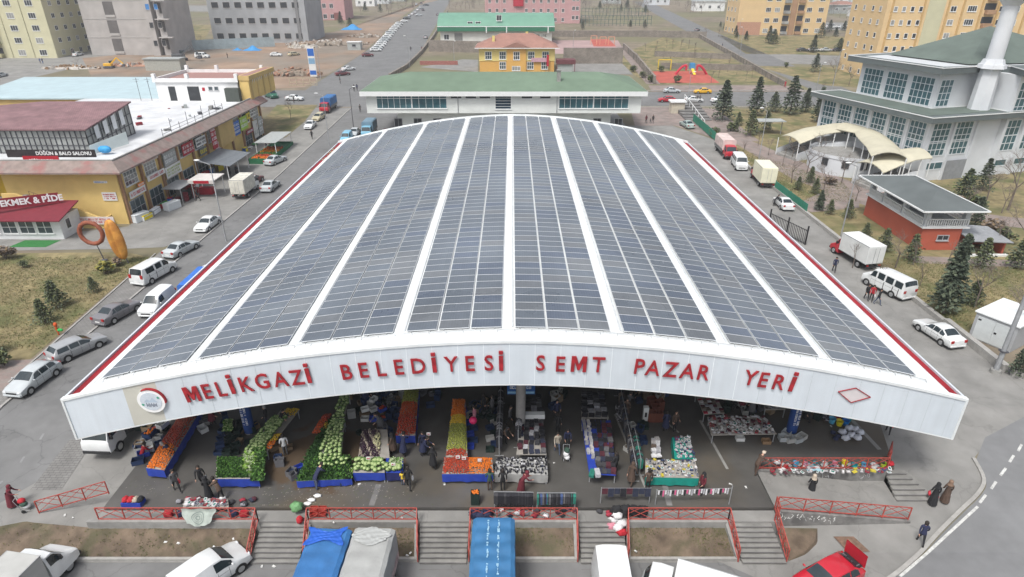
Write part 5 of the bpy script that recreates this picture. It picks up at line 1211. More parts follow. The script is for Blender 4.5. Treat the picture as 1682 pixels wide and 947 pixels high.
block(t,'roof_pit',.25,bw-.1,.25,13.2,4.2,4.52,mat('terracotta_deck',(.3,.17,.15)))
for i in range(4): b=MB();b.box(bw-.02,bw+.12,.8+i*3.2,1.3+i*3.2,0,3.7);b.build('pilaster',YEL2,t)
for i in range(14): b=MB();b.add([(bw+.1,.7+i*.95,3.7),(bw+.1,1.1+i*.95,3.7),(bw+.1,.9+i*.95,2.9)],[(0,1,2)]);b.build('trim_drop',FW,t)
t=thing('market_shed','wide shed with a pale blue metal roof behind the shop building','building',(0,0,0))
q=[P(0,160,8),P(265,161,8),P(265,126,8.6),P(40,126,8.6)];q[0]=P(-60,161,8);q[3]=P(40,126,8.6);q.append(P(10,133,8.6)) if 0 else None
b=MB();b.add([v for v in q]+[Vector(v)-Vector((0,0,.25)) for v in q],[(0,1,2,3),(7,6,5,4),(0,4,5,1),(1,5,6,2),(3,7,4,0)]);b.build('roof',mat('pale_blue_sheet',(.40,.51,.54),.55,.05,.6,var2=.08),t)
b=MB();w4=[(v.x,v.y) for v in q];cx_=sum(v[0] for v in w4)/4;cy_=sum(v[1] for v in w4)/4;b.prism([((x-cx_)*.97+cx_,(y-cy_)*.97+cy_) for x,y in w4],T(125)-1,7.7);b.build('wall',YEL2,t)
t=thing('terrace_railing','thin dark railing along the white roof terrace edge','railing',(sx0-.6,sy0+14,SH+.36))
b=MB()
for i in range(9): b.bar((0,i*2.6,0),(0,i*2.6,2.4 if i%2 else 1.4),.06)
b.bar((0,0,1.1),(0,21,1.1),.04);b.bar((0,0,.6),(0,21,.6),.04);b.build('rail',FD,t)
rn=random.Random(3)
for i in range(14):
    x=sx0-rn.uniform(2,12);y=sy0+rn.uniform(19,40);s=rn.uniform(.15,.5);b=MB();b.box(-s,s,-s*.6,s*.6,0,s*rn.uniform(.5,1.3));b.box(-s*.8,s*.8,-s*.62,-s*.6,.1,s*.4,1);tag(b.build('roof_unit',[(SGRY,CONC,RED,FD,TXT)[i%5],FD],loc=(x,y,SH+.36),rz=rn.uniform(0,3)),'small grey, dark or red box standing on the white shop roof terrace','roof unit','boxes on the shop roof terrace')
for k,(px,py) in enumerate([(232,160),(250,160)]):
    p=P(px,py+5,SH+.4);t=thing('antenna','thin roof antenna '+('left' if k==0 else 'right')+' of the pair above the pavilion roof','antenna',(p.x,p.y,SH+.4));b=MB();b.bar((0,0,0),(0,0,4.2),.06);b.bar((-.6,0,3.9),(.6,0,3.9),.04);b.bar((0,-.5,3.5),(0,.5,3.5),.04);b.build('mast',FD,t)
def tower(label,name,px0,px1,py,floors,fh,wallm,depth,cols,rowz=.9,wmesh=None,rz=0,bands=None,roofm=None,base=None,Dcols=None,frame=FW,glass=DARKG,ledge=None,balc=(),cat='apartment block',ext=0,only=None,balm=None):
    A=G(px0,py);B=G(px1,py);W=(B-A).length;rz=math.atan2(B.y-A.y,B.x-A.x);z0=min(T(A.y),T(B.y))
    t=thing(name,label,cat,(A.x,A.y,z0),rz);H=floors*fh+.6
    block(t,'wall',0,W,0,depth,-1.5,H,wallm);block(t,'roof_edge',-.25,W+.25,-.25,depth+.25,H,H+.7,roofm or wallm)
    return t,W,H
def windows(t,W,D,face,ss,floors,fh,w_,h_,nx=2,z0=.9,frame=FW,glass=DARKG,skip=0,glass2=None):
    for i in range(floors):
        for k,s in enumerate(ss):
            if skip and random.random()<skip: continue
            g_=glass2 if glass2 and random.random()<.35 else glass
            put_win(t,win_mesh(w_,h_,nx,1,frame,g_,.12),W,D,face,s,z0+i*fh)
YAP=mat('pale_yellow_render',(.58,.55,.37),.85,.04,.4,var2=.06);YAP2=mat('olive_yellow',(.38,.35,.2),.85,.05,.4)
t,W,H=tower('pale yellow apartment block cut by the top left corner','apartment_block',-70,95,95,9,4.0,YAP,22,0)
windows(t,W,22,'S',[W-4.5,W-12],9,4,2.6,1.9,3,glass2=CURT)
for i in range(9):
    for s in(W-21,W-33):
        b=MB();b.box(s-2.6,s+2.6,-1.6,0,.3+i*4,1.5+i*4);b.box(s-2.6,s+2.6,-1.5,-1.3,3.4+i*4,4.25+i*4);b.box(s-2.5,s+2.5,-.03,-.0,1.5+i*4,3.4+i*4,1);b.build('balcony',[YAP2,DARKG],t)
windows(t,W,22,'E',[4,9,14,19],9,4,1.8,1.6,2,glass2=CURT)
for s in(W-8.3,W-16,W-27): b=MB();b.box(s-.5,s+.5,-.25,0,-1,H);b.build('rib',YAP,t)
CON2=mat('shell_concrete',(.43,.405,.385),.9,.06,.35,var2=.12,scale2=.1,detail=8);CON3=mat('bare_concrete',(.36,.37,.38),.9,.06,.35,var2=.14,scale2=.08,detail=8);SEAM=mat('slab_edge',(.42,.40,.38),.9,.06)
t,W,H=tower('unfinished grey concrete apartment shell with bare slab lines','building_shell',152,258,90,5,6.1,CON2,24,0,cat='building')
for i in range(5):
    z=1.0+i*6.1;b=MB();b.box(-.06,W+.06,-.08,0,z+4.9,z+5.3);b.build('slab_edge',SEAM,t)
    b=MB();b.box(W*.36,W*.51,-.05,0,z+.2,z+4.6);b.build('open_bay',mat('bay_shadow',(.13,.12,.115),.9,.15,.5),t);b=MB();b.box(W*.36,W*.51,-.3,-.05,z-.5,z+.3);b.build('bay_slab',SEAM,t)
A=G(258,90);B=G(345,80)
t2=thing('building_shell','right wing of the unfinished concrete shell with small square openings','building',(A.x,A.y-2,T(A.y)));W2=B.x-A.x-6
b=MB();b.box(0,W2*.42,0,22,-1,31);b.box(W2*.42+.01,W2*.62,3,22,-1,31.5);b.box(W2*.62+.01,W2,1,22,-1,30.5);b.build('wall',CON2,t2)
for i in range(5):
    for s in(1.6,4.6): o=obj('window',win_mesh(1.5,2.0,1,1,SEAM,mat('blue_film',(.04,.2,.5),.6) if i==2 else DARKG,.1),t2);o.location=(s,-.004,3.2+i*6)
    o=obj('window',win_mesh(1.8,2.2,1,1,SEAM,DARKG,.1),t2);o.location=(W2*.72,.996,3.4+i*6)
    b=MB();b.box(W2*.45,W2*.5,2.9,3,1+i*6,5.5+i*6);b.build('shaft_opening',DARKG,t2);b=MB();b.box(W2*.62,W2+2.5,-1,1,6.0+i*6,6.3+i*6);b.build('balcony_slab',SEAM,t2)
    b=MB();b.box(W2*.84,W2*.99,.9,1,2+i*6,5.4+i*6);b.build('open_bay',_M['bay_shadow'],t2)
t,W,H=tower('blue grey concrete building shell with regular black window openings','building_shell',352,508,70,5,5.9,CON3,25,0,cat='building')
for i in range(5):
    for k in range(8):
        s=W*(.08+.118*k)
        if i%5==3 and k in(1,2,4,6): put_win(t,win_mesh(4.4,4.2,1,1,CON3,DARKG,.1),W,25,'S',s,.4+i*5.9)
        else: put_win(t,win_mesh(2.9,2.3,1,1,SEAM,DARKG,.1),W,25,'S',s,1.5+i*5.9)
b=MB();b.box(W*.90,W*.93,-.3,0,-1,H);b.build('rib',mat('dark_joint',(.2,.2,.2)),t)
t=thing('hoarding','grey blue sheet metal hoarding before the concrete shells','fence')
a,c=G(318,82),G(452,76);n=26
for i in range(n):
    p=a.lerp(c,i/n);q=a.lerp(c,(i+1)/n);b=MB();b.bar(Vector((p.x,p.y,T(p.y)+1.8)),Vector((q.x,q.y,T(q.y)+1.8)),.1,3.6);b.build('sheet',mat('hoarding_sheet',(.30,.36,.38),.6,.15,.7),t)
PINK=mat('pink_render',(.50,.29,.29),.85,.05,.4,var2=.08);PINK2=mat('pale_pink_render',(.55,.38,.37),.85,.05,.4)
t,W,H=tower('small far pink building with a brown door left of the main street','pink_building',502,568,33,4,5.5,PINK,20,0,cat='building')
windows(t,W,20,'S',[W*.1,W*.22,W*.36,W*.5,W*.68],4,5.5,2.2,2.4,2)
b=MB();b.box(W*.72,W*.86,-.1,0,0,4);b.build('door',mat('brown_door',(.22,.08,.07)),t)
t,W,H=tower('large pink school block with white framed windows and a red flag','school_building',797,952,38,5,4.6,PINK,22,0,cat='building')
for k in range(11):
    windows(t,W,22,'S',[W*(.05+.077*k)],5,4.6,1.5,1.9,2) if k not in(3,4) else None
windows(t,W,22,'S',[W*.93,W*.97],5,4.6,1.6,2,2,z0=1.9)
for k in range(6): s=W*(.012+.154*k);b=MB();b.box(s-.15,s+.15,-.2,0,0,H);b.build('rib',PINK2,t)
fl=thing('flag','tall red national flag with white crescent hanging on the pink school','flag');A=G(843,38);
zb=T(A.y);fw=G(865,38).x-A.x
b=MB();b.grid(lambda u,v:(A.x+fw*u*.75,A.y-.9+.12*math.sin(u*8),zb+8.5+16*v),8,6);b.build('cloth',mat('flag_red',(.42,.01,.03),.7,.06),fl)
b=MB();cx_,cz_=A.x+fw*.37,zb+13.5
for i in range(16):
    a0,a1=R(40+i*17.5),R(40+(i+1)*17.5);b.add([(cx_+1.6*math.cos(a0),A.y-1.1,cz_+1.6*math.sin(a0)),(cx_+1.6*math.cos(a1),A.y-1.1,cz_+1.6*math.sin(a1)),(cx_+.35+1.25*math.cos(a1)*1,A.y-1.1,cz_+1.25*math.sin(a1)),(cx_+.35+1.25*math.cos(a0),A.y-1.1,cz_+1.25*math.sin(a0))],[(0,1,2,3)])
b.build('crescent',TXT,fl)
b=MB();b.add([(cx_+math.sin(k*math.pi/5)*(.8 if k%2==0 else .32),A.y-1.1,cz_+3+math.cos(k*math.pi/5)*(.8 if k%2==0 else .32)) for k in range(10)],[tuple(range(10))]);b.build('star',TXT,fl)
A=G(724,73);B=G(906,73);zb=T(A.y);W=B.x-A.x;t=thing('gym_hall','white sports hall with a bright green curved roof','building',(A.x,A.y,zb))
zw=PY(800,42,A.y).z-zb;block(t,'wall',0,W,0,24,-1,zw,mat('hall_cream',(.60,.60,.56),.8,.04,.5,var2=.06))
GR2=mat('bright_green_roof',(.14,.29,.21),.6,.05,.5,var2=.08)
b=MB();b.grid(lambda u,v:(-1+(W+2)*u,-1.2+26.4*v,zw-.2+4.6*math.sin(math.pi*v)**.7),2,18);b.grid(lambda u,v:(-1+(W+2)*u,-1.2,zw-1.8+1.6*v),1,1);o=b.build('roof',[GR2],t)
for x in(-1,W+1):
    pts=[(x,-1.2+26.4*i/18,zw-.2+4.6*math.sin(math.pi*i/18)**.7) for i in range(19)];b=MB();b.add(pts+[(x,25.2,zw-.3),(x,-1.2,zw-.3)],[tuple(range(21))]);b.build('gable',FW,t)
b=MB();b.box(-1.02,W+1.02,-1.28,-1.2,zw-2.0,zw-.15);b.build('fascia',mat('deep_green',(.03,.16,.09),.6,.05),t)
b=MB();b.box(-1.05,W+1.05,-1.36,-1.28,zw-.35,zw-.1);
for f in(.41,.59,.96): b.box(W*f,W*f+.4,-1.4,-1.28,zw-2.6,zw-.3)
b.build('gutter',FW,t)
s5=lambda px:G(px,73).x-A.x
for px,zc in((773,6.6),(786,6.6),(734,1.8),(820,9)): o=obj('window',win_mesh(2.2,2.2,2,1,FW,DARKG,.15),t);o.location=(s5(px),-.004,zc)
b=MB();b.box(s5(747),s5(760),-.15,0,0,4.4);b.build('door',mat('gym_door',(.2,.2,.19)),t)
scribble(t,W*.16,1.4,W*.79,zw-4.4,TBLK,1,-.01,3)
A=G(788,119);B=G(910,119);zb=T(A.y);W=B.x-A.x;t=thing('kindergarten','yellow and orange two storey kindergarten with a brown red hipped roof','building',(A.x,A.y,zb))
ze=PY(850,79,A.y).z-zb;OR=mat('orange_render',(.62,.36,.10),.85,.04,.5);YK=mat('lemon_render',(.66,.54,.20),.85,.04,.5);zm=ze*.48
block(t,'wall',0,W,0,13,-1,zm,OR);block(t,'upper_wall',-.1,W+.1,-.1,13.1,zm+.01,ze,YK);block(t,'centre_bay',W*.37,W*.62,-.5,0,-1,ze-.02,OR)
hp=hip(t,'roof',0,W,0,13,ze,3.6,mat('brown_tile_roof',(.30,.16,.125),.85,.1,.8,var2=.12),ov=1.3,th=.25)
b=MB();b.add([(W*.3,-1.35,ze+.27),(W*.68,-1.35,ze+.27),(W*.49,-1.35,ze+1.8),(W*.49,3.6,ze+2.3)],[(0,1,2),(1,3,2),(3,0,2)]);b.build('front_gable',_M['brown_tile_roof'],hp)
for x in(W*.17,W*.62): b=MB();b.box(x,x+.8,2.0 if x<W*.3 else 7,2.8 if x<W*.3 else 7.8,ze+.6,ze+(3.4 if x<W*.3 else 4.2));b.build('chimney',YK,hp)
for f in(.12,.31,.69,.88):
    o=obj('window',win_mesh(2.1,2.3,3,2,FW,WGLASS,.14),t);o.location=(W*f,-.104,ze-3.2)
o=obj('window',win_mesh(2.0,2.4,3,2,FW,DARKG,.14),t);o.location=(W*.495,-.504,ze-3.3)
for f in(.31,.68,.87): o=obj('window',win_mesh(2.1,2.2,3,2,FW,WGLASS,.14),t);o.location=(W*f,-.004,1.0)
o=obj('window',win_mesh(2.6,1.4,3,1,FW,CURT,.14),t);o.location=(W*.49,-.504,.6)
b=MB();b.box(W*.69,W*.9,-.5,-.42,zm-.2,zm+1.0);b.build('name_board',mat('banner_rose',(.5,.3,.35)),t)
b=MB();b.grid(lambda u,v:(W*.895+.7*u,-.9+.08*math.sin(6*u),2+3.3*v),4,2);tag(b.build('small_flag',_M['flag_red'],loc=(A.x,A.y,zb)),'small red flag hanging on the yellow kindergarten','flag')
g=G(918,122);t=thing('porch_shed','small maroon framed porch right of the yellow kindergarten','shed',(g.x-.5,g.y,T(g.y)))
block(t,'wall',0,4.6,0,4,0,3.0,SGRY);block(t,'roof',-.3,5.4,-.4,4.4,3.0,4.2,mat('porch_maroon',(.13,.04,.045),.7,.1))
b=MB()
for x in(-.2,5.2): b.bar((x,-.3,0),(x,-.3,3.0),.2)
b.build('post',_M['porch_maroon'],t)
OAP=mat('orange_apartment',(.66,.48,.26),.85,.04,.4,var2=.05);OAP2=mat('brown_recess',(.36,.22,.13),.85,.06,.4);OAP3=mat('cream_band',(.52,.50,.34),.85,.05,.4)
t,W,H=tower('distant orange apartment block behind the sloping road with a bare tree before it','apartment_block',1208,1352,57,8,4.4,OAP,18,0)
windows(t,W,18,'S',[W*.33,W*.43,W*.79,W*.92],8,4.4,2.4,1.9,3,glass2=CURT)
for i in range(8):
    b=MB();b.box(W*.50,W*.57,-1.2,0,.3+i*4.4,1.5+i*4.4);b.box(W*.5,W*.57,-.02,0,1.5+i*4.4,3.8+i*4.4,1);b.build('balcony',[CURT,DARKG],t)
    b=MB();b.box(W*.66,W*.73,-1.0,0,.3+i*4.4,1.5+i*4.4);b.box(W*.66,W*.73,-.02,0,1.5+i*4.4,3.8+i*4.4,1);b.build('balcony',[OAP2,DARKG],t)
b=MB();b.box(W*.585,W*.645,-.5,.0,-1,H);b.build('recess_strip',OAP2,t)
windows(t,W,18,'W',[3,8,13],8,4.4,1.6,1.8,1,glass2=CURT)
b=MB();b.box(-.04,W*.27,-.06,0,-1,5.5);b.build('plinth',mat('salmon_plinth',(.45,.25,.17)),t)
t,W,H=tower('tall orange yellow apartment block behind the mosque','apartment_block',1428,1720,131,11,3.45,OAP,20,0)
windows(t,W,20,'S',[W*.05,W*.095,W*.14,W*.185],11,3.45,1.1,1.4,1,glass2=CURT)
windows(t,W,20,'S',[W*.36,W*.62,W*.70,W*.80],11,3.45,1.7,1.5,2,glass2=CURT)
windows(t,W,20,'S',[W*.46],11,3.45,2.6,1.6,4,glass2=CURT)
b=MB();b.box(W*.22,W*.31,-.15,0,-1,H);b.build('green_band',OAP3,t)
for i in range(11): b=MB();b.box(W*.53,W*.58,-1.2,0,.3+i*3.45,1.4+i*3.45);b.box(W*.525,W*.585,-.02,0,1.4+i*3.45,3.1+i*3.45,1);b.build('balcony',[OAP2,DARKG],t)
windows(t,W,20,'W',[3,8,13,17],11,3.45,1.2,1.4,1,glass2=CURT)
for f in(.03,.2,.33,.41,.51,.6,.75): b=MB();b.box(W*f-.25,W*f+.25,-.22,0,-1,H);b.build('rib',mat('ochre_rib',(.5,.33,.14)),t)
MW=mat('mosque_white',(.60,.62,.64),.8,.04,.5,var2=.07);MG=mat('mosque_grey_slab',(.115,.135,.135),.8,.06,.5,var2=.1);MGR=mat('mosque_green_roof',(.115,.145,.125),.8,.08,.6,var2=.15)
MAr=R(16.3);A=Vector((63.5,96.0,0))
t=thing('mosque','large white mosque with tall gridded windows and flat green grey roof slabs','mosque',(A.x,A.y,0),MAr)
block(t,'low_block',0,14,0,23,-.5,9.4,MW);block(t,'main_block',14.01,48,-.4,25,-.5,15.6,MW);block(t,'upper_tier',4.8,14.0,4.9,20.8,9.41,15.6,MW)
def slab(name,poly,z0,z1,m,edge=FW,inner=None):
    b=MB();b.prism(poly,z0,z1);o=b.build(name,m,t)
    b=MB();n=len(poly)
    for i in range(n):
        p,q=poly[i],poly[(i+1)%n];b.bar((p[0],p[1],z1+.06),(q[0],q[1],z1+.06),.12,.12)
    b.build('roof_edge',edge,o);return o
slab('lower_roof',[(-1.8,-1.6),(19,-1.6),(17.8,-.42),(14.0,-.42),(14.0,4.8),(4.7,4.8),(4.7,24.5),(-1.8,24.5)],9.42,10.2,MG)
b=MB();b.prism([(-.9,.2),(13.6,.2),(13.6,4.6),(4.5,4.6),(4.5,23.8),(-.9,23.8)],10.2,10.26);b.build('lower_roof_felt',MGR,t)
up=slab('upper_roof',[(3.0,3.2),(11.6,3.6),(13.2,6.4),(15.2,2.2),(12.6,-2.2),(50,-2.2),(50,26),(30,26),(3.0,22.6)],15.62,16.5,MG)
b=MB();b.add([(5,5,16.52),(49,-1,16.52),(49,25,16.52),(5,21,16.52)],[(0,1,2,3)]);b.build('roof_terrace',mat('terrace_grey',(.5,.52,.53),.7,.06),up)
b=MB();cx_,cy_=22,13;b.add([(10,5,16.7),(38,2,16.7),(38,25,16.7),(10,21,16.7),(cx_,cy_,21.6)],[(0,1,4),(1,2,4),(2,3,4),(3,0,4)]);b.build('pyramid_roof',MGR,up)
GF=mat('glazing_frame',(.62,.65,.67),.5,.04)
def gw(face,s,z,w_,h_,nx,ny,W,D,tr=None,off=0,fw=.16): me=win_mesh(w_,h_,nx,ny,GF,GBLUE,fw,tr,sill=False);return put_win(t,me,W,D,face,s,z,off)
for k in range(6): gw('W',1.9+3.8*k,3.9,3.1,5.2,4,5,14,23,.45)
for k in range(7): b=MB();y=-.2+3.8*k;b.box(-.28,0,y-.0,y+.42,-.4,9.4);b.build('pier',MW,t)
for k in range(2): gw('S',2.3+4.4*k,3.9,3.6,5.2,4,5,14,27,.45)
for k in range(3): b=MB();x=.0+4.5*k;b.box(x,x+.42,-.3,0,-.4,9.4);b.build('pier',MW,t)
gw('S',3.0,1.7,3.4,1.3,2,1,14,27);b=MB();b.box(5.0,9.0,-.32,-.28,-.3,3.1);b.build('entrance_recess',mat('recess_grey',(.25,.26,.27),.8,.1),t)
gw('W',8,1.5,2,1.2,2,1,14,23);
for k in range(8): gw('S',16.35+4.1*k,3.9,3.1,5.0,3,4,48,34,.5,off=.41);gw('S',16.35+4.1*k,9.6,3.1,5.0,3,4,48,34,.5,off=.41)
for k in range(9): b=MB();x=14.02+4.1*k;b.box(x,x+.55,-.85,-.41,-.4,15.5);b.build('pier',MW,t)
for k in range(8): gw('S',16.2+4.1*k,1.4,2.6,1.2,1,1,48,34,off=.41)
for k in range(3):
    me=win_mesh(4.3,4.4,5,4,GF,GBLUE,.14,None,False);o=obj('window',me,t);o.matrix_local=Matrix.Translation((4.79,7.6+5.1*k,10.4))@Matrix.Rotation(R(-90),4,'Z')
me=win_mesh(2.6,4.2,3,4,GF,GBLUE,.14,None,False);o=obj('window',me,t);o.location=(6.6,4.89,10.4)
m=thing('minaret','tall white faceted minaret with a round balcony rising beside the mosque','minaret',(A.x,A.y,0),MAr)
mx,my=11.5,2.4
b=MB();b.cyl((mx,my,0),(mx,my,10.2),2.3,2.2,8,sm=False);b.cyl((mx,my,10.2),(mx,my,16.4),1.55,1.35,8,sm=False);b.build('base',MW,m)
b=MB();b.cyl((mx,my,16.4),(mx,my,17.0),2.0,1.85,8,sm=False);b.cyl((mx,my,17.0),(mx,my,17.7),1.65,1.4,8,sm=False);b.build('base_moulding',MW,m)
b=MB();b.cyl((mx,my,17.7),(mx,my,25.2),1.15,1.05,16);b.cyl((mx,my,25.2),(mx,my,26.2),1.1,1.9,16);b.build('shaft',MW,m)
b=MB();b.cyl((mx,my,26.2),(mx,my,26.45),2.1,2.1,16)
for i in range(16):
    a0=i*math.pi/8;b.bar((mx+1.98*math.cos(a0),my+1.98*math.sin(a0),26.4),(mx+1.98*math.cos(a0),my+1.98*math.sin(a0),27.5),.1);a1=a0+math.pi/8
    b.bar((mx+1.98*math.cos(a0),my+1.98*math.sin(a0),27.5),(mx+1.98*math.cos(a1),my+1.98*math.sin(a1),27.5),.12);b.bar((mx+1.98*math.cos(a0),my+1.98*math.sin(a0),26.9),(mx+1.98*math.cos(a1),my+1.98*math.sin(a1),26.9),.06)
b.build('balcony',GF,m)
b=MB();b.cyl((mx,my,26.4),(mx,my,36),1.2,1.1,16);b.cyl((mx,my,36),(mx,my,42),1.25,.02,16);b.build('upper_shaft',MW,m)
CAN=mat('cream_canopy',(.50,.47,.36),.7,.06,.8,var2=.12)
def canopy(label,path,w_,stair=None,pm=FW):
    """barrel canopy following path [(x,y,z)], width w_"""
    pts=[Vector(p) for p in path];t=thing('stair_canopy',label,'canopy',(pts[0].x,pts[0].y,0));o0=Vector((pts[0].x,pts[0].y,0))
    def at(u):
        f=u*(len(pts)-1);i=min(int(f),len(pts)-2);p=pts[i].lerp(pts[i+1],f-i);d=(pts[i+1]-pts[i]);d.z=0;d.normalize()
        if f-i<.5 and i>0: e=(pts[i]-pts[i-1]);e.z=0;e.normalize();d=(d*(.5+(f-i))+e*(.5-(f-i))).normalized()
        elif f-i>=.5 and i<len(pts)-2: e=(pts[i+2]-pts[i+1]);e.z=0;e.normalize();d=(d*(1.5-(f-i))+e*((f-i)-.5)).normalized()
        return p,Vector((-d.y,d.x,0))
    b=MB()
    def fn(u,v,dz=0): p,n=at(u);a=(v*2-1);return p+n*(a*w_/2)+Vector((0,0,.8*(1-a*a)-.25+dz))-o0
    b.grid(fn,30,8);b.grid(lambda u,v:fn(u,v,-.1),30,8,flip=True)
    b.build('roof',CAN,t)
    b=MB()
    for k in range(6):
        p,n=at(k/5)
        for s in(-1,1): q=p+n*(s*w_*.46)-o0;b.bar((q.x,q.y,q.z-.2),(q.x,q.y,max(-.2,q.z-3.2)),.12)
    b.build('post',pm,t)
    if stair:
        b=MB();n_=14
        for i in range(n_):
            u=i/n_*stair;p,n=at(u);q,_=at(u+stair/n_);d=(q-p);zz=p.z-2.9
            a_=p+n*w_*.42-o0;c_=p-n*w_*.42-o0;e_=q-n*w_*.42-o0;g_=q+n*w_*.42-o0
            b.add([(a_.x,a_.y,zz),(c_.x,c_.y,zz),(e_.x,e_.y,zz),(g_.x,g_.y,zz),(a_.x,a_.y,-.2),(c_.x,c_.y,-.2),(e_.x,e_.y,-.2),(g_.x,g_.y,-.2)],[(0,1,2,3),(0,4,5,1),(1,5,6,2),(2,6,7,3),(3,7,4,0)])
        b.build('steps',CONC,t)
        b=MB()
        for s in(-1,1):
            for i in range(n_):
                u=i/n_*stair;p,n=at(u);q,n2=at(u+stair/n_);a_=p+n*s*w_*.45-o0;c_=q+n2*s*w_*.45-o0
                b.add([(a_.x,a_.y,-.2),(c_.x,c_.y,-.2),(c_.x,c_.y,c_.z-2.1),(a_.x,a_.y,a_.z-2.1)],[(0,1,2,3)])
        b.build('side_wall',MW,t)
    return t
canopy('cream curved canopy over the left outside stair of the mosque',[P(1296,228,3.6),P(1330,215,4.6),P(1372,208,5.4),P(1405,206,5.6)],5.2,.95)
canopy('cream canopy joining the two mosque stairs at the back',[P(1385,206,5.7),P(1425,214,5.6),P(1452,240,5.4),P(1462,256,5.2)],4.8)
canopy('cream curved canopy over the right outside stair of the mosque',[P(1428,273,3.4),P(1455,262,4.2),P(1485,252,5.0),P(1512,249,5.2)],5.4,.95)
t=thing('forecourt','curved white forecourt wall with small dark windows between the mosque stairs','building',(56.5,104,0))
b=MB();b.cyl((0,0,-.3),(0,0,2.7),6.2,6.2,28,cap=False);b.build('round_wall',MW,t);b=MB();b.cyl((0,0,2.3),(0,0,2.5),6.1,6.1,28);b.build('deck',CONC,t)
for a_ in(-150,-120,-95,-70): x,y=6.22*math.cos(R(a_)),6.22*math.sin(R(a_));me=win_mesh(1.1,1.2,2,1,FD,DARKG,.08,None,False);o=obj('window',me,t);o.location=(x,y,1.4);o.rotation_euler=(0,0,R(a_+90))
b=MB();b.cyl((0,0,2.7),(0,0,3.2),6.3,6.3,28,cap=False);b.build('parapet',MW,t)
RH=mat('brick_red_render',(.42,.10,.06),.8,.06,.6,var2=.1);KR=mat('grey_felt_roof',(.11,.125,.125),.85,.07,.5,var2=.1)
t=thing('garden_house','brick red garden house with a white balustraded veranda and grey hipped roof','house',(47.7,68.2,0))
block(t,'base_wall',0,4.6,0,12.5,-.2,2.75,RH);block(t,'floor',-.25,5.2,-.25,12.7,2.76,2.95,FW)
for x,y in((0,0),(4.5,0),(0,4.3),(0,8.6),(0,12.0),(4.5,4.3)): b=MB();b.box(x,x+.55,y,y+.55,2.95,5.15);b.build('pillar',mat('pillar_grey',(.55,.57,.58),.8,.05),t)
block(t,'inner_wall',2.0,4.7,5,12.2,2.95,5.1,mat('inner_grey',(.3,.3,.31),.8,.1))
def balus(a,c,z,n): 
    a=Vector((*a,z));c=Vector((*c,z));b=MB();b.bar(a+Vector((0,0,.9)),c+Vector((0,0,.9)),.16,.12);b.bar(a+Vector((0,0,.08)),c+Vector((0,0,.08)),.14,.12)
    for i in range(n+1): p=a.lerp(c,i/n);b.cyl(p+Vector((0,0,.1)),p+Vector((0,0,.45)),.05,.08,6,cap=False);b.cyl(p+Vector((0,0,.45)),p+Vector((0,0,.86)),.08,.05,6,cap=False)
    return b.build('balustrade',FW,t)
balus((.3,-.1),(4.9,-.1),2.95,18);balus((-.1,.3),(-.1,4.3),2.95,15);balus((-.1,4.9),(-.1,8.6),2.95,14);balus((-.1,9.2),(-.1,12.2),2.95,12);balus((5.1,.1),(5.1,4.2),2.95,16)
q=[P(1408,293,5.4),P(1503,293,5.4),P(1610,347,5.2),P(1497,347,5.2)];o0=Vector((47.7,68.2,0));b=MB()
q=[(-1.4,-1.3,5.15),(6.1,-1.3,5.15),(6.1,13.4,5.15),(-1.4,13.4,5.15)]
b.add([*q,(2.7,3.4,6.35),(2.7,9,6.35)],[(0,1,4),(1,2,5,4),(2,3,5),(3,0,4,5)]);b.build('roof',KR,t)
b=MB()
for i in range(4): b.bar(Vector(q[i]),Vector(q[(i+1)%4]),.14,.16)
b.build('roof_edge',FW,t);o=obj('window',win_mesh(1.4,.7,2,1,FG,DARKG,.1),t);o.location=(2.6,-.004,1.2)
t2=thing('side_shed','low open red shed with a thin slanted grey roof beside the garden house','shed',(52.6,66.6,0))
b=MB();b.box(0,4.2,3.4,3.6,-.1,1.9);b.box(4.0,4.2,.2,3.4,-.1,1.7);b.build('wall',RH,t2)
b=MB();b.add([(-.3,-.3,1.9),(4.6,-.3,1.7),(4.6,4.2,2.0),(-.3,4.2,2.4),(-.3,-.3,1.8),(4.6,-.3,1.6),(4.6,4.2,1.9),(-.3,4.2,2.3)],[(0,1,2,3),(7,6,5,4),(4,5,1,0),(5,6,2,1)]);b.build('roof',GREYM,t2)
b=MB();b.bar((2.0,-.1,-.1),(2.0,-.1,1.8),.12);b.build('post',FW,t2);b=MB();b.box(-.2,4.4,-.4,-.1,-.1,.25);b.build('sill',FW,t2)
g0=Vector((*P(1590,552,0).to_2d(),0));g1=Vector((*P(1653,578,0).to_2d(),0));d=g1-g0;W=d.length+.2
t=thing('transformer_cabin','white roofed grey metal transformer cabin by the right kerb','cabin',(g0.x,g0.y,0),math.atan2(d.y,d.x))
TCG=mat('cabin_grey',(.36,.37,.38),.6,.06);TCD=mat('cabin_door',(.55,.58,.58),.5,.05)
block(t,'body',0,W,0,4.6,0,2.45,TCG,.03);block(t,'roof',-.12,W+.12,-.12,4.72,2.46,2.62,WHITE,.03)
b=MB();b.box(.25,W/2-.01,-.04,-.003,.12,2.2);b.build('door',TCD,t);b=MB();b.box(W/2+.01,W-.25,-.04,-.003,.12,2.2);b.build('door',TCD,t)
b=MB();b.box(W*.53,W*.59,-.07,-.04,1.15,1.3);b.build('lock',BLACK,t);b=MB();b.box(.3,.55,-.05,-.04,1.85,2.0);b.build('warning_plate',BLACK,t)
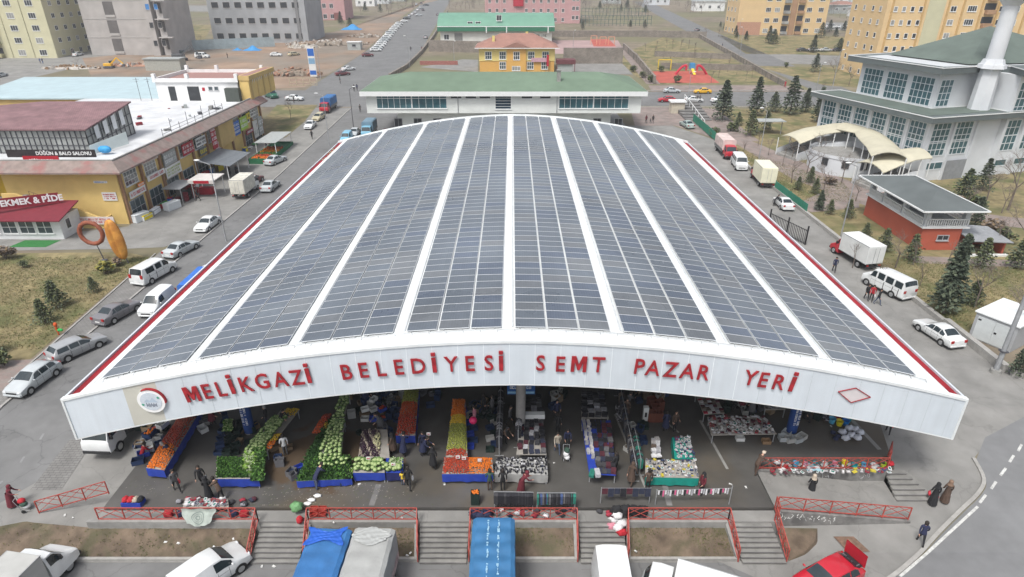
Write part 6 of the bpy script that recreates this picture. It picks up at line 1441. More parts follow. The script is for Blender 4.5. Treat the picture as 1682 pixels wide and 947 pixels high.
def pole(label,px,py,h,lean=(0,0),r=.085,top=None,armd=None,m=GREYM,name='street_lamp',cat='street lamp'):
    g=G(px,py);t=thing(name,label,cat,(g.x,g.y,T(g.y)));b=MB();tp=Vector((lean[0],lean[1],h));b.cyl((0,0,0),tp,r,r*.55,8);b.build('post',m,t)
    if armd:
        b=MB();e=tp+Vector((armd[0],armd[1],.5));b.bar(tp,e,.08);b.build('arm',m,t);b=MB();b.ball(e,(.38,.16,.1),8,5);b.build('lamp_head',FW,t)
    return t
t=pole('thick grey metal utility pole standing at the right kerb by the transformer cabin',1634,612,12,(0,0),.2,name='utility_pole',cat='pole')
b=MB();b.cyl((0,0,0),(0,0,.35),.42,.38,10);b.build('footing',CONC,t);b=MB();b.box(-.25,.25,-.25,.25,2.0,2.12);b.build('clamp',FD,t)
pole('tall thin street lamp on the left pavement above the white saloon',372,396,9.5,armd=(-1.4,.0))
pole('street lamp post at the left kerb near the red lorry',541,238,9,armd=(-1.2,0))
pole('dark lamp post beside the left rear roof corner',581,212,8,m=FD,armd=(1.0,0))
pole('lamp post rising behind the white red-cab lorry',1380,392,9,armd=(-1.2,0))
pole('lamp post in the garden above the cream lorry',1245,270,9,armd=(-1.0,0))
pole('lamp post left of the tall conifer on the cross street',1128,180,8,armd=(.8,0));pole('lamp post at the corner by the curved path before the mosque',1336,170,9,armd=(.8,0))
pole('tall lamp post on the site corner beside the advertising totem',527,130,10,armd=(.9,0));pole('lamp post in front of the gym on the main street',673,110,9,armd=(-1,0))
pole('lamp post in the pink sports court',941,84,7,armd=(.6,0));pole('lamp post on the sloping road near its top',1212,66,8,armd=(.7,0));pole('lamp post on the sloping road verge',1215,90,9,armd=(-.8,0)) 
pole('lamp post at the lawn above the distant parked cars',1366,150,10,armd=(.8,0));pole('short lamp post left of the kindergarten',746,100,6,armd=(.5,0))
g=G(516,128);t=thing('advertising_totem','tall narrow blue and white advertising totem at the building site corner','sign',(g.x,g.y,T(g.y)))
block(t,'board',-1.0,1.0,-.2,.2,.5,8.5,SWHT);
for z0_,z1_,m_ in((6.2,8.2,SBLU),(4.0,5.6,mat('totem_blue',(.2,.35,.5))),(1.0,2.2,SBLU)): b=MB();b.box(-.9,.9,-.23,-.2,z0_,z1_);b.build('panel',m_,t)
g=G(497,140);t=thing('site_gate','pale timber gate frame at the building site corner','gate',(g.x-3.5,g.y,T(g.y)));b=MB()
for i in range(5): b.bar((i*1.9,0,0),(i*1.9,0,2),.14)
b.bar((0,0,2),(7.6,0,2),.14);b.bar((0,0,.9),(7.6,0,.9),.14);b.bar((0,0,.1),(7.6,0,.1),.14);b.build('frame',mat('pale_timber',(.45,.38,.27),.8,.1),t)
def meshfence(label,pts,h=1.2):
    q=[G(*p) for p in pts];t=thing('mesh_fence',label,'fence',(q[0].x,q[0].y,0));o0=Vector((q[0].x,q[0].y,0));GM=mat('green_mesh',(.03,.20,.13),.7,.15,3)
    for i in range(len(q)-1):
        n=max(1,int((q[i+1]-q[i]).length/2.5))
        for k in range(n):
            a=q[i].lerp(q[i+1],k/n)-o0;c=q[i].lerp(q[i+1],(k+1)/n)-o0;a.z=T(a.y+o0.y)+.1;c.z=T(c.y+o0.y)+.1
            b=MB();b.bar(a+Vector((0,0,h/2+.15)),c+Vector((0,0,h/2+.15)),.03,h);b.build('panel',GM,t);b=MB();b.bar(a,a+Vector((0,0,h+.25)),.07);b.build('post',GM,t)
meshfence('green mesh fence running down beside the pale green saloon',[(1138,200),(1174,232)],1.5);meshfence('green mesh fence between the cream lorry and the white saloon',[(1272,312),(1324,352)],1.2)
t=thing('iron_gate','black iron gate standing open across the right street beside the roof edge','gate',(*G(1262,372).to_2d(),0))
a=Vector((0,0,0));c=G(1322,402)-G(1262,372);b=MB();c.z=0
for k in range(25): p=a.lerp(c,k/24);b.bar(p,p+Vector((0,0,1.9 if k%12 else 2.4)),.05 if k%12 else .14)
b.bar(a+Vector((0,0,1.8)),c+Vector((0,0,1.8)),.06);b.bar(a+Vector((0,0,.2)),c+Vector((0,0,.2)),.06);b.build('grille',BLACK,t)
t=thing('back_stairs','broad dark back stairs with a pale middle handrail below the cross street','stairs',(*G(1150,210).to_2d(),0))
yb=G(1160,205).y;x0,x1=G(1134,205).x,G(1178,205).x;t.location=(x0,yb,0);W=x1-x0;D=153-yb;n=9;b=MB();H_=T(153)-T(yb)+2.0
for i in range(n): z_=T(yb)+(H_)*(i+1)/n-.5;b.box(0,W,D*i/n,D*(i+1)/n+.02,-.5,z_);b.box(0,W,D*i/n-.06,D*i/n+.0,z_-.12,z_+.01,1)
b.build('steps',[CONCD,CONC],t);b=MB()
for i in range(8): y=D*i/7;z_=T(yb)+H_*i/7-.3;b.bar((W*.52,y,z_),(W*.52,y,z_+1.2),.1)
b.bar((W*.52,0,T(yb)+.9),(W*.52,D,T(yb)+H_+.9),.1);b.build('handrail',FW,t)
for (px,py,w_,d_,h_,m_,lab) in((1102,186,3,2.4,2.4,mat('booth_beige',(.5,.45,.36)),'small beige booth with curved top at the head of the right street'),(1265,222,5.5,3,2.6,SGRY,'thin grey flat shelter roof in the garden below the conifers')):
    g=G(px,py);t=thing('garden_booth' if px<1200 else 'garden_shelter',lab,'shelter',(g.x,g.y,T(g.y)))
    if px<1200: block(t,'wall',0,w_,0,d_,0,h_,m_);block(t,'roof',-.3,w_+.3,-.3,d_+.3,h_,h_+.3,FW)
    else:
        block(t,'roof',-w_/2,w_/2,0,d_,h_,h_+.15,m_)
        for x in(-2.4,2.4): b=MB();b.bar((x,1,0),(x,1,h_),.12);b.build('post',GREYM,t)
g=G(20,560);t=thing('picnic_shelter','green roofed picnic shelter cut by the left edge of the photo','shelter',(-44.8,43.0,0))
FELT=mat('shelter_green',(.16,.215,.175),.85,.08,1);b=MB()
z=2.6;q=[P(50,513,z),P(12,505,z+.5),P(-60,505,z+.5),P(-60,560,z),P(0,560,z-.2)];q=[v-Vector((-44.8,43,0)) for v in q]
b=MB();b.add([(-5.5,-2.4,2.5),(.4,-2.4,2.5),(1.4,2.4,2.5),(-5.5,2.6,2.5),(-3.5,.2,3.6),(-1.0,.2,3.6)],[(0,1,5,4),(1,2,5),(2,3,4,5),(3,0,4)]);b.build('roof',FELT,t)
for x,y in((0,-2),(.9,2.0),(-4.8,-2),(-4.8,2)): b=MB();b.bar((x,y,0),(x,y,2.5),.12);b.build('post',FD,t)
b=MB()
for i in range(5): b.box(-1.9,.3,1.0+i*.17,1.12+i*.17,.72,.77)
for i in range(2): b.box(-1.9,.3,.55+i*.16,.68+i*.16,.42,.46)
for x in(-1.6,0): b.bar((x,.6,0),(x,1.4,.72),.07);b.bar((x,1.7,0),(x,1.1,.72),.07)
tag(b.build('picnic_table',mat('weathered_wood',(.22,.19,.16),.85,.15,4),loc=(-44.6,42.9,.03)),'weathered slatted picnic table under the green shelter roof','table')
g=G(97,550);t=thing('play_rider','small orange and green play rider on the paved corner beside the lawn','toy',(g.x,g.y,.03))
b=MB();b.cyl((0,0,0),(0,0,.5),.06,.06,8);b.ball((0,0,1.05),(.18,.15,.22),8,5);b.bar((0,0,.4),(-.02,0,.95),.14);b.build('figure',mat('toy_orange',(.55,.09,.02)),t);b=MB();b.ball((.25,0,.5),(.3,.14,.14),8,5);b.build('seat',mat('toy_green',(.02,.35,.08)),t)
def frame(label,px,py,w_,h_,col,kind='play frame'):
    g=G(px,py);t=thing('climbing_bars',label,kind,(g.x,g.y,T(g.y)));b=MB();b.bar((-w_/2,0,0),(-w_/2,0,h_),.25);b.bar((w_/2,0,0),(w_/2,0,h_),.25);b.bar((-w_/2,0,h_),(w_/2,0,h_),.25);b.build('frame',col,t)
PY_=mat('play_yellow',(.7,.5,.03));PR=mat('play_red',(.5,.02,.05))
frame('yellow climbing frame left of the red play surface',1091,114,4.0,3.0,PY_);frame('pale orange play frame, left of three on the far play surface',975,73,2.4,3.4,mat('play_orange',(.6,.3,.2)));frame('pale orange play frame, middle of three on the far play surface',990,73,2.4,3.0,_M['play_orange']);frame('pale orange play frame, right of three on the far play surface',1004,73,2.4,3.0,_M['play_orange'])
for (px,sgn,lab) in((1120,1,'curved red climbing arch left of the small yellow slide'),(1150,-1,'curved red climbing arch right of the small yellow slide')):
    g=G(px,122);t=thing('play_arch',lab,'play arch',(g.x,g.y,T(g.y)));b=MB()
    pts=[(sgn*(-2+i*.45),0,2.6*math.sin(min(math.pi/2,i*.25))) for i in range(8)];b.tube(pts,[.35]*8,8);b.bar(pts[-1],(pts[-1][0],0,1.2),.5);b.build('arch',PR,t)
g=G(1137,122);t=thing('play_slide','small yellow slide with a blue roofed tower on the red play surface','slide',(g.x,g.y,T(g.y)))
b=MB();b.box(-.7,.7,.5,1.8,1.6,3.2);b.build('tower',mat('play_blue',(.05,.25,.5)),t);b=MB();b.add([(-.4,.5,1.7),(.4,.5,1.7),(.6,-1.8,.2),(-.2,-1.8,.2)],[(0,3,2,1)]);b.build('chute',PY_,t)
for x in(-.6,.6): b=MB();b.bar((x,1.2,0),(x,1.2,1.7),.15);b.build('post',FG,t)
def rubble(label,px,py,rx,ry,h,n,m1,m2,name='rubble_heap'):
    g=G(px,py);b=MB();rn=random.Random(px)
    for k in range(n):
        a=rn.uniform(0,6.28);r=rn.random()**.6;x,y=math.cos(a)*r*rx,math.sin(a)*r*ry;s=rn.uniform(.25,.8);z=h*(1-r)
        b.X=Matrix.Translation((x,y,z))@Euler((rn.uniform(0,3),rn.uniform(0,3),rn.uniform(0,3))).to_matrix().to_4x4();b.box(-s,s,-s*.6,s*.6,-s*.3,s*.3,rn.randrange(2));b.X=None
    b.ball((0,0,-.1),(rx*.8,ry*.8,h),14,6,1);o=b.build(name,[m1,m2],loc=(g.x,g.y,T(g.y)));tag(o,label,kind='stuff')
RB=mat('rubble_pale',(.42,.39,.35),.9,.2,1);RO=mat('rubble_orange',(.33,.18,.12),.9,.2,1)
rubble('orange brick rubble beside the totem',482,122,9,4,1.8,160,RO,M_SITE);rubble('pale rubble behind the site cars',545,72,20,8,1.5,200,RB,M_SITE);rubble('pale rubble by the small site cabin',600,60,8,5,1.2,90,RB,M_SITE)
rubble('timber and debris before the concrete shell',120,112,10,3,.6,70,WOOD,RB);rubble('rubble strip',230,108,12,2,.6,70,RB,RO);rubble('pallet stacks',500,78,7,3,1.0,80,mat('pallet_pale',(.5,.46,.38),.9,.1,3),RB)
for (px,py,s,lab) in((578,48,4.5,'large bright blue tarpaulin heap on the far building site'),(515,53,3.6,'small blue tarpaulin heap left of the large one on the site'),(310,80,2.4,'blue tarpaulin bundle on the site near the excavator'),(415,82,3.0,'blue tarpaulin heap before the grey hoarding'),(390,82,1.6,'tiny blue tarpaulin piece before the grey hoarding')):
    g=G(px,py);b=MB();rn=random.Random(px);b.grid(lambda u,v:((u-.5)*2.2*s,(v-.5)*1.6*s,.9*s*.5*math.sin(math.pi*u)*math.sin(math.pi*v)*(1+.3*math.sin(9*u+5*v+px))),14,10);tag(b.build('tarpaulin_heap',mat('site_blue_tarp',(.04,.24,.52),.6,.1),loc=(g.x,g.y,T(g.y))),lab,'tarpaulin')
g=G(655,80);g=G(582,82);t=thing('site_cabin','small grey site cabin beside the row of white cars','cabin',(g.x,g.y,T(g.y)));block(t,'wall',-2.5,2.5,0,3,0,2.8,SGRY);block(t,'roof',-2.7,2.7,-.2,3.2,2.8,3,FW);o=obj('window',win_mesh(1.6,1,1,1,FG,DARKG,.1),t);o.location=(0,-.004,1.2)
g=G(240,118);t=thing('site_shed','long pale grey walled shed on the site behind the white rooftop house','shed',(*G(240,116).to_2d(),T(G(240,116).y)));W=G(298,116).x-G(240,116).x;block(t,'wall',0,W,0,4,0,3.4,mat('shed_wall',(.36,.36,.32)));block(t,'roof',-.3,W+.3,-.3,4.3,3.4,3.7,SGRY)
def excavator(label,px,py,m,s,rz):
    g=G(px,py);t=thing('excavator',label,'excavator',(g.x,g.y,T(g.y)+.1),rz);t.scale=(s,s,s)
    b=MB()
    for y in(-1.2,.6): b.box(-2,2,y,y+.6,0,.8)
    b.build('track',FD,t,bevel=.2);b=MB();b.box(-1.8,1.4,-1.1,1.1,.9,2.0);b.build('body',m,t,bevel=.15);b=MB();b.box(.2,1.5,.1,1.1,2.0,3.0);b.build('cab',[GLASS],t,bevel=.1)
    b=MB();b.bar((1.2,-.3,1.8),(4.0,-.3,4.2),.5);b.bar((4.0,-.3,4.2),(6.2,-.3,1.8),.4);b.build('boom',m,t);b=MB();b.box(5.8,6.8,-.8,.2,.6,1.6);b.build('bucket',FD,t,bevel=.1)
excavator('yellow excavator on the building site below the grey concrete shell',180,112,P_YELLOW,.75,R(5));excavator('dark excavator with its arm raised beside the white minivan',296,100,P_DARK,1.15,R(0))
for (pts,lab) in(([(955,28),(1060,28)],'tall dark ball fence behind the pink sports court, rear run'),([(955,42),(1065,40)],'low dark fence before the rear ball fence')):
    a,c=G(*pts[0]),G(*pts[1]);t=thing('ball_fence',lab,'fence',(a.x,a.y,T(a.y)));b=MB();n=18;L=c.x-a.x
    for i in range(n+1): b.bar((L*i/n,0,0),(L*i/n,0,5),.22)
    for z in(1,3,5): b.bar((0,0,z),(L,0,z),.15)
    b.build('frame',mat('fence_teal_dark',(.08,.12,.11)),t)
rn=random.Random(5)
for i,(px,py,w_,h_) in enumerate([(1080,8,18,5),(1005,6,14,5),(1165,18,20,6),(1405,10,26,7),(1385,22,16,5),(1290,12,20,6),(40,10,22,7),(110,8,20,7),(600,10,14,6),(625,6,14,6),(650,2,14,6),(1425,28,16,5)]):
    g=G(px,py);t=thing('distant_house','low distant %s house, %s'%(('pale','grey','white')[i%3],['behind the park trees','near the top centre','beside the sloping road top','right of the distant orange block','in the far car park','behind the distant orange block','far left behind the yellow block','left of the grey shell','left of the main street far end','near the main street far end','at the main street horizon','between the two orange blocks'][i]),'house',(g.x-w_/2,g.y,T(g.y)))
    block(t,'wall',0,w_,0,10,-.5,h_,(MW,SGRY,_M['white_render'])[i%3]);hip(t,'roof',0,w_,0,10,h_,2,(KR,_M['brown_tile_roof'],GREYM)[i%3],ov=.6)
    for k in range(3): o=obj('window',win_mesh(2,2,2,1,FW,DARKG,.2),t);o.location=(w_*(.2+.3*k),-.01,1.6)
NEED=mat('conifer_needles',(.062,.082,.055),.9,.35,1.2);NEED2=mat('conifer_needles_light',(.10,.12,.075),.9,.3,1.2);BARK=mat('bark',(.16,.13,.11),.95,.2,4);TWIG=mat('twigs',(.20,.165,.14),.95,.2,3);OLIVE=mat('olive_leaves',(.13,.15,.06),.9,.3,2);YLEAF=mat('yellow_shrub',(.30,.27,.06),.9,.25,2);BROWNL=mat('brown_leaves',(.20,.14,.08),.9,.25,2)
def conifer(seed,h=7,r=2.0,n=1500,mats=(NEED,NEED2),name='conifer_tree',dense=1,open_=.0):
    rn=random.Random(seed);t=thing(name,'x','conifer');b=MB();b.cyl((0,0,0),(0,0,h*.95),.14*h/7,.02,7);
    for k in range(int(16)):
        z=h*(.12+.8*k/16);a=k*2.4;rr=r*(1-z/h)*.8;b.cyl((0,0,z),(math.cos(a)*rr,math.sin(a)*rr,z-.15*rr),.03,.01,4,cap=False)
    b.build('trunk',BARK,t);b=MB();whorl=int(h*2.2)
    for k in range(n):
        f=rn.random()**.75;f=(int(f*whorl)+rn.gauss(.3,.16))/whorl;f=min(max(f,.02),.99);z=h*(.13+.85*f);R0=r*(1-f)**.85*(1+.22*math.sin(5*f*whorl))*(.85+.3*rn.random())+.08
        a=rn.uniform(0,6.283);lob=1+.3*math.sin(a*3+seed*1.7+z*1.3)+.16*math.sin(a*7+z*5);q=rn.random()**.5;x,y=math.cos(a)*R0*q*lob,math.sin(a)*R0*q*lob;z-=q*R0*.22
        s=rn.uniform(.16,.34)*h/7+.05;d=Vector((math.cos(a),math.sin(a),rn.uniform(-.5,.25))).normalized();u=d.cross(Vector((0,0,1))).normalized()*s*.42;c=Vector((x,y,z));u=u+Vector((0,0,rn.uniform(-.12,.12)))
        b.add([c-u-d*s*.4,c+u-d*s*.4,c+u*.6+d*s*.8,c-u*.6+d*s*.8],[(0,1,2,3)],0 if rn.random()<.65 else 1)
    b.build('crown',list(mats),t);return t
def bush(seed,h=1.6,r=1.0,n=500,mats=(NEED2,OLIVE),name='shrub',cat='shrub'):
    rn=random.Random(seed);t=thing(name,'x',cat);b=MB()
    for k in range(5): a=k*1.26;b.cyl((0,0,0),(math.cos(a)*r*.5,math.sin(a)*r*.5,h*.6),.04,.015,5)
    b.build('stem',BARK,t);b=MB();cl=[(rn.uniform(-.5,.5)*r,rn.uniform(-.5,.5)*r,h*rn.uniform(.35,.75),rn.uniform(.35,.6)) for _ in range(9)]
    for k in range(n):
        c0=cl[k%9];v=Vector((rn.gauss(0,1),rn.gauss(0,1),rn.gauss(0,1))).normalized()*c0[3]*r*rn.uniform(.6,1.05);c=Vector((c0[0]+v.x,c0[1]+v.y,max(.05,c0[2]+v.z*h*.45/r*.9)));s=rn.uniform(.05,.13)*max(1,r);u=Vector((rn.uniform(-1,1),rn.uniform(-1,1),rn.uniform(-.4,.4))).normalized()*s;w_=u.cross(Vector((rn.uniform(-1,1),rn.uniform(-1,1),1)).normalized())
        b.add([c-u-w_,c+u-w_,c+u+w_,c-u+w_],[(0,1,2,3)],rn.randrange(2))
    b.build('foliage',list(mats),t);return t
def bare(seed,h=6,spread=.5,name='bare_tree',lv=4,leaf=0,r0=None,up=.75,nb=3):
    rn=random.Random(seed);t=thing(name,'x','tree');tb=MB();cb=MB();r0=r0 or .09*h/6
    def grow(p,d,l,r,k):
        q=p+d*l;(tb if k<=1 else cb).cyl(p,q,r,r*.6,5 if k<2 else 3,cap=False)
        if k>=lv: return
        for i in range(nb+(1 if k>0 else 0)):
            v=Vector((rn.uniform(-1,1),rn.uniform(-1,1),rn.uniform(-.15,1)*up)).normalized();nd=(d*(1-spread)+v*spread).normalized()
            st=p.lerp(q,rn.uniform(.55,1) if k else rn.uniform(.75,1));grow(st,nd,l*rn.uniform(.55,.8),r*.5,k+1)
    grow(Vector((0,0,0)),Vector((rn.uniform(-.06,.06),rn.uniform(-.06,.06),1)).normalized(),h*.33,r0,0)
    tb.build('trunk',BARK,t);
    cb.build('crown',TWIG,t);return t
TP={}
TP['con']=[conifer(1,7,2.1,1900),conifer(2,7.6,1.7,1500),conifer(3,6.2,2.5,1900,(NEED,OLIVE)),conifer(4,6.8,2.0,1300,(NEED,NEED2))];TP['pin']=[conifer(s,5,1.7,1500,(NEED2,OLIVE),'pine_tree') for s in(11,12)]
TP['col']=[conifer(21,8.5,1.7,3200,(NEED,NEED2),'spruce_tree')]
TP['bare']=[bare(s,7,.55) for s in(31,32,33)];TP['thin']=[bare(s,5,.35,'bare_sapling',3,up=1.1) for s in(41,42)]
TP['shr']=[bush(s) for s in(51,52)];TP['yel']=[bush(53,1.3,.8,400,(YLEAF,OLIVE),'yellow_shrub')];TP['brn']=[bush(54,1.8,1.2,600,(BROWNL,TWIG),'brown_shrub')]
_tc={};_tf=set()
def tree(kind,px,py,s,label,group=None,xy=None,sq=1):
    if kind in('con','pin') and group is None: sq*=.88
    g=G(px,py) if xy is None else Vector((xy[0],xy[1],0));i=_tc.get(kind,0);_tc[kind]=i+1;pr=TP[kind][i%len(TP[kind])]
    if pr.name in _tf: o=dup(pr,label=label)
    else: _tf.add(pr.name);o=pr;o['label']=label
    if 'group' in o: del o['group']
    if group:o['group']=group
    o.location=(g.x,g.y,T(g.y));o.rotation_euler=(0,0,random.uniform(0,6.28));o.scale=(s*sq,s*sq,s);return o
for px,py,s,lab in((1186,197,1.25,'tall dark conifer right of the back stairs'),(1240,190,1.15,'dark conifer with full crown, second from the back stairs'),(1270,183,.75,'small conifer between the two tall garden conifers'),(1297,188,1.3,'pointed spruce standing highest near the cross street'),(1322,184,.8,'small round conifer left of the mosque corner'),(1342,200,1.0,'conifer close against the left mosque corner')): tree('con',px,py,s,lab)
for px,py,s,lab in((1232,222,1.05,'pale green pine in front of the second conifer'),(1212,206,.6,'little pine below the first conifer'),(1208,216,.5,'low round pine in the garden by the fence'),(1258,212,.8,'pine left of the grey shelter roof'),(1330,300,.55,'little pine on the lawn above the parked white saloon'),(1310,312,.45,'young pine near the green mesh fence'),(1338,318,.5,'young pine on the lawn beside the brick path'),
    (1362,352,.45,'small pine beside the lamp post and path'),(1392,358,.55,'dark pine left of the red garden house'),(1450,412,.6,'pine before the red wall, left of two'),(1495,428,.68,'pine before the red wall, right of two'),(1420,392,.45,'olive pine at the corner of the red garden house'),
    (1610,440,.75,'bright pine below the side shed on the lawn'),(1668,440,.75,'dark pine at the right edge below the path'),(1525,262,.6,'young pine at the foot of the mosque wall')): tree('pin',px,py,s,lab)
for px,py,s,lab in((1580,330,.8,'dark conifer behind the garden house roof'),(1612,312,.75,'dark conifer before the mosque basement windows'),(1600,372,.6,'low dark conifer right of the grey roof corner')): tree('con',px,py,s,lab)
tree('col',1549,514,.98,'tall dark spruce standing alone on the lawn near the white saloon',sq=.72);tree('col',1345,345,.35,'small dark pointed spruce in the garden path curve')
tree('con',1668,618,.4,'low green conifer bush behind the utility pole')
tree('con',1595,500,.45,'low dark conifer behind the white roofed cabin')
for px,py,s,lab in((1352,315,.9,'bare tree in the curve of the garden path'),(1300,262,.8,'bare tree before the left mosque stair'),(1382,300,.9,'bare tree before the white round forecourt'),(1405,330,.7,'bare tree above the garden house roof'),(1470,440,.85,'bare tree growing at the red garden house wall'),(1655,345,1.5,'large bare tree at the right edge before the mosque'),
    (1676,420,1.2,'bare tree at the right edge over the path'),(1530,270,.8,'bare leaning tree by the right mosque stair'),(1600,505,.9,'thin bare tree beside the white roofed cabin'),(1670,560,1.1,'bare tree behind the utility pole'),(1240,45,1.6,'bare tree before the distant orange apartments'),(1368,138,1.3,'bare tree on the lawn by the sloping road, left'),(1394,140,1.1,'bare tree on the lawn by the sloping road, right')): tree('bare',px,py,s,lab)
for i,(px,py) in enumerate([(1510,470),(1400,440),(1555,440),(1220,262),(1262,255),(1285,272),(1360,275),(1405,268),(1245,240),(1500,435),(1440,470),(1620,470)]): tree('thin',px,py,random.uniform(.6,.9),'thin leafless sapling on the right garden lawn','saplings on the right lawn')
tree('brn',1362,303,.8,'brown leaved hedge bush beside the brick path')
for px,py,s,lab in((95,505,1.0,'larger green pine bush on the left lawn'),(75,530,.85,'green pine bush beside the picnic shelter'),(155,480,.6,'small dark pine bush near the yellow shrub')): tree('pin',px,py,s*.62,lab,sq=1.1)
tree('yel',175,450,1.3,'yellow shrub on the lawn below the pretzel sign');tree('brn',193,436,.6,'brown shrub left of the loaf sign post')
tree('shr',8,600,1.0,'green bush at the left edge below the picnic shelter');tree('brn',10,425,1.0,'dry brown bush at the left edge before the bakery');tree('shr',40,440,.6,'low shrub on the lawn before the bakery step')
for i,(px,py,k,s) in enumerate([(1388,190,'shr',1),(1650,400,'shr',1.4),(1630,390,'brn',1.5),(1570,345,'brn',1.3),(1600,345,'shr',1.3),(1528,355,'shr',.8)]): tree(k,px,py,s,['round shrub by the white wall under the conifers','big shrub at the end of the right garden path','wide brown shrub right of the side shed','brown shrub behind the garden house','green shrub behind the garden house','small shrub behind the balustraded veranda'][i])
rn=random.Random(9)
def many(kind,pts,group,label,s0,s1):
    for px,py in pts: tree(kind,px,py,rn.uniform(s0,s1),label,group)
many('bare',[(rn.uniform(955,1110),rn.uniform(3,26)) for _ in range(44)],'bare trees behind the ball fence','bare brownish tree in the belt behind the sports court',.9,1.5)
many('bare',[(rn.uniform(590,690),rn.uniform(3,24)) for _ in range(24)]+[(rn.uniform(735,795),rn.uniform(8,18)) for _ in range(10)],'bare trees along the far main street','bare tree beside the far end of the main street',.9,1.4)
many('bare',[(rn.uniform(1110,1205),rn.uniform(4,24)) for _ in range(26)]+[(rn.uniform(1355,1430),rn.uniform(4,34)) for _ in range(22)],'bare trees near the distant orange block','bare tree in the far belt around the distant orange block',.9,1.5)
many('con',[(1190,48),(1200,52),(1208,58),(1216,55),(1183,44),(1225,66),(1195,46),(1210,62)],'dark bushes along the sloping road','dark evergreen bush along the fence of the sloping road',.4,.6)
many('bare',[(1620,330),(1645,350),(1665,300),(1585,345),(1636,410),(1300,300),(1325,285),(1345,262)],'bare trees around the mosque garden','bare brownish tree in the garden before the mosque',.7,1.1)
many('con',[(1348,62),(1372,60),(1410,58),(1425,66),(1362,52),(1386,50),(1335,86),(1378,84),(1338,118),(1422,80),(1262,70),(1270,72),(1020,18),(985,14),(1030,14),(1060,20)],'scattered far evergreens','dark evergreen standing in the far lawns',.6,1.0)
many('con',[(112,16),(108,22),(135,30),(600,18),(625,20),(1350,40),(560,40),(575,44)],'evergreens on the far left','dark evergreen on the far left side of the town',.6,.9)
many('thin',[(1095,78),(1105,80),(1118,82),(1131,80),(1140,95),(1078,80),(1060,84),(1100,108),(1165,108),(1195,118),(1210,122),(1225,132),(1168,136),(1235,128),(1075,92),(1090,96),(1180,128),(1140,86)],'saplings in the park','thin leafless sapling in the terraced park',.8,1.1)
many('bare',[(956,52),(1034,48),(1058,50),(900,130),(1160,58),(1180,60),(1060,132),(1058,112),(1046,102),(1350,150),(1400,128),(478,195),(120,95),(128,110),(330,72)],'single bare trees in the middle distance','single bare tree in the middle distance',.5,.8)
many('con',[(957,48),(1035,44),(1059,46)],'small evergreens by the court wall','small evergreen by the wall of the sports court',.5,.6)
many('shr',[(1070,135),(1110,136),(1290,110),(1085,118),(1055,128),(1040,118),(1200,215),(1170,225)],'low shrubs around the park','low dark shrub at the edge of the park paths',1.0,1.5)
def tufts(name,poly,n,mats,h=(.06,.2)):
    xs=[p[0] for p in poly];ys_=[p[1] for p in poly];b=MB();rn=random.Random(n)
    def inside(x,y):
        c=False;j=len(poly)-1
        for i in range(len(poly)):
            if (poly[i][1]>y)!=(poly[j][1]>y) and x<(poly[j][0]-poly[i][0])*(y-poly[i][1])/(poly[j][1]-poly[i][1])+poly[i][0]: c=not c
            j=i
        return c
    k=0
    while k<n:
        x,y=rn.uniform(min(xs),max(xs)),rn.uniform(min(ys_),max(ys_))
        if not inside(x,y): k+=.2;continue
        k+=1;z=T(y)+.01;mi=int(rn.random()<.5+.4*math.sin(x*.7)*math.cos(y*.5))
        for j in range(4):
            a=rn.uniform(0,6.28);q=rn.uniform(0,.12);hh=rn.uniform(*h);cx_,cy_=x+math.cos(a)*q,y+math.sin(a)*q;w_=.02;b.add([(cx_-w_*math.sin(a),cy_+w_*math.cos(a),z),(cx_+w_*math.sin(a),cy_-w_*math.cos(a),z),(cx_+math.cos(a)*.1,cy_+math.sin(a)*.1,z+hh)],[(0,1,2)],mi)
    tag(b.build(name,mats),'short dry grass tufts',kind='stuff')
GD=mat('dry_grass_blade',(.24,.20,.10),.95,.25,3);GG=mat('green_grass_blade',(.12,.135,.05),.95,.25,3)
tufts('grass',[(-40.5,46),(-41.6,66),(-62,66),(-62,46)],9000,[GD,GG]);tufts('grass',[(40.5,50),(40.5,66),(62,62),(62,46)],9000,[GD,GG]);tufts('grass',[(40.5,86),(41,118),(52,96),(50,86)],4000,[GD,GG])
def skin_body(pts,edges,name):
    """pts: {name:(pos,radius)}"""
    ks=list(pts);me=bpy.data.meshes.new(name);me.from_pydata([pts[k][0] for k in ks],[(ks.index(a),ks.index(c)) for a,c in edges],[])
    o=bpy.data.objects.new(name,me);COL.objects.link(o);md=o.modifiers.new('skin','SKIN');sv=me.skin_vertices[0].data
    for i,k in enumerate(ks): r=pts[k][1];sv[i].radius=(r,r) if not hasattr(r,'__len__') else r;sv[i].use_root=(k=='pel')
    s=o.modifiers.new('sub','SUBSURF');s.levels=1;dg=bpy.context.evaluated_depsgraph_get();dg.update()
    m2=bpy.data.meshes.new_from_object(o.evaluated_get(dg));bpy.data.objects.remove(o);return m2
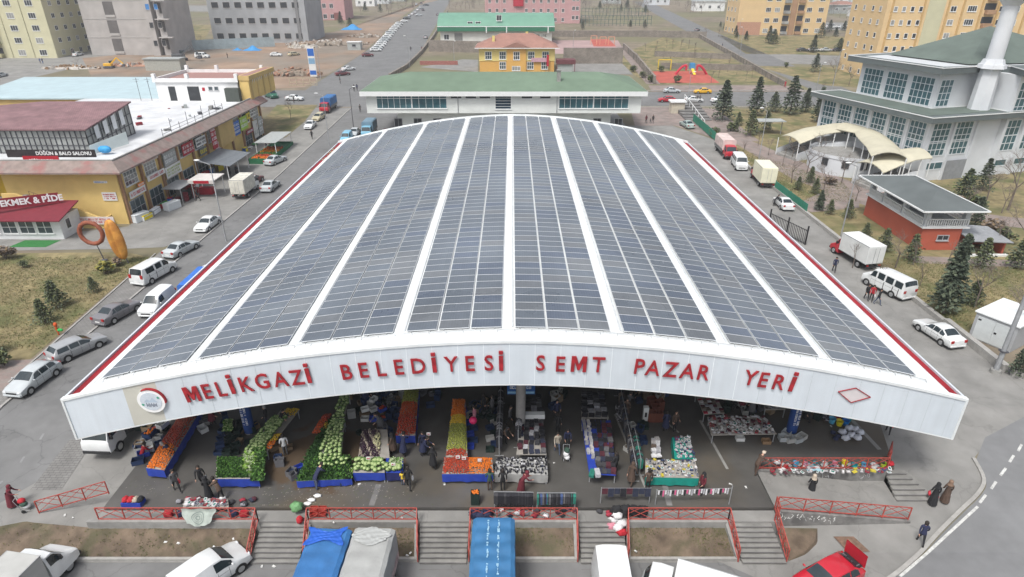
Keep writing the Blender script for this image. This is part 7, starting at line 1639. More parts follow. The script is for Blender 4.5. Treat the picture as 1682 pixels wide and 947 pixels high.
def pose(kind):
    """joints of a 1.7 m adult facing +X"""
    sw={'stand':.0,'walk':.28,'bend':.05,'robe':.12,'push':.2,'stoop':.1}[kind]
    lean={'stand':0,'walk':.05,'bend':.42,'robe':.03,'push':.14,'stoop':.25}[kind]
    P_={};hz=.92 if kind not in('bend',) else .88
    P_['pel']=((0,0,hz),(.155,.12));P_['wst']=((lean*.35,0,hz+.18),(.14,.11));P_['chs']=((lean*.9,0,hz+.40-lean*.12),(.175,.12))
    sh=Vector((lean*1.15,0,hz+.52-lean*.2));P_['sho']=(tuple(sh),(.13,.10));nk=sh+Vector((lean*.25,0,.09));P_['nek']=(tuple(nk),.058)
    hd=nk+Vector((.02+lean*.25,0,.13-lean*.05));P_['hed']=(tuple(hd),(.092,.105));P_['crn']=(tuple(hd+Vector((-.01,0,.09))),(.07,.08));P_['nos']=(tuple(hd+Vector((.10,0,.0))),.016)
    E=[('pel','wst'),('wst','chs'),('chs','sho'),('sho','nek'),('nek','hed'),('hed','crn'),('hed','nos')]
    for s,t_ in((1,'l'),(-1,'r')):
        f=sw*s;P_['hip'+t_]=((0,.09*s,hz-.06),.095);P_['kne'+t_]=((f*.55+.03,.10*s,.49),.062);P_['ank'+t_]=((f-.04*(1 if f<0 else 0),.10*s,.09+(.06 if f<-.1 else 0)),.042);P_['toe'+t_]=((f+.15,.11*s,.035),.036)
        E+=[('pel','hip'+t_),('hip'+t_,'kne'+t_),('kne'+t_,'ank'+t_),('ank'+t_,'toe'+t_)]
        S=sh+Vector((0,.19*s,-.02));P_['arm'+t_]=(tuple(S),.066)
        if kind in('push','bend','stoop'): e=S+Vector((.16,.03*s,-.22));w_=e+Vector((.22,-.02*s,-.06 if kind!='bend' else -.2))
        elif s>0 and kind in('stand','robe'): e=S+Vector((.02,.06,-.28));w_=e+Vector((.16,-.03,-.14))
        else: e=S+Vector((-f*.25,.05*s,-.28));w_=e+Vector((-f*.5+.03,.0,-.24))
        P_['elb'+t_]=(tuple(e),.048);P_['wri'+t_]=(tuple(w_),.030);d=(w_-e).normalized();hn=w_+d*.07;P_['pal'+t_]=(tuple(hn),(.036,.02))
        E+=[('sho','arm'+t_),('arm'+t_,'elb'+t_),('elb'+t_,'wri'+t_),('wri'+t_,'pal'+t_)]
        u=d.cross(Vector((0,1,0))).normalized() if abs(d.y)<.9 else Vector((1,0,0));n_=Vector((1,0,0)) if abs(d.x)<.7 else Vector((0,0,1))
        for k,(q,l) in enumerate(((-.027,.065),(-.009,.078),(.009,.072),(.027,.055))):
            a=hn+n_*q+d*.03;P_[f'fa{k}{t_}']=(tuple(a),.0095);P_[f'fb{k}{t_}']=(tuple(a+d*l*.8+Vector((0,-.014*s,0))),.008);E+=[('pal'+t_,f'fa{k}{t_}'),(f'fa{k}{t_}',f'fb{k}{t_}')]
        a=w_+d*.03+n_*.035;P_['tha'+t_]=(tuple(a),.0105);P_['thb'+t_]=(tuple(a+d*.045+n_*.018),.009);E+=[('wri'+t_,'tha'+t_),('tha'+t_,'thb'+t_)]
    return P_,E
CL={k:mat('cloth_'+k,c,.9,.15,8) for k,c in dict(black=(.02,.02,.022),navy=(.025,.03,.07),grey=(.10,.10,.105),brown=(.09,.06,.045),maroon=(.13,.02,.03),beige=(.4,.35,.28),red=(.4,.02,.03),white=(.6,.6,.6),green=(.04,.08,.06),blue=(.06,.12,.28),denim=(.07,.09,.14),yellow=(.7,.5,.05),rose=(.5,.2,.25)).items()}
HAIR=mat('hair_dark',(.025,.02,.017),.8,.2,8);HAIRG=mat('hair_grey',(.35,.34,.33),.8,.2,8)
_pb={}
def body_mesh(kind):
    if kind in _pb:return _pb[kind]
    P_,E=pose(kind);me=skin_body(P_,E,'person_body')
    for m in(CL['black'],CL['navy'],SKIN,BLACK): me.materials.append(m)
    nk=P_['nek'][0];pz=P_['pel'][0][2];hands=[Vector(P_['pal'+s][0]) for s in'lr']
    for p in me.polygons:
        c=p.center;p.use_smooth=True
        if (c-Vector(nk)).z>.01 and abs(c.y)<.12 and c.x>nk[0]-.12: p.material_index=2
        elif min((c-h).length for h in hands)<.085 or (min((c-h).length for h in hands)<.17 and min((c-h).length for h in hands)<min((c-Vector(P_['elb'+s][0])).length for s in'lr')*.9 and c.z<min(h.z for h in hands)): p.material_index=2
        elif c.z<.085: p.material_index=3
        elif c.z<pz-.07 and abs(c.y)<.185: p.material_index=1
        else: p.material_index=0
    _pb[kind]=(me,P_);return _pb[kind]
def head_part(par,P_,style,m):
    h=Vector(P_['hed'][0]);b=MB()
    if style=='hair':
        b.grid(lambda u,v:(h.x-.012+.118*math.cos(u*6.283)*math.cos(v*1.35)*(1 if math.cos(u*6.283)<.4 else .80),h.y+.118*math.sin(u*6.283)*math.cos(v*1.35),h.z+.03+.125*math.sin(v*1.5)),12,5)
        b.grid(lambda u,v:(h.x-.02+.112*math.cos(1.6+u*3.1),h.y+.112*math.sin(1.6+u*3.1),h.z+.04-.13*v),8,2)
        return b.build('hair',m,par)
    if style=='scarf':
        b.grid(lambda u,v:(h.x-.02+(.125+.05*max(0,.5-v)*2)*math.cos(.75+u*4.78),h.y+(.125+.06*max(0,.5-v)*2)*math.sin(.75+u*4.78),h.z-.22+.26*v),12,5)
        b.grid(lambda u,v:(h.x-.015+.128*math.cos(u*6.283)*math.cos(v*1.45),h.y+.125*math.sin(u*6.283)*math.cos(v*1.45),h.z+.035+.12*math.sin(v*1.5)),12,5)
        return b.build('headscarf',m,par)
    if style=='hat':
        b.grid(lambda u,v:(h.x-.005+.122*math.cos(u*6.283)*math.cos(v*1.3),h.y+.12*math.sin(u*6.283)*math.cos(v*1.3),h.z+.035+.13*math.sin(v*1.5)),12,5);b.add([(h.x+.09,h.y-.07,h.z+.05),(h.x+.2,h.y-.04,h.z+.03),(h.x+.2,h.y+.04,h.z+.03),(h.x+.09,h.y+.07,h.z+.05)],[(0,1,2,3)])
        return b.build('cap',m,par)
def person(px,py,kind,face,coat,legs,label,head='hair',hm=None,skirt=None,s=1,bag=None,z=None,group=None,child=False):
    me,P_=body_mesh(kind)
    g=G(px,py) if z is None else P(px,py,z)
    if z is None and on_slab(g): g=P(px,py,.03)
    t=thing('person',label,'person',(g.x,g.y,(g.z if z is None and not on_slab(g) else (z if z is not None else .03))),R(face),group);t.scale=(s*(.65 if child else 1),)*3
    o=obj('body',me,t);
    for i,m in enumerate((coat,legs)): o.material_slots[i].link='OBJECT';o.material_slots[i].material=CL[m]
    head_part(t,P_,head,hm or (HAIR if head=='hair' else CL['black']))
    if skirt:
        b=MB();pz=P_['pel'][0];w0=Vector(P_['wst'][0]);L=.13 if skirt=='long' else .45
        b.grid(lambda u,v:(w0.x*(1-v)+(.17+.10*v+.018*math.sin(u*6.283*9)*v)*math.cos(u*6.283),(.155+.10*v+.018*math.sin(u*6.283*9)*v)*math.sin(u*6.283),w0.z+.05-(w0.z+.05-L)*v),36,5);b.build('long_coat',CL[coat],t)
    if bag:
        for i,(m,hd) in enumerate(bag):
            h=Vector(P_['pal'+hd][0]);b=MB();b.ball((h.x+.02,h.y,h.z-.27),(.15,.08,.19),8,6);b.bar((h.x,h.y,h.z),(h.x+.01,h.y,h.z-.14),.03)
            bo=b.build('carrier_bag',mat('bag_'+m,{'red':(.6,.05,.07),'white':(.65,.65,.66),'yellow':(.75,.6,.05),'blue':(.1,.2,.5)}[m],.5,.1,6));bo.matrix_world=Matrix.Translation(t.location)@Matrix.Rotation(R(face),4,'Z')@Matrix.Scale(t.scale[0],4)
            tag(bo,m+' carrier bag'+(' in the other hand' if i else '')+' held by '+' '.join(label.split(' with ')[0].split()[:7]),'bag')
    return t
def on_slab(g): return -24.6<g.x<15.75 and 28<=g.y<99 or (15.7<=g.x<24.9 and 31.4<g.y<99)
pe=person
pe(1510,894,'walk',70,'navy','black','man in a navy jacket walking along the kerb at bottom right')
pe(1530,829,'robe',75,'black','black','woman in black coat on the right plaza, left of a pair, with a red bag','scarf',skirt='long',bag=[('red','l'),('red','r')])
pe(1550,825,'robe',75,'brown','brown','woman in a long brown coat on the right plaza, right of a pair','scarf',mat('scarf_brown',(.2,.13,.09)),skirt='long',bag=[('white','r')])
pe(1330,815,'robe',85,'black','black','person in a long black coat walking up the ramp between red railings','scarf',mat('scarf_beige',(.45,.38,.3)),skirt='long')
pe(22,832,'push',10,'maroon','maroon','woman in a long maroon coat pushing a small cart at the left edge','scarf',CL['maroon'],skirt='long')
pe(1457,712,'walk',60,'black','black','person in black under the right end of the roof holding a red bag',bag=[('red','r')])
pe(1322,694,'walk',130,'black','black','person in a long black coat striding beside the right banner column',skirt='mid')
pe(292,806,'walk',-45,'grey','black','man in a dark grey jacket walking away from the orange stall with a red bag',bag=[('red','l')])
pe(334,799,'walk',-70,'black','black','person in black with a white bag between orange and herb stalls',bag=[('white','l')])
pe(345,820,'robe',100,'black','black','woman in black behind the patterned cloth, left of two','scarf',skirt='long')
pe(365,822,'stoop',150,'brown','black','person in dark brown bending behind the patterned cloth','hair',HAIR)
pe(290,760,'bend',170,'navy','grey','man in a navy vest leaning over the orange heap','hair',HAIRG)
pe(238,765,'stoop',60,'red','black','vendor in a bright red jacket left of the orange heap','hair')
pe(672,803,'walk',95,'black','black','person in black carrying a white bag by the cabbage stall',bag=[('white','r')])
pe(662,797,'stand',80,'yellow','denim','child in a yellow jacket beside the person in black','hair',child=True)
pe(712,770,'robe',95,'black','black','person in black standing in the aisle left of the pepper stall','scarf',skirt='mid')
pe(520,803,'bend',60,'navy','denim','man in a navy jacket stooping over orange and yellow tubs','hair')
pe(826,806,'stand',90,'black','black','man in black facing the shoe table',)
pe(805,806,'stand',95,'green','brown','person in dark green at the corner of the orange heap',)
pe(855,811,'stoop',20,'maroon','maroon','woman in a maroon coat before the shoe table',"scarf",CL['maroon'],skirt='long')
pe(915,743,'walk',-80,'beige','denim','person in a beige jacket walking toward the camera in the middle aisle')
pe(931,735,'push',-90,'navy','black','person in navy pushing a cart in the middle aisle')
pe(916,712,'stand',90,'black','black','dark figure far back in the middle aisle')
pe(1010,778,'stand',130,'black','black','person in black at the end of the shirt table')
pe(1036,796,'walk',60,'brown','brown','woman in a brown coat walking right of the shirt table',"scarf",CL['brown'],skirt='mid')
pe(1063,806,'stand',100,'brown','black','person in brown seen from behind at the packet stall',)
pe(1151,812,'stand',200,'maroon','black','woman in a maroon jacket behind the hanging socks',"scarf",CL['black'])
pe(1240,779,'stoop',30,'brown','brown','person bent over the household goods at the upper railing end','hat',mat('hat_cream',(.6,.5,.4)))
pe(470,748,'stand',120,'white','grey','person in a white top by the cabbage column')
pe(780,700,'stand',180,'rose','black','person in a pink top behind the green fruit column')
pe(440,700,'stand',200,'black','navy','dark clothed vendor between herb stall and cabbages','hair',HAIRG)
pe(325,700,'stand',180,'black','black','dark clothed vendor behind the tomato heap','hair',HAIRG)
pe(1430,494,'walk',-120,'red','black','person in red and black beside the right minibus',bag=[('white','l')])
pe(1422,492,'walk',-100,'black','black','person in black beside the person in red near the minibus')
pe(1440,500,'walk',-60,'black','denim','person in dark clothes nearest the rear of the right minibus')
pe(1369,446,'walk',-110,'navy','black','man in navy walking behind the white red-cab lorry')
pe(1271,338,'stoop',-20,'black','black','dark figure at the side of the parked white saloon')
pe(1145,168,'stand',-90,'black','black','person in black at the top of the back stairs')
pe(1149,168,'stand',-80,'grey','black','second person in grey at the top of the back stairs')
pe(1061,202,'walk',-90,'maroon','black','person in dark maroon at the back of the right street')
pe(1072,202,'walk',-85,'black','black','person in black walking with the one in dark maroon')
pe(1068,203,'walk',-85,'grey','grey','child between two adults at the back of the right street',child=True)
pe(1186,78,'walk',-60,'navy','black','lone dark figure on the sloping road');pe(1289,143,'walk',-90,'red','red','figure in red at the foot of the sloping road')
pe(582,150,'walk',100,'black','black','left person of two at the crossing left of the municipal building');pe(587,149,'walk',95,'navy','black','right person of two at the crossing left of the municipal building')
pe(513,228,'walk',-90,'black','black','person in black crossing the left street behind the white saloon')
pe(592,184,'stand',-90,'black','black','figure at the left wall of the municipal building')
pe(559,137,'stand',0,'grey','black','figure beside the maroon saloon at the crossing');pe(483,169,'stand',0,'black','black','figure beside the white crossing saloon')
pe(675,84,'walk',90,'black','black','distant figure walking on the main street');pe(693,84,'walk',90,'maroon','black','distant figure beside the stepped wall on the main street')
pe(378,289,'stand',-90,'black','black','left of two dark figures beside the white box lorry cab',skirt='mid');pe(390,288,'stand',-90,'black','black','right of two dark figures beside the white box lorry cab',skirt='mid')
pe(326,330,'walk',180,'black','black','person in black under the white framed street stall')
pe(438,243,'stand',-90,'black','navy','left of three people at the far end of the fruit stand');pe(444,242,'stand',-80,'navy','black','middle of three people at the far end of the fruit stand')
pe(67,104,'stand',-90,'blue','navy','blue clothed figure, left of two by the pale yellow block');pe(71,104,'stand',-90,'navy','blue','blue clothed figure, right of two by the pale yellow block')
pe(374,95,'stand',0,'black','black','dark figure on the brown building site earth')
pe(1665,470-60,'stand',0,'navy','black','figure on the garden path near the right edge') if 0 else None
def cart(label,px,py,face,mats_):
    g=G(px,py);z=.03 if on_slab(g) else g.z
    if on_slab(g): g=P(px,py,.03)
    t=thing('shopping_cart',label,'cart',(g.x,g.y,z),R(face));b=MB()
    for y in(-.2,.2): b.bar((-.35,y,1.0),(-.05,y,.12),.03);b.bar((-.05,y,.12),(.35,y,.2),.03)
    b.bar((-.35,-.2,1.0),(-.35,.2,1.0),.03);b.build('frame',GREYM,t)
    for y in(-.24,.24): b=MB();b.cyl((0,y-.02,.12),(0,y+.02,.12),.12,.12,12);b.build('wheel',RUBBER,t)
    b=MB()
    for i,m in enumerate(mats_): b.ball((.12-.08*i,.03*(-1)**i,.35+.22*i),(.24,.2,.17),8,6,i)
    b.build('load',[CL[m] for m in mats_],t)
cart('small two wheeled cart with pale bags pushed by the woman in maroon',43,838,10,['white','green','red']);cart('cart loaded with teal and white bags in the middle aisle',930,755,-90,['white','white','green'])
TB=mat('table_blue_cloth',(.02,.05,.33),.6,.12,3);TW=mat('table_board',(.32,.30,.27),.8,.12,3);TG=mat('table_teal_cloth',(.01,.25,.2),.6,.1,3);TGY=mat('table_grey_board',(.36,.36,.35),.7,.1,3);CRB=mat('crate_dark_blue',(.02,.04,.10),.6,.15,5);CRG=mat('crate_black_green',(.015,.03,.025),.6,.2,5)
def stall(label,q,skirt=None,top=TW,h=.8,skirts=(0,),tilt=0):
    """q: four pixel corners of the table top (front-left, front-right, back-right, back-left)"""
    c=[P(x,y,h+.03) for x,y in q];o0=Vector((c[0].x,c[0].y,.03));c=[v-o0 for v in c];t=thing('market_stall',label,'stall',o0)
    for i,v in enumerate(c): v.z=h+(tilt if i>1 else 0)
    b=MB();b.add(c+[v-Vector((0,0,.06)) for v in c],[(0,1,2,3),(7,6,5,4),(0,4,5,1),(1,5,6,2),(2,6,7,3),(3,7,4,0)]);b.build('tabletop',top,t)
    for v in c:
        b=MB();m=sum(c,Vector())/4;p=v.lerp(m,.06);b.bar((p.x,p.y,0),(p.x,p.y,h-.06),.06);b.build('leg',GREYM,t)
    if skirt:
        for k in skirts:
            a,d=c[k],c[(k+1)%4];n=(d-a).cross(Vector((0,0,1))).normalized()*.03;L=(d-a).length;hh=min(.62,h-.1)
            b=MB();b.grid(lambda u,v:(a.lerp(d,u)+n*(1+.9*math.sin(u*L*9)*v)+Vector((0,0,.01-hh*v-.03*math.sin(u*L*5)*v))),max(8,int(L*6)),3);b.build('skirt',skirt,t)
    return t,[v+o0 for v in c]
def bil(c,u,v): return c[0].lerp(c[1],u).lerp(c[3].lerp(c[2],u),v)
def heap(name,label,c,fn,n,r,mats,seed=0,peak=.35,flat=1,jit=.6):
    """many small fruits in a mound on the quad c; fn(u,v)->material index"""
    rn=random.Random(seed);b=MB();L=(c[1]-c[0]).length;D=(c[3]-c[0]).length;nu=max(2,int(L/(r*1.75)));nv=max(2,int(D/(r*1.75)))
    base=MB();base.grid(lambda u,v:bil(c,u,v)+Vector((0,0,.01+peak*(min(1,6*u*(1-u))*min(1,6*v*(1-v))))),10,10,0)
    for i in range(nu):
        for j in range(nv):
            u=(i+.5+rn.uniform(-jit,jit)*.5)/nu;v=(j+.5+rn.uniform(-jit,jit)*.5)/nv;p=bil(c,u,v);z=peak*(min(1,6*u*(1-u))*min(1,6*v*(1-v)))*(1+.16*math.sin(u*7+seed)*math.cos(v*13+seed));rr=r*rn.uniform(.7,1.2)
            if (u<.04 or u>.96 or v<.02 or v>.97) and rn.random()<.45: continue
            b.ball((p.x,p.y,p.z+z+rr*.5),(rr,rr,rr*flat),6,4,fn(u,v))
    o=b.build(name,mats);tag(o,label,kind='stuff');return o
CABM=mat('cabbage_leaf',(.33,.42,.18),.75,.18,9);CABO=mat('cabbage_outer',(.12,.22,.06),.8,.25,9);CABW=mat('cauliflower_white',(.62,.62,.48),.8,.12,9);LET_=mat('lettuce_green',(.25,.42,.07),.8,.25,9);LETW=mat('leek_white',(.55,.62,.40),.7,.15,9)
HERB=mat('herb_green',(.028,.075,.018),.9,.35,10);HERB2=mat('herb_green_light',(.08,.19,.03),.9,.3,10);PURP=mat('aubergine',(.035,.015,.03),.35,.2,6);OLV=mat('olive_green_fruit',(.24,.26,.05),.55,.3,10);PEP=mat('red_pepper',(.42,.07,.015),.45,.2,9);LEM=mat('lemon',(.58,.38,.03),.55,.12,9)
b=MB();b.ball((0,0,.11),(.125,.125,.11),10,7,0)
for k in range(6):
    a=k*1.047;b.grid(lambda u,v:((.13+.035*v)*math.cos(a+(u-.5)*1.3)*(.75+.3*v),(.13+.035*v)*math.sin(a+(u-.5)*1.3)*(.75+.3*v),.02+.13*v+.02*math.sin(u*9)),4,3,1)
CAB=b.mesh('cabbage',[CABM,CABO])
def cabbages(c,nu,nv,label,group,seed=0,s=1,rise=.25,mesh=None,name='cabbage',cat='cabbage',drop=.05):
    rn=random.Random(seed)
    for i in range(nu):
        for j in range(nv):
            if rn.random()<drop: continue
            u=(i+.5+rn.uniform(-.2,.2))/nu;v=(j+.5+rn.uniform(-.2,.2))/nv;p=bil(c,u,v);o=obj(name,mesh or CAB);o.location=(p.x,p.y,p.z+rise*(4*v*(1-v))**.5*.5+rn.uniform(0,.05));o.rotation_euler=(rn.uniform(-.4,.4),rn.uniform(-.4,.4),rn.uniform(0,6));o.scale=(s*rn.uniform(.85,1.12),)*3;tag(o,label,cat,group)
def leafy(name,label,c,n,mats,h=.22,seed=0,base=.08,s=.07):
    rn=random.Random(seed);b=MB();b.grid(lambda u,v:bil(c,u,v)+Vector((0,0,base*.6*(min(1,8*u*(1-u))*min(1,8*v*(1-v))))),6,6,0)
    for k in range(n):
        u,v=rn.random(),rn.random();p=bil(c,u,v)+Vector((0,0,base*(min(1,8*u*(1-u))*min(1,8*v*(1-v)))));a=rn.uniform(0,6.28);d=Vector((math.cos(a)*.5,math.sin(a)*.5,rn.uniform(.3,1))).normalized();w_=d.cross(Vector((rn.uniform(-1,1),rn.uniform(-1,1),.2))).normalized()*s*rn.uniform(.5,1.1);q=p+d*h*rn.uniform(.4,1)
        b.add([p-w_*.4,p+w_*.4,q+w_,q-w_],[(0,1,2,3)],rn.randrange(len(mats)))
    tag(b.build(name,mats),label,kind='stuff')
def sub(c,u0,u1,v0,v1): return [bil(c,u0,v0),bil(c,u1,v0),bil(c,u1,v1),bil(c,u0,v1)]
def card(px,py,z,label): 
    p=P(px,py,z);t=thing('price_card',label,'price card',(p.x,p.y,z-.35));b=MB();b.box(-.13,.13,-.01,.01,.22,.45);b.build('card',SWHT,t);b=MB();b.bar((0,0,0),(0,0,.22),.015);b.build('stick',WOOD,t);scribble(t,.18,.16,-.09,.25,TRED,1,-.011,seed=int(px));return t
t,c=stall('long blue skirted stall heaped with oranges and tomatoes at the far left',[(240,768),(270,772),(330,672),(303,672)],TB,skirts=(0,1,3),h=.85)
heap('oranges','heap of oranges and tomatoes',c,lambda u,v:0 if v<.32 else (1 if v<.62 else 2),0,.055,[ORA,TOM,mat('pink_tomato',(.42,.09,.05),.5,.2,9)],1)
def crate(px,py,z,m,label,w_=.55,d=.38,h=.28,rz=0,fill=None,group=None):
    p=P(px,py,z);t=thing('crate',label,'crate',(p.x,p.y,z),R(rz),group);b=MB();b.box(-w_/2,w_/2,-d/2,d/2,0,.03);
    for s in(-1,1): b.box(-w_/2,w_/2,s*d/2-.012,s*d/2+.012,.03,h);b.box(s*w_/2-.012,s*w_/2+.012,-d/2+.012,d/2-.012,.03,h)
    b.build('box',m,t)
    if fill:
        rn=random.Random(int(px*py));f=MB()
        for k in range(26): f.ball((rn.uniform(-w_/2+.06,w_/2-.06),rn.uniform(-d/2+.06,d/2-.06),h-.02+rn.uniform(0,.05)),.055,6,4)
        f.build('contents',fill,t)['kind']='stuff'
    return t
LB=[(228,760,CRB,'dark blue crate at the front of the left side goods',None),(237,748,TB,'blue crate behind the front dark crate at far left',None),(243,727,BOXW,'white carton among the left side goods',None),(252,712,_M['crate_dark_blue'],'dark crate behind the white carton at far left',TOM),(268,700,BOXW,'white carton nearest the fascia at far left',None),(247,715,CRB,'crate with orange fruit at far left',ORA),(260,690,CRG,'dark crate in the shade at far left',None),(230,738,BOXG,'grey carton at the left side goods',None),(246,738,BOXW,'second white carton beside the grey carton',None),(334,707,BOXW,'white carton on the floor behind the tomato heap',None)]
for i,(x,y,m,l,f) in enumerate(LB): crate(x,y,.03 if i not in(4,5) else .4,m,l,rz=20+13*i,fill=f,w_=.7,d=.5,h=.35)
t=thing('bag_pallet','low blue crate loaded with red and cream sacks behind the left railing','crate',(*P(221,828,.03).to_2d(),.03));b=MB();b.box(-.62,.55,-.28,.3,0,.32);b.build('crate',TB,t)
for x,m in((-.42,'red'),(-.1,'red'),(.2,'beige'),(.47,'black')): b=MB();b.lump((x,.0,.42),(.2,.26,.16));b.build('sack',CL[m],t)
t,c=stall('blue skirted stall of herbs and lettuce, second from the left',[(354,786),(425,786),(428,752),(356,752)],TB,skirts=(0,),h=.8)
leafy('herb_bunches','dense dark green parsley bunches',sub(c,.02,.75,.05,1),2600,[HERB,HERB2],.16,1);leafy('lettuce','pale green lettuce heads with white stems',sub(c,.62,.92,.3,1.25),330,[LET_,LETW],.30,2,.12,.09);leafy('herb_bunches','dark leaves at the right end of the herb stall',sub(c,.8,1.12,-.1,1.6),900,[HERB,HERB2,CABO],.2,3,.15)
t,c=stall('stall of whole cabbages rising away behind the herb stall',[(404,742),(438,742),(492,672),(462,672)],None,h=.75)
cabbages(sub(c,0,.75,0,.8),6,16,'pale green cabbage in the slanting row behind the herb stall','cabbages behind the herb stall',3,1.0)
heap('mixed_fruit','orange and yellow fruit at the right of the cabbage row',sub(c,.78,1.1,.05,.4),lambda u,v:0 if v<.5 else 1,0,.06,[ORA,LEM],4,.1);heap('mixed_fruit','yellow peppers at the back of the cabbage row',sub(c,.3,1.0,.84,1.0),lambda u,v:0,0,.06,[LEM],5,.15);heap('tomatoes','red tomatoes far behind the cabbage row',[P(440,655,.8),P(470,655,.8),P(478,644,.8),P(450,644,.8)],lambda u,v:0,0,.07,[TOM],6,.15)
for i in range(16): crate(360+ (i%3)*13+(i//3)*2,745-(i//3)*12,.03+.3*(i%2),CRG if i%3 else CRB,'dark stacked crate between the herb stall and the blue banner column',rz=8*i,group='dark crates left of the cabbage row')
leafy('greens','spring greens beside the dark crates',[P(366,708,.7),P(380,708,.7),P(382,690,.7),P(368,690,.7)],300,[HERB2,CABM],.15,8)
t,c=stall('wide stall buried under dark greens, left of the cabbage front',[(487,790),(578,786),(575,752),(505,754)],TB,h=.6)
leafy('leafy_greens','big dark green pile of spinach and leeks',sub(c,0,1,0,1),2600,[HERB,HERB2,HERB],.26,11,.3,.06);leafy('leafy_greens','dark green bunches at the left side',[P(497,760,.6),P(528,760,.6),P(560,690,.6),P(540,690,.6)],1800,[HERB,HERB],.24,12,.2,.06)
t,c=stall('narrow cabbage stall rising away in the middle left',[(522,756),(560,756),(566,690),(545,690)],None,h=.9)
cabbages(c,5,17,'pale cabbage in the column above the dark greens','cabbages above the dark greens',13,.9,.3)
cabbages([P(520,770,.95),P(570,768,.95),P(572,752,.95),P(524,752,.95)],7,2,'pale cauliflower lying on the dark greens','cauliflowers on the greens',14,.9,.1)
t,c=stall('far cabbage stall against the dark at the fascia edge',[(548,688),(566,688),(574,648),(560,648)],None,h=.8);cabbages(c,3,10,'small cabbage in the farthest column at the fascia edge','cabbages in the farthest column',15,1.0,.2)
heap('peppers','red peppers left of the cabbage column',[P(512,712,.7),P(530,712,.7),P(545,680,.7),P(533,680,.7)],lambda u,v:0 if v<.6 else 1,0,.06,[PEP,TOM],16,.15);heap('peppers','yellow peppers beside the cabbages',[P(530,706,.8),P(538,706,.8),P(542,694,.8),P(535,694,.8)],lambda u,v:0,0,.05,[LEM],17,.1)
for i,(x,y,m,l,f) in enumerate([(497,790,TB,'blue tub of tomatoes at the front left of the greens',TOM),(484,778,_M['crate_dark_blue'],'dark blue crate beside the greens',None),(533,794,CRB,'crate of yellow fruit at the front of the greens',LEM),(565,794,CRB,'crate of beetroot at the front of the greens',mat('beetroot',(.35,.02,.1),.6)),(492,770,_M['table_blue_cloth'],'blue crate at the left corner of the greens',None)]): crate(x,y,.03,m,l,rz=10*i,fill=f)
t,c=stall('blue skirted stall with neat rows of round cabbages',[(580,776),(632,776),(630,756),(584,756)],TB,h=.8);cabbages(c,9,3,'round pale cabbage in neat rows on the blue stall','cabbages in neat rows on the blue stall',21,1.15,.15,drop=0)
t,c=stall('small stall of cauliflower and leeks beside the neat cabbages',[(634,776),(662,776),(662,752),(634,752)],mat('dark_navy_cloth',(.015,.02,.1),.7),TB,h=.8);cabbages(sub(c,0,.9,0,.45),5,2,'white cauliflower on the small blue stall','cauliflowers on the small blue stall',22,1.1,.1);leafy('leeks','leeks lying at the back of the small blue stall',sub(c,.2,.95,.5,1),200,[LETW,HERB2],.12,23)
leafy('romaine_heads','pale romaine heads at the corner of the blue stall',[P(560,786,.6),P(578,780,.6),P(580,770,.6),P(563,774,.6)],150,[LETW,LET_],.22,24)
t,c=stall('stall of aubergines and dark vegetables behind the neat cabbages',[(588,752),(640,752),(636,705),(595,705)],None,h=.75)
heap('aubergines','dark aubergines and turnips',sub(c,0,.7,0,1),lambda u,v:(0,1,0)[int(u*7+v*5)%3],0,.07,[PURP,mat('turnip',(.3,.25,.2),.6)],25,.15);heap('potatoes','beige potatoes in the middle',sub(c,.45,.72,.25,.85),lambda u,v:0,0,.07,[mat('potato_pale',(.5,.48,.28),.7)],26,.18)
for i in range(8): crate(600+(i%3)*14,690-(i//3)*16,.5,(BOXG,TB,CRB,BOXW)[i%4],'crate or carton on the floor behind the aubergine stall',rz=9*i,fill=(None,None,TOM)[i%3],group='crates behind the aubergine stall')
t,c=stall('deep stall of red tomatoes and green fruit at the middle left',[(650,715),(682,715),(688,640),(664,640)],TB,skirts=(0,1),h=.85);heap('tomatoes','red tomatoes below yellow green pears',sub(c,0,1,0,1),lambda u,v:0 if v<.38 else (1 if v<.66 else 2),0,.06,[TOM,PEP,OLV],31,.25)
p=P(665,727,.03);t=thing('market_scale','weighing scale on a small stand below the tomato column','scale',(p.x,p.y,.03));b=MB();b.box(-.2,.2,-.2,.2,0,.8);b.build('stand',CRB,t);b=MB();b.box(-.3,.3,-.2,.2,.8,.88);b.box(-.12,.12,-.22,-.14,.88,1.1);b.build('platform',GREYM,t)
t,c=stall('front orange and tomato part of the L shaped stall with bright blue skirt',[(726,778),(811,778),(808,752),(730,752)],TB,h=.85);heap('oranges','tomatoes left and oranges right in one heap',c,lambda u,v:0 if u<.52 else 1,0,.05,[TOM,ORA],41,.22)
t,c=stall('rear part of the L shaped stall with green fruit, lemons and oranges',[(732,750),(768,750),(764,655),(744,655)],TB,skirts=(1,),h=.85);heap('green_fruit','column of yellow green fruit, lemons and oranges',c,lambda u,v:2 if v<.1 else (0 if v<.5 else (1 if v<.66 else 3)),0,.055,[OLV,LEM,TOM,ORA],42,.22)
card(752,750,1.4,'white price card on the tomatoes of the L shaped stall');card(762,752,1.35,'white price card at the inner corner of the L shaped stall');card(788,755,1.35,'white price card on the oranges of the L shaped stall');card(605,752,1.3,'white price card on the neat cabbages');card(646,762,1.2,'white price card on the cauliflowers');card(704,712,1.7,'white price card in the aisle left of the green fruit')
p=P(777,690,1.7);b=MB();b.ball((0,0,0),(.28,.28,.26),12,8);tag(b.build('balloon',mat('pink_balloon',(.6,.02,.12),.4,.05),loc=p),'round bright pink balloon floating beside the green fruit','balloon')
for i in range(8): crate(772+(i%2)*6,735-i*10,.03,(TB,CRB)[i%2],'blue crate in the row right of the green fruit',rz=5*i,group='blue crates right of the green fruit')
rn=random.Random(77)
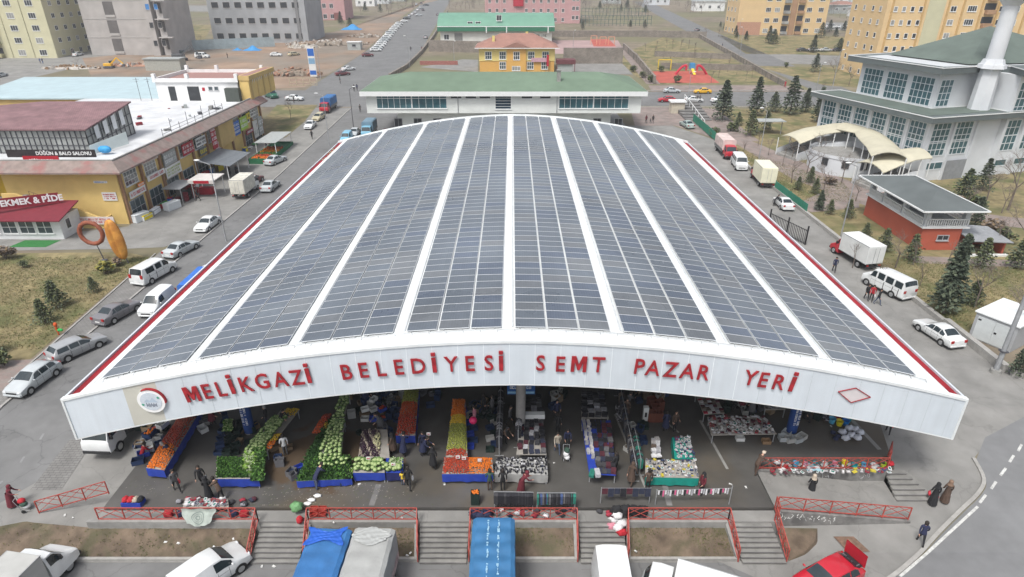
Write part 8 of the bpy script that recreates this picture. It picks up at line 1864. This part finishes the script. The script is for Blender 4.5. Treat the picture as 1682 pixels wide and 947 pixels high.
CLO=[mat('cloth_item_%d'%i,c,.9,.2,6) for i,c in enumerate([(.02,.02,.025),(.03,.035,.06),(.05,.05,.055),(.12,.12,.125),(.4,.4,.42),(.25,.25,.27),(.08,.02,.03),(.3,.03,.05),(.02,.16,.12),(.05,.08,.18),(.45,.43,.42),(.12,.09,.07),(.65,.65,.66),(.5,.42,.05)])]
_fm={}
def folded(m,w_,d,h):
    k=(m.name,round(w_,2),round(d,2),round(h,2))
    if k not in _fm:
        b=MB();nl=max(2,int(h/.05))
        for i in range(nl):
            x=rn.uniform(-.02,.02);y=rn.uniform(-.02,.02);b.box(-w_/2+x,w_/2+x,-d/2+y,d/2+y,h*i/nl+.003,h*(i+1)/nl)
        _fm[k]=b.mesh('folded_clothes',m)
    return _fm[k]
def piles(c,nu,nv,pal,label,group,seed,hs=(.1,.22),name='folded_clothes',cat='clothes',fill=.92):
    r_=random.Random(seed);L=(c[1]-c[0]).length/nu;D=(c[3]-c[0]).length/nv;ang=math.atan2((c[1]-c[0]).y,(c[1]-c[0]).x)
    for i in range(nu):
        for j in range(nv):
            if r_.random()>fill: continue
            p=bil(c,(i+.5)/nu,(j+.5)/nv);m=CLO[r_.choice(pal)];o=obj(name,folded(m,round(L*.88,1) or .1,round(D*.86,1) or .1,r_.choice(hs)));o.location=p+Vector((0,0,.005));o.rotation_euler=(0,0,ang+r_.uniform(-.25,.25));tag(o,label,cat,group)
def packets(c,n,pal,label,group,seed,sz=(.10,.22),name='packet',cat='packet',shape='box',zh=(.03,.09),lay=.1):
    r_=random.Random(seed);L=(c[1]-c[0]).length;D=(c[3]-c[0]).length;nu=max(1,int(math.sqrt(n*L/D)));nv=max(1,int(n/nu))
    for i in range(nu):
        for j in range(nv):
            s=r_.choice((sz[0],(sz[0]+sz[1])/2,sz[1]));m=CLO[r_.choice(pal)];h=r_.choice(zh);k=('pk',m.name,s,h,shape)
            if k not in _fm:
                b=MB()
                if shape=='box': b.box(-s,s,-s*.62,s*.62,0,h);b.box(-s*.6,s*.6,-s*.35,s*.35,h,h+.012,1)
                else: b.ball((0,0,h*.5),(s*1.1,s*.42,h),8,5);b.ball((-s*.5,0,h*.9),(s*.45,s*.4,h*.9),8,5,1)
                _fm[k]=b.mesh(name,[m,CLO[(CLO.index(m)*5+4)%14] if shape=='box' else CLO[0]])
            p=bil(c,(i+.5+r_.uniform(-.3,.3))/nu,(j+.5+r_.uniform(-.3,.3))/nv);o=obj(name,_fm[k]);o.location=p+Vector((0,0,.006+r_.random()*lay));o.rotation_euler=(r_.uniform(-.15,.15),r_.uniform(-.15,.15),r_.uniform(0,3.1));tag(o,label,cat,group)
t,c=stall('long grey edged shoe table facing the railing',[(812,778),(900,780),(898,752),(816,752)],TGY,TGY,h=.75)
packets(c,100,[0,0,1,4,5,12,2,5,3],'shoe lying on the grey edged table','shoes on the front table',51,(.11,.15),'shoe','shoe','shoe',(.07,.1))
t,c=stall('deep table of dark folded clothes behind the shoe table',[(848,746),(898,746),(892,690),(855,690)],None,h=.8);piles(c,5,8,[0,0,1,2,3,4,0,1,6],'dark folded garment on the table behind the shoes','folded clothes behind the shoes',52)
t,c=stall('far small table with a white box behind the dark clothes',[(862,690),(892,690),(888,650),(866,650)],None,h=.8);piles(c,3,6,[0,2,3,5,11],'folded garment on the far small table','folded clothes on the far small table',53)
p=P(877,685,1.0);b=MB();b.box(-.75,.75,-.2,.2,0,.35);tag(b.build('carton',BOXW,loc=p),'long white carton on the far small clothes table','carton')
def rack(label,a,c_,h,n,pal,seed,hang=1.0,z=.03,name='clothes_rack',w_=.42):
    A_,C_=P(*a,z),P(*c_,z);t=thing(name,label,'clothes rack',A_);C_=C_-A_;b=MB();b.bar((0,0,h),(C_.x,C_.y,h),.04);
    for p in(Vector((0,0,0)),Vector((C_.x,C_.y,0))): b.bar(p,p+Vector((0,0,h)),.05)
    nn=Vector((-C_.y,C_.x,0)).normalized()*.3
    for p in(Vector((0,0,0)),Vector((C_.x,C_.y,0))): b.bar(p-nn,p+nn,.05)
    b.build('frame',GREYM,t);r_=random.Random(seed);d=C_.normalized();nn=nn.normalized()
    for i in range(n):
        p=C_*((i+.5)/n);m=CLO[r_.choice(pal)];L=hang*r_.uniform(.75,1);hw=w_/2*r_.uniform(.8,1.1);tk=.05;b=MB()
        q=[p+nn*(-hw*.35),p+nn*hw*.35,p+nn*hw,p+nn*hw*.95,p-nn*hw*.95,p-nn*hw];zz=[h-.03,h-.03,h-.14,h-L,h-L,h-.14];f=[v+d*tk+Vector((0,0,zz[k])) for k,v in enumerate(q)];g_=[v-d*tk+Vector((0,0,zz[k])) for k,v in enumerate(q)]
        b.add(f+g_,[(5,4,3,2,1,0),(6,7,8,9,10,11)]+[(k,(k+1)%6,6+(k+1)%6,6+k) for k in range(6)]);b.build('garment',m,t)
rack('long rack of dark garments left of the shoe tables',(820,748),(823,662),1.5,40,[0,0,2,3,0,5],54);rack('rack of dark garments just right of the first rack',(851,735),(856,660),1.5,26,[0,1,2,4,5],55)
for i in range(10): crate(805+(i%2)*8,740-i*9,.03,(CRG,CRB,BOXG)[i%3],'dark box in the shaded row left of the garment rack',rz=7*i,group='dark boxes left of the garment rack')
t,c=stall('deep shirt table with pale folded shirts along its left side',[(968,778),(1012,780),(1003,690),(955,690)],None,TB,h=.8);piles(sub(c,0,.3,.25,1),2,9,[4,5,10,4],'pale folded shirt along the left side of the shirt table','pale shirts',56);piles(sub(c,.3,1,0,1),4,11,[0,0,1,2,1,6,3],'dark folded garment on the shirt table','dark clothes on the shirt table',57)
piles(sub(c,.0,.38,-.08,.06),2,1,[8,4],'green and grey clothes hanging at the front of the shirt table','front shirts',58,(.22,.3),fill=1)
t,c=stall('far dark clothes table continuing the shirt table',[(955,686),(1000,686),(990,645),(955,645)],None,h=.8);piles(c,4,6,[0,1,2,0,5],'dark folded garment on the far end table','far dark clothes',59)
rack('narrow rack of dark garments right of the shirt table',(1042,790),(1015,650),1.4,46,[0,0,2,1,11,3],60,w_=.36);rack('short teal topped rack beside the packet stall',(1050,780),(1040,728),1.3,18,[0,0,2,8],61)
packets([P(1012,692,.5),P(1022,692,.5),P(1018,668,.5),P(1010,668,.5)],30,[4,5,3],'small pale shoe in the narrow row by the dark rack','pale shoes by the dark rack',62,(.09,.13),'shoe','shoe','shoe',(.06,.09))
t,c=stall('front part of the L shaped packet stall with a teal corner skirt',[(1060,783),(1148,785),(1142,755),(1060,755)],TG,TW,h=.75);packets(c,95,[12,4,0,1,12,13,5,10],'small bright packet on the front of the L shaped stall','packets on the L shaped stall front',63,(.07,.12))
t,c=stall('rear part of the L shaped packet stall with a teal edge',[(1108,753),(1142,753),(1132,718),(1104,718)],TG,TG,h=.75,skirts=(3,));packets(sub(c,.1,1,0,1),60,[12,4,4,1,9],'small pale packet on the rear of the L shaped stall','packets on the L shaped stall rear',64,(.07,.12))
piles([P(1070,752,.5),P(1086,752,.5),P(1082,720,.5),P(1070,720,.5)],2,5,[10,4,12,11],'goods pile left inside the L shaped stall','goods inside the L stall',65)
for i,(x,y) in enumerate([(1070,690),(1080,690),(1075,680),(1082,672),(1070,668)]): crate(x,y,.03,mat('red_brown_case',(.16,.05,.03),.7),'red brown wooden case among the shaded goods',rz=4*i,w_=.6,d=.5,h=.8,group='red brown cases')
p=P(1059,690,.03);b=MB();b.box(-.18,.18,-.15,.15,0,1.2);b.box(-.08,.08,-.16,-.15,.4,.8,1);tag(b.build('white_cabinet',[BOXW,BLACK],loc=p),'narrow white cabinet left of the red brown cases','cabinet')
t,c=stall('long table of pink and white clothing packets at right',[(1168,714),(1276,712),(1256,684),(1162,684)],None,TW,h=.75);packets(c,110,[10,12,4,7,5,10,6],'pink or white clothing packet on the long right table','packets on the long right table',66,(.1,.15))
t,c=stall('slanting table of folded reddish clothes beyond the long packet table',[(1156,680),(1190,678),(1174,645),(1142,645)],None,TW,h=.75);piles(c,5,10,[6,10,4,7,11,5],'reddish or grey folded garment on the slanting table','clothes on the slanting table',67,(.05,.1))
t,c=stall('shaded table near the right banner column',[(1256,672),(1290,672),(1284,655),(1254,655)],None,h=.75);packets(c,40,[10,4,5,11],'pale packet on the shaded table by the column','packets by the column',68,(.08,.12))
for i,(x,y,w_) in enumerate([(1286,722,.5),(1297,724,.5),(1309,724,.55),(1316,720,.45),(1291,714,.5)]): crate(x,y,.03,BOXG if i%2 else mat('foggy_plastic',(.42,.45,.46),.4),['grey box left','grey box second','grey box third','grey box right','grey box behind'][i]+' of the cluster in front of the right banner column',rz=11*i,w_=.6,d=.5,h=.35)
crate(1215,722,.03,BOXW,'white box on the floor in front of the long packet table');crate(1258,727,.03,WOOD,'brown box under the right end of the long packet table')
BK=[('yellow',(.7,.6,.02)),('blue',(.02,.2,.6)),('lime',(.4,.65,.03)),('red',(.5,.03,.04)),('teal',(.02,.3,.35)),('cyan',(.1,.4,.6)),('navy',(.03,.05,.15)),('white',(.7,.7,.7)),('pink',(.6,.25,.35))]
def bucket(px,py,z,ci,label,s=1):
    p=P(px,py,z) if z is not None else G(px,py);t=thing('bucket',label,'bucket',p);m=mat('plastic_'+BK[ci][0],BK[ci][1],.4,.08,6);b=MB();b.cyl((0,0,0),(0,0,.26*s),.12*s,.16*s,14,cap=False);b.cyl((0,0,0),(0,0,.01),.12*s,.12*s,14);b.cyl((0,0,.25*s),(0,0,.27*s),.17*s,.17*s,14,cap=False);b.build('tub',m,t);b=MB();pts=[(.16*s*math.cos(a),0,.26*s+.10*s*math.sin(a)) for a in [math.pi*i/8 for i in range(9)]];b.tube(pts,[.008]*9,4);b.build('handle',GREYM,t)
for i,(x,y,ci,r_) in enumerate([(1378,698,0,'nearest the fascia'),(1388,697,1,'blue among the fascia goods'),(1396,686,2,'lime green under the fascia'),(1375,690,3,'beside the yellow one'),(1385,689,6,'between red and lime'),(1366,694,5,'left of the yellow one'),(1392,692,4,'behind the blue one')]): bucket(x,y,.03,ci,f'{BK[ci][0]} plastic bucket {r_} at the right end of the hall',1.5)
packets([P(1352,692,.03),P(1368,694,.03),P(1364,680,.03),P(1350,680,.03)],16,[5,2,11,0],'small dark household item on the floor under the fascia','floor goods under the fascia',70,(.1,.16))
for i,(x,y) in enumerate([(1383,712),(1394,706),(1404,708),(1412,713),(1398,717),(1408,722),(1388,722)]): b=MB();b.lump((0,0,.18),(.28,.24,.22));tag(b.build('plastic_bundle',mat('bundle_white',(.6,.62,.68),.5,.12,7),loc=P(x,y,.03)),'crumpled white plastic bundle in the heap at the slab edge','bundle','white bundles at the slab edge')
for i,(x,y) in enumerate([(1368,712),(1376,718),(1372,722)]): b=MB();b.ball((0,0,.12),(.2,.18,.14),8,6);tag(b.build('pan',CL['navy'],loc=P(x,y,.03)),'dark pan left of the white bundles','pan','dark pans at the slab edge')
for i in range(11):
    x=1290+i*16;y=768+random.uniform(-5,5);bucket(x,y,.05,random.randrange(9),'plastic tub in the colourful row along the upper right railing',random.uniform(.9,1.4));_o=[o for o in bpy.data.objects if o.name.startswith('bucket')][-1]
for o in bpy.data.objects:
    if o.name.split('.')[0]=='bucket' and 'colourful row' in o.get('label',''): o['group']='plastic tubs along the upper railing'
for (x0,x1,pal,sd,lab) in((1262,1300,[7,11,6,10],71,'small reddish household item at the left end of the upper railing'),(1300,1345,[10,4,12],72,'pale household item right of the pink ones at the upper railing'),(1345,1400,[12,4,5,10],73,'pale household item at the middle of the upper railing'),(1400,1465,[7,4,9,12,13],74,'bright household item at the right part of the upper railing')):
    packets([P(x0,779,.05),P(x1,779,.05),P(x1-3,762,.05),P(x0,762,.05)],22,pal,lab,lab.replace('item','items'),sd,(.09,.16))
b=MB();b.grid(lambda u,v:(P(1322+25*u,768,.05)+Vector((0,(v-.5)*.7,.06+.05*math.sin(u*14)*math.cos(v*9)))),12,6);tag(b.build('plastic_sheet',mat('cyan_sheet',(.3,.5,.58),.4,.1)),'pale cyan plastic sheet over goods at the upper right railing','plastic sheet')
for i,(x,y) in enumerate([(1270,758),(1276,762),(1455,757),(1462,764),(1448,762)]): b=MB();b.lump((0,0,.16),(.22,.2,.18));tag(b.build('cloth_bundle',CL[('grey','white','brown','red','brown')[i]],loc=P(x,y,.05)),['grey cloth bundle left behind','white cloth bundle beside the grey one behind','brown cloth bundle at the right end of','red brown cloth bundle at the far right end of','dark brown bundle near the right end of'][i]+' the upper railing','bundle')
def railing(label,a,c_,h=1.0,n=4,za=None,zc=None):
    """a, c_: world points of the feet"""
    A_=Vector(a);C_=Vector(c_);t=thing('red_railing',label,'railing',A_);D=C_-A_
    for i in range(n+1): p=D*(i/n);b=MB();b.bar(p,p+Vector((0,0,h)),.055);b.build('post',RAILRED,t)
    b=MB();b.bar((0,0,h),D+Vector((0,0,h)),.045);b.build('top_rail',RAILRED,t);b=MB();b.bar((0,0,.12),D+Vector((0,0,.12)),.05);b.build('bottom_rail',RAILRED,t)
    for i in range(n):
        p,q=D*(i/n),D*((i+1)/n);b=MB();b.bar(p+Vector((0,0,.12)),q+Vector((0,0,h)),.03);b.bar(p+Vector((0,0,h)),q+Vector((0,0,.12)),.03);m=(p+q)/2;b.bar(p+Vector((0,0,.55)),m+Vector((0,0,h)),.025);b.bar(m+Vector((0,0,h)),q+Vector((0,0,.55)),.025);b.build('bracing',RAILRED,t)
YR_=27.12;ZR=-.12
def fx_(px): return P(px,855,ZR).x
railing('red braced railing along the head of the long left soil bed',(fx_(163),YR_,ZR),(fx_(424),YR_,ZR),n=6);railing('red braced railing above the bed behind the tarpaulin lorries',(fx_(507),YR_,ZR),(fx_(686),YR_,ZR),n=5);railing('red braced railing in front of the dark clothes racks',(fx_(773),YR_,ZR),(fx_(947),YR_,ZR),n=4);railing('red braced railing in front of the hanging socks',(fx_(1030),YR_,ZR),(fx_(1196),YR_,ZR),n=4)
def down(label,px,pb): railing(label,(fx_(px),YR_,ZR),(P(pb,925,-1.42).x,25.3,-1.42),n=3,h=1.0)
down('sloping red stair railing at the right end of the left soil bed',424,409);down('sloping red stair railing left of the blue tarpaulin lorry',507,500);down('sloping red stair railing left of the second stair flight',686,686);down('sloping red stair railing left of the ribbed blue roof',773,770);down('sloping red stair railing right of the weedy bed',947,949);down('sloping red stair railing beside the bag stack',1030,1032);down('sloping red stair railing at the sandy bed right side',1196,1213);down('sloping red stair railing at the far right stair flight',1272,1293)
g0,g1=G(65,843),G(186,829);railing('slanting red braced railing at the left end beside the pavement',g0,(g1.x,g1.y,-.15),n=3,h=1.0)
railing('long upper right red railing before the household goods',(16.0,31.25,.05),(24.3,31.25,.05),n=6,h=.95)
railing('short red railing piece at the top of the right side stairs',(24.3,31.3,.05),(24.9,32.3,.05),n=1,h=1.4)
railing('lower right red railing along the ramp edge',(15.9,27.9,-.02),(24.2,28.1,-1.1),n=5,h=1.0)
railing('short red railing joining ramp and rightmost stair',(15.8,27.95,-.05),(15.7,27.2,-.1),n=1,h=1.0)
rack('rack of black garments before the red railing',(812,835),(875,836),1.35,34,[0,0,0,2],81,.95,z=.03);rack('rack of mixed dark and red garments before the red railing',(882,836),(944,836),1.3,32,[0,8,0,0,3,2,9],82,.8,z=.03)
for i,(x,y) in enumerate([(780,846),(790,848),(800,846)]): b=MB();b.lump((0,0,.3),(.33,.3,.36));tag(b.build('dark_sack',CL['navy'],loc=P(x,y+4,-.12)),['left navy sack','middle navy sack','right navy sack'][i]+' before the railing beside the ribbed blue roof','sack')
crate(781,826,.03,CRG,'dark crate of oranges standing before the red railing',w_=.5,d=.4,h=.9,fill=ORA)
t=thing('clothes_line','clothes line with maroon and navy garments before the railing','clothes line',(*P(986,826,.03).to_2d(),.03));e=P(1066,826,.03).x-P(986,826,.03).x;b=MB();b.bar((0,0,0),(0,0,1.25),.04);b.bar((e,0,0),(e,0,1.25),.04);b.bar((0,0,1.2),(e,0,1.2),.02);b.build('frame',GREYM,t)
for i,m in enumerate((6,1,1,0,6,1,1,1)): b=MB();b.box(.05+i*e/8,.02+(i+1)*e/8,-.03,.03,.75-.2*(i%2),1.2);b.build('garment',CLO[m],t)
for i in range(4): b=MB();b.lump((0,0,.35),(.35,.28,.42));tag(b.build('black_sack',CL['black'],loc=P(1012+i*14,846,-.1)),['first black bundle','second black bundle','third black bundle','fourth black bundle'][i]+' from the left under the clothes line','bundle')
t=thing('clothes_line','line of pink, white and black socks hanging before the railing','clothes line',(*P(1076,828,.03).to_2d(),.03));e=P(1197,828,.03).x-P(1076,828,.03).x;b=MB();b.bar((0,0,0),(0,0,1.2),.04);b.bar((e,0,0),(e,0,1.5),.04);b.bar((0,0,1.1),(e,0,1.3),.02);b.build('frame',GREYM,t)
for i in range(30): b=MB();x=.08+i*(e-.2)/30;z=1.1+.2*x/e;b.box(x,x+.09,-.02,.02,z-.3-.08*(i%3),z);b.build('sock',(CLO[12],CLO[0],mat('sock_pink',(.6,.12,.25),.8),CLO[12],CLO[4])[i%5],t)
t=thing('draped_cloth','pale grey green patterned cloth with a round medallion draped over the left railing','cloth',(P(338,840,0).x,YR_,0));PC=mat('pattern_cloth',(.36,.40,.36),.85,.1,6);PD=mat('pattern_dark',(.2,.24,.22),.85,.2,10)
def pcl(u,v): 
    x=(u-.5)*2.0*(1-.45*max(0,v-.25));return (x+.04*math.sin(v*9),-.08-.45*max(0,v-.2)+.04*math.sin(u*14),1.0-.12-1.05*v*(1-.25*abs(u-.5)*2))
b=MB();b.grid(pcl,24,14);b.build('cloth',PC,t);b=MB()
for r0,r1 in((.30,.34),(.20,.22),(.08,.12)):
    for i in range(20):
        a0,a1=i*.314,(i+1)*.314;q=[]
        for (r,a) in((r0,a0),(r1,a0),(r1,a1),(r0,a1)): u,v=.5+r*math.cos(a)*.6,.55+r*math.sin(a);p=Vector(pcl(u,v));q.append(p+Vector((0,-.015,.01)))
        b.add(q,[(0,1,2,3)])
b.build('medallion',PD,t)
packets([P(302,832,.5),P(372,832,.5),P(370,820,.5),P(306,820,.5)],40,[12,4,10,7,5],'folded pink or white cloth on the low table behind the patterned cloth','folded cloths behind the patterned cloth',84,(.1,.15),'folded_cloth','cloth')
stall('low table of folded cloths behind the left railing',[(300,834),(376,834),(374,818),(304,818)],None,h=.45)
for i,(x,m,l) in enumerate([(278,'red','red bag behind the left railing beside the patterned cloth'),(300,'navy','navy bag left of the patterned cloth'),(385,'navy','navy bag right of the patterned cloth'),(402,'red','red bag right of the patterned cloth near the stairs')]): b=MB();b.box(-.25,.25,-.18,.18,0,.38);tag(b.build('bag',CL[m],loc=P(x,847,-.12),bevel=.08),l,'bag')
b=MB();b.lump((0,0,.3),(.38,.35,.32));tag(b.build('green_sack',mat('sack_green',(.14,.30,.13),.7,.2,5),loc=P(489,838,.03)),'big pale green sack at the top of the first stair flight','sack')
b=MB();b.lump((0,0,.2),(.2,.22,.28));tag(b.build('red_bag',CL['red'],loc=P(493,858,-.2)),'red bag on the first stair flight beside the railing','bag')
for i,(x,y) in enumerate([(516,838),(530,838),(516,846),(530,846)]): crate(x,y,.03 if i<2 else -.1,mat('red_crate',(.35,.04,.03),.5),['rear left','rear right','front left','front right'][i]+' red crate behind the railing above the blue tarpaulin lorry',w_=.45,d=.3,h=.22)
for i,(x,y) in enumerate([(512,822),(522,815),(505,828)]): b=MB();b.lump((0,0,.06),(.25,.15,.08));tag(b.build('paper_litter',SWHT,loc=P(x,y,.03)),['left','middle','lower'][i]+' crumpled white litter on the slab above the first stair flight','litter')
t=thing('bag_stack','stack of white and pink sacks beside the red stair railing','sacks',(*P(1015,870,-.5).to_2d(),-.55))
for i,(x,y,z,m) in enumerate([(0,0,.2,'white'),(.25,.3,.3,'white'),(-.2,.5,.35,'white'),(.1,.8,.5,'white'),(-.35,.2,.15,'rose'),(.2,-.2,.1,'red'),(0,.5,.7,'white')]): b=MB();b.lump((x,y,z),(.32,.26,.24));b.build('sack',CL[m],t)
LIT=mat('litter_white',(.6,.6,.58),.8,.1,5);k=0
for (x,y) in [(106,846),(272,890),(293,892),(383,885),(660,850),(675,862),(652,905),(674,908),(669,912),(640,890),(450,930),(430,930),(590,795),(730,795),(1065,872),(1150,868),(1044,905),(1125,880),(945,880),(460,868),(548,858),(497,874),(400,905),(120,850),(840,948),(1365,700),(910,760),(1200,795),(1170,805),(1225,800)]:
    g=G(x,y);z=(.035 if on_slab(g) else (T(g.y)+.05))
    if 25.4<g.y<27.1 and -31<g.x<15.7: f=(g.y-25.55)/1.4;z=-1.38+.93*f+.04
    p=P(x,y,z);b=MB();s=random.uniform(.06,.12);b.add([(-s,-s*.6,0),(s,-s*.5,.03),(s*.9,s*.6,.01),(-s*.8,s*.5,.05)],[(0,1,2,3)]);b.add([(-s,-s*.6,-.01),(s,-s*.5,.0),(s*.9,s*.6,-.01),(-s*.8,s*.5,.0)],[(0,1,2,3)]);o=b.build('litter',LIT,loc=p,rz=random.uniform(0,3));tag(o,'scrap of white litter lying on the ground','litter','scraps of litter')
b=MB();r_=random.Random(5)
for i in range(420):
    x,y=r_.choice(((530,815),(620,805),(460,810),(250,800),(560,800),(640,812),(450,845)));p=P(x+r_.gauss(0,35),min(829,y+r_.gauss(0,9)),.037);s=r_.uniform(.02,.05);b.add([(p.x-s,p.y-s,.037),(p.x+s,p.y-s*.6,.05),(p.x+s*.7,p.y+s,.037)],[(0,1,2)],r_.randrange(2))
tag(b.build('leaf_scraps',[mat('scrap_green',(.10,.12,.05),.9),mat('scrap_pale',(.32,.30,.25),.9)]),'vegetable leaf scraps',kind='stuff')

SH=[CRB,CRG,BOXG,mat('brown_carton',(.22,.16,.10),.85,.15,3),mat('dusty_case',(.12,.12,.13),.8)]
r_=random.Random(15)
for (x0,x1,y0,y1,n,g_) in((318,352,668,700,9,'boxes behind the tomato stall'),(575,650,640,690,26,'boxes deep behind the aubergine stall'),(770,812,650,690,16,'boxes deep right of the green fruit'),(585,640,700,745,8,'boxes under the aubergine stall'),(1040,1100,640,665,14,'boxes deep in the hall right of the dark racks'),(690,740,640,650,6,'boxes deep in the aisle edge'),(1190,1280,645,680,18,'boxes behind the long packet table'),(390,430,700,735,8,'boxes beside the herb stall'),(452,482,735,790,8,'boxes right of the herb stall'),(640,725,640,700,10,'boxes in the wide aisle edge'),(905,950,640,680,8,'boxes far in the middle aisle'),(1030,1060,690,740,10,'boxes by the dark racks'),(1290,1345,660,690,8,'boxes behind the right banner column'),(600,648,640,690,10,'dark boxes by the far tomato column'),(225,300,690,735,14,'boxes beside the parked lorry')):
    for i in range(n): crate(r_.uniform(x0,x1),r_.uniform(y0,y1),.03,r_.choice(SH),'dull box among the '+g_,rz=r_.uniform(0,90),w_=r_.uniform(.4,.7),d=r_.uniform(.3,.5),h=r_.uniform(.2,.6),group=g_)

for i in range(22):
    x,y=r_.choice(((350,690),(465,700),(500,690),(605,665),(632,700),(700,690),(720,670),(800,680),(838,700),(910,690),(950,660),(1010,700),(1035,680),(1090,680),(1130,700),(1215,668),(1240,675),(655,745),(578,700),(690,740),(1100,705),(830,735)));c_=r_.choice(('black','navy','grey','brown','black','maroon'))
    pe(x+r_.uniform(-9,9),y+r_.uniform(-8,8),r_.choice(('stand','walk','stoop')),r_.uniform(0,360),c_,'black','dark clothed shopper in the shade between the stalls',r_.choice(('hair','scarf')),skirt=r_.choice((None,'mid')),group='shoppers in the shade')
for i in range(60):
    x=r_.choice((r_.uniform(790,950),r_.uniform(985,1060),r_.uniform(290,420)));m=CLO[r_.choice((0,1,2,6,5,12,7))];b=MB();b.lump((0,0,.14),(.2,.16,.15),8,5);tag(b.build('goods_bag',m,loc=P(x,r_.uniform(838,850) if x>430 else r_.uniform(820,832),-.12 if x>430 else .03)),'dark or pale bag of goods lying along the front railing','bag','bags along the front railing')
b=MB();b.box(-1300,1300,-90,1500,-4,75);hz=b.build('haze',[]);hz['kind']='stuff'
m=bpy.data.materials.new('haze_air');m.use_nodes=True;n=m.node_tree;n.nodes.remove(n.nodes['Principled BSDF']);v=n.nodes.new('ShaderNodeVolumePrincipled');v.inputs['Color'].default_value=(.93,.96,1,1);v.inputs['Density'].default_value=.00042;v.inputs['Anisotropy'].default_value=.2
n.links.new(v.outputs[0],n.nodes['Material Output'].inputs['Volume']);hz.data.materials.append(m)
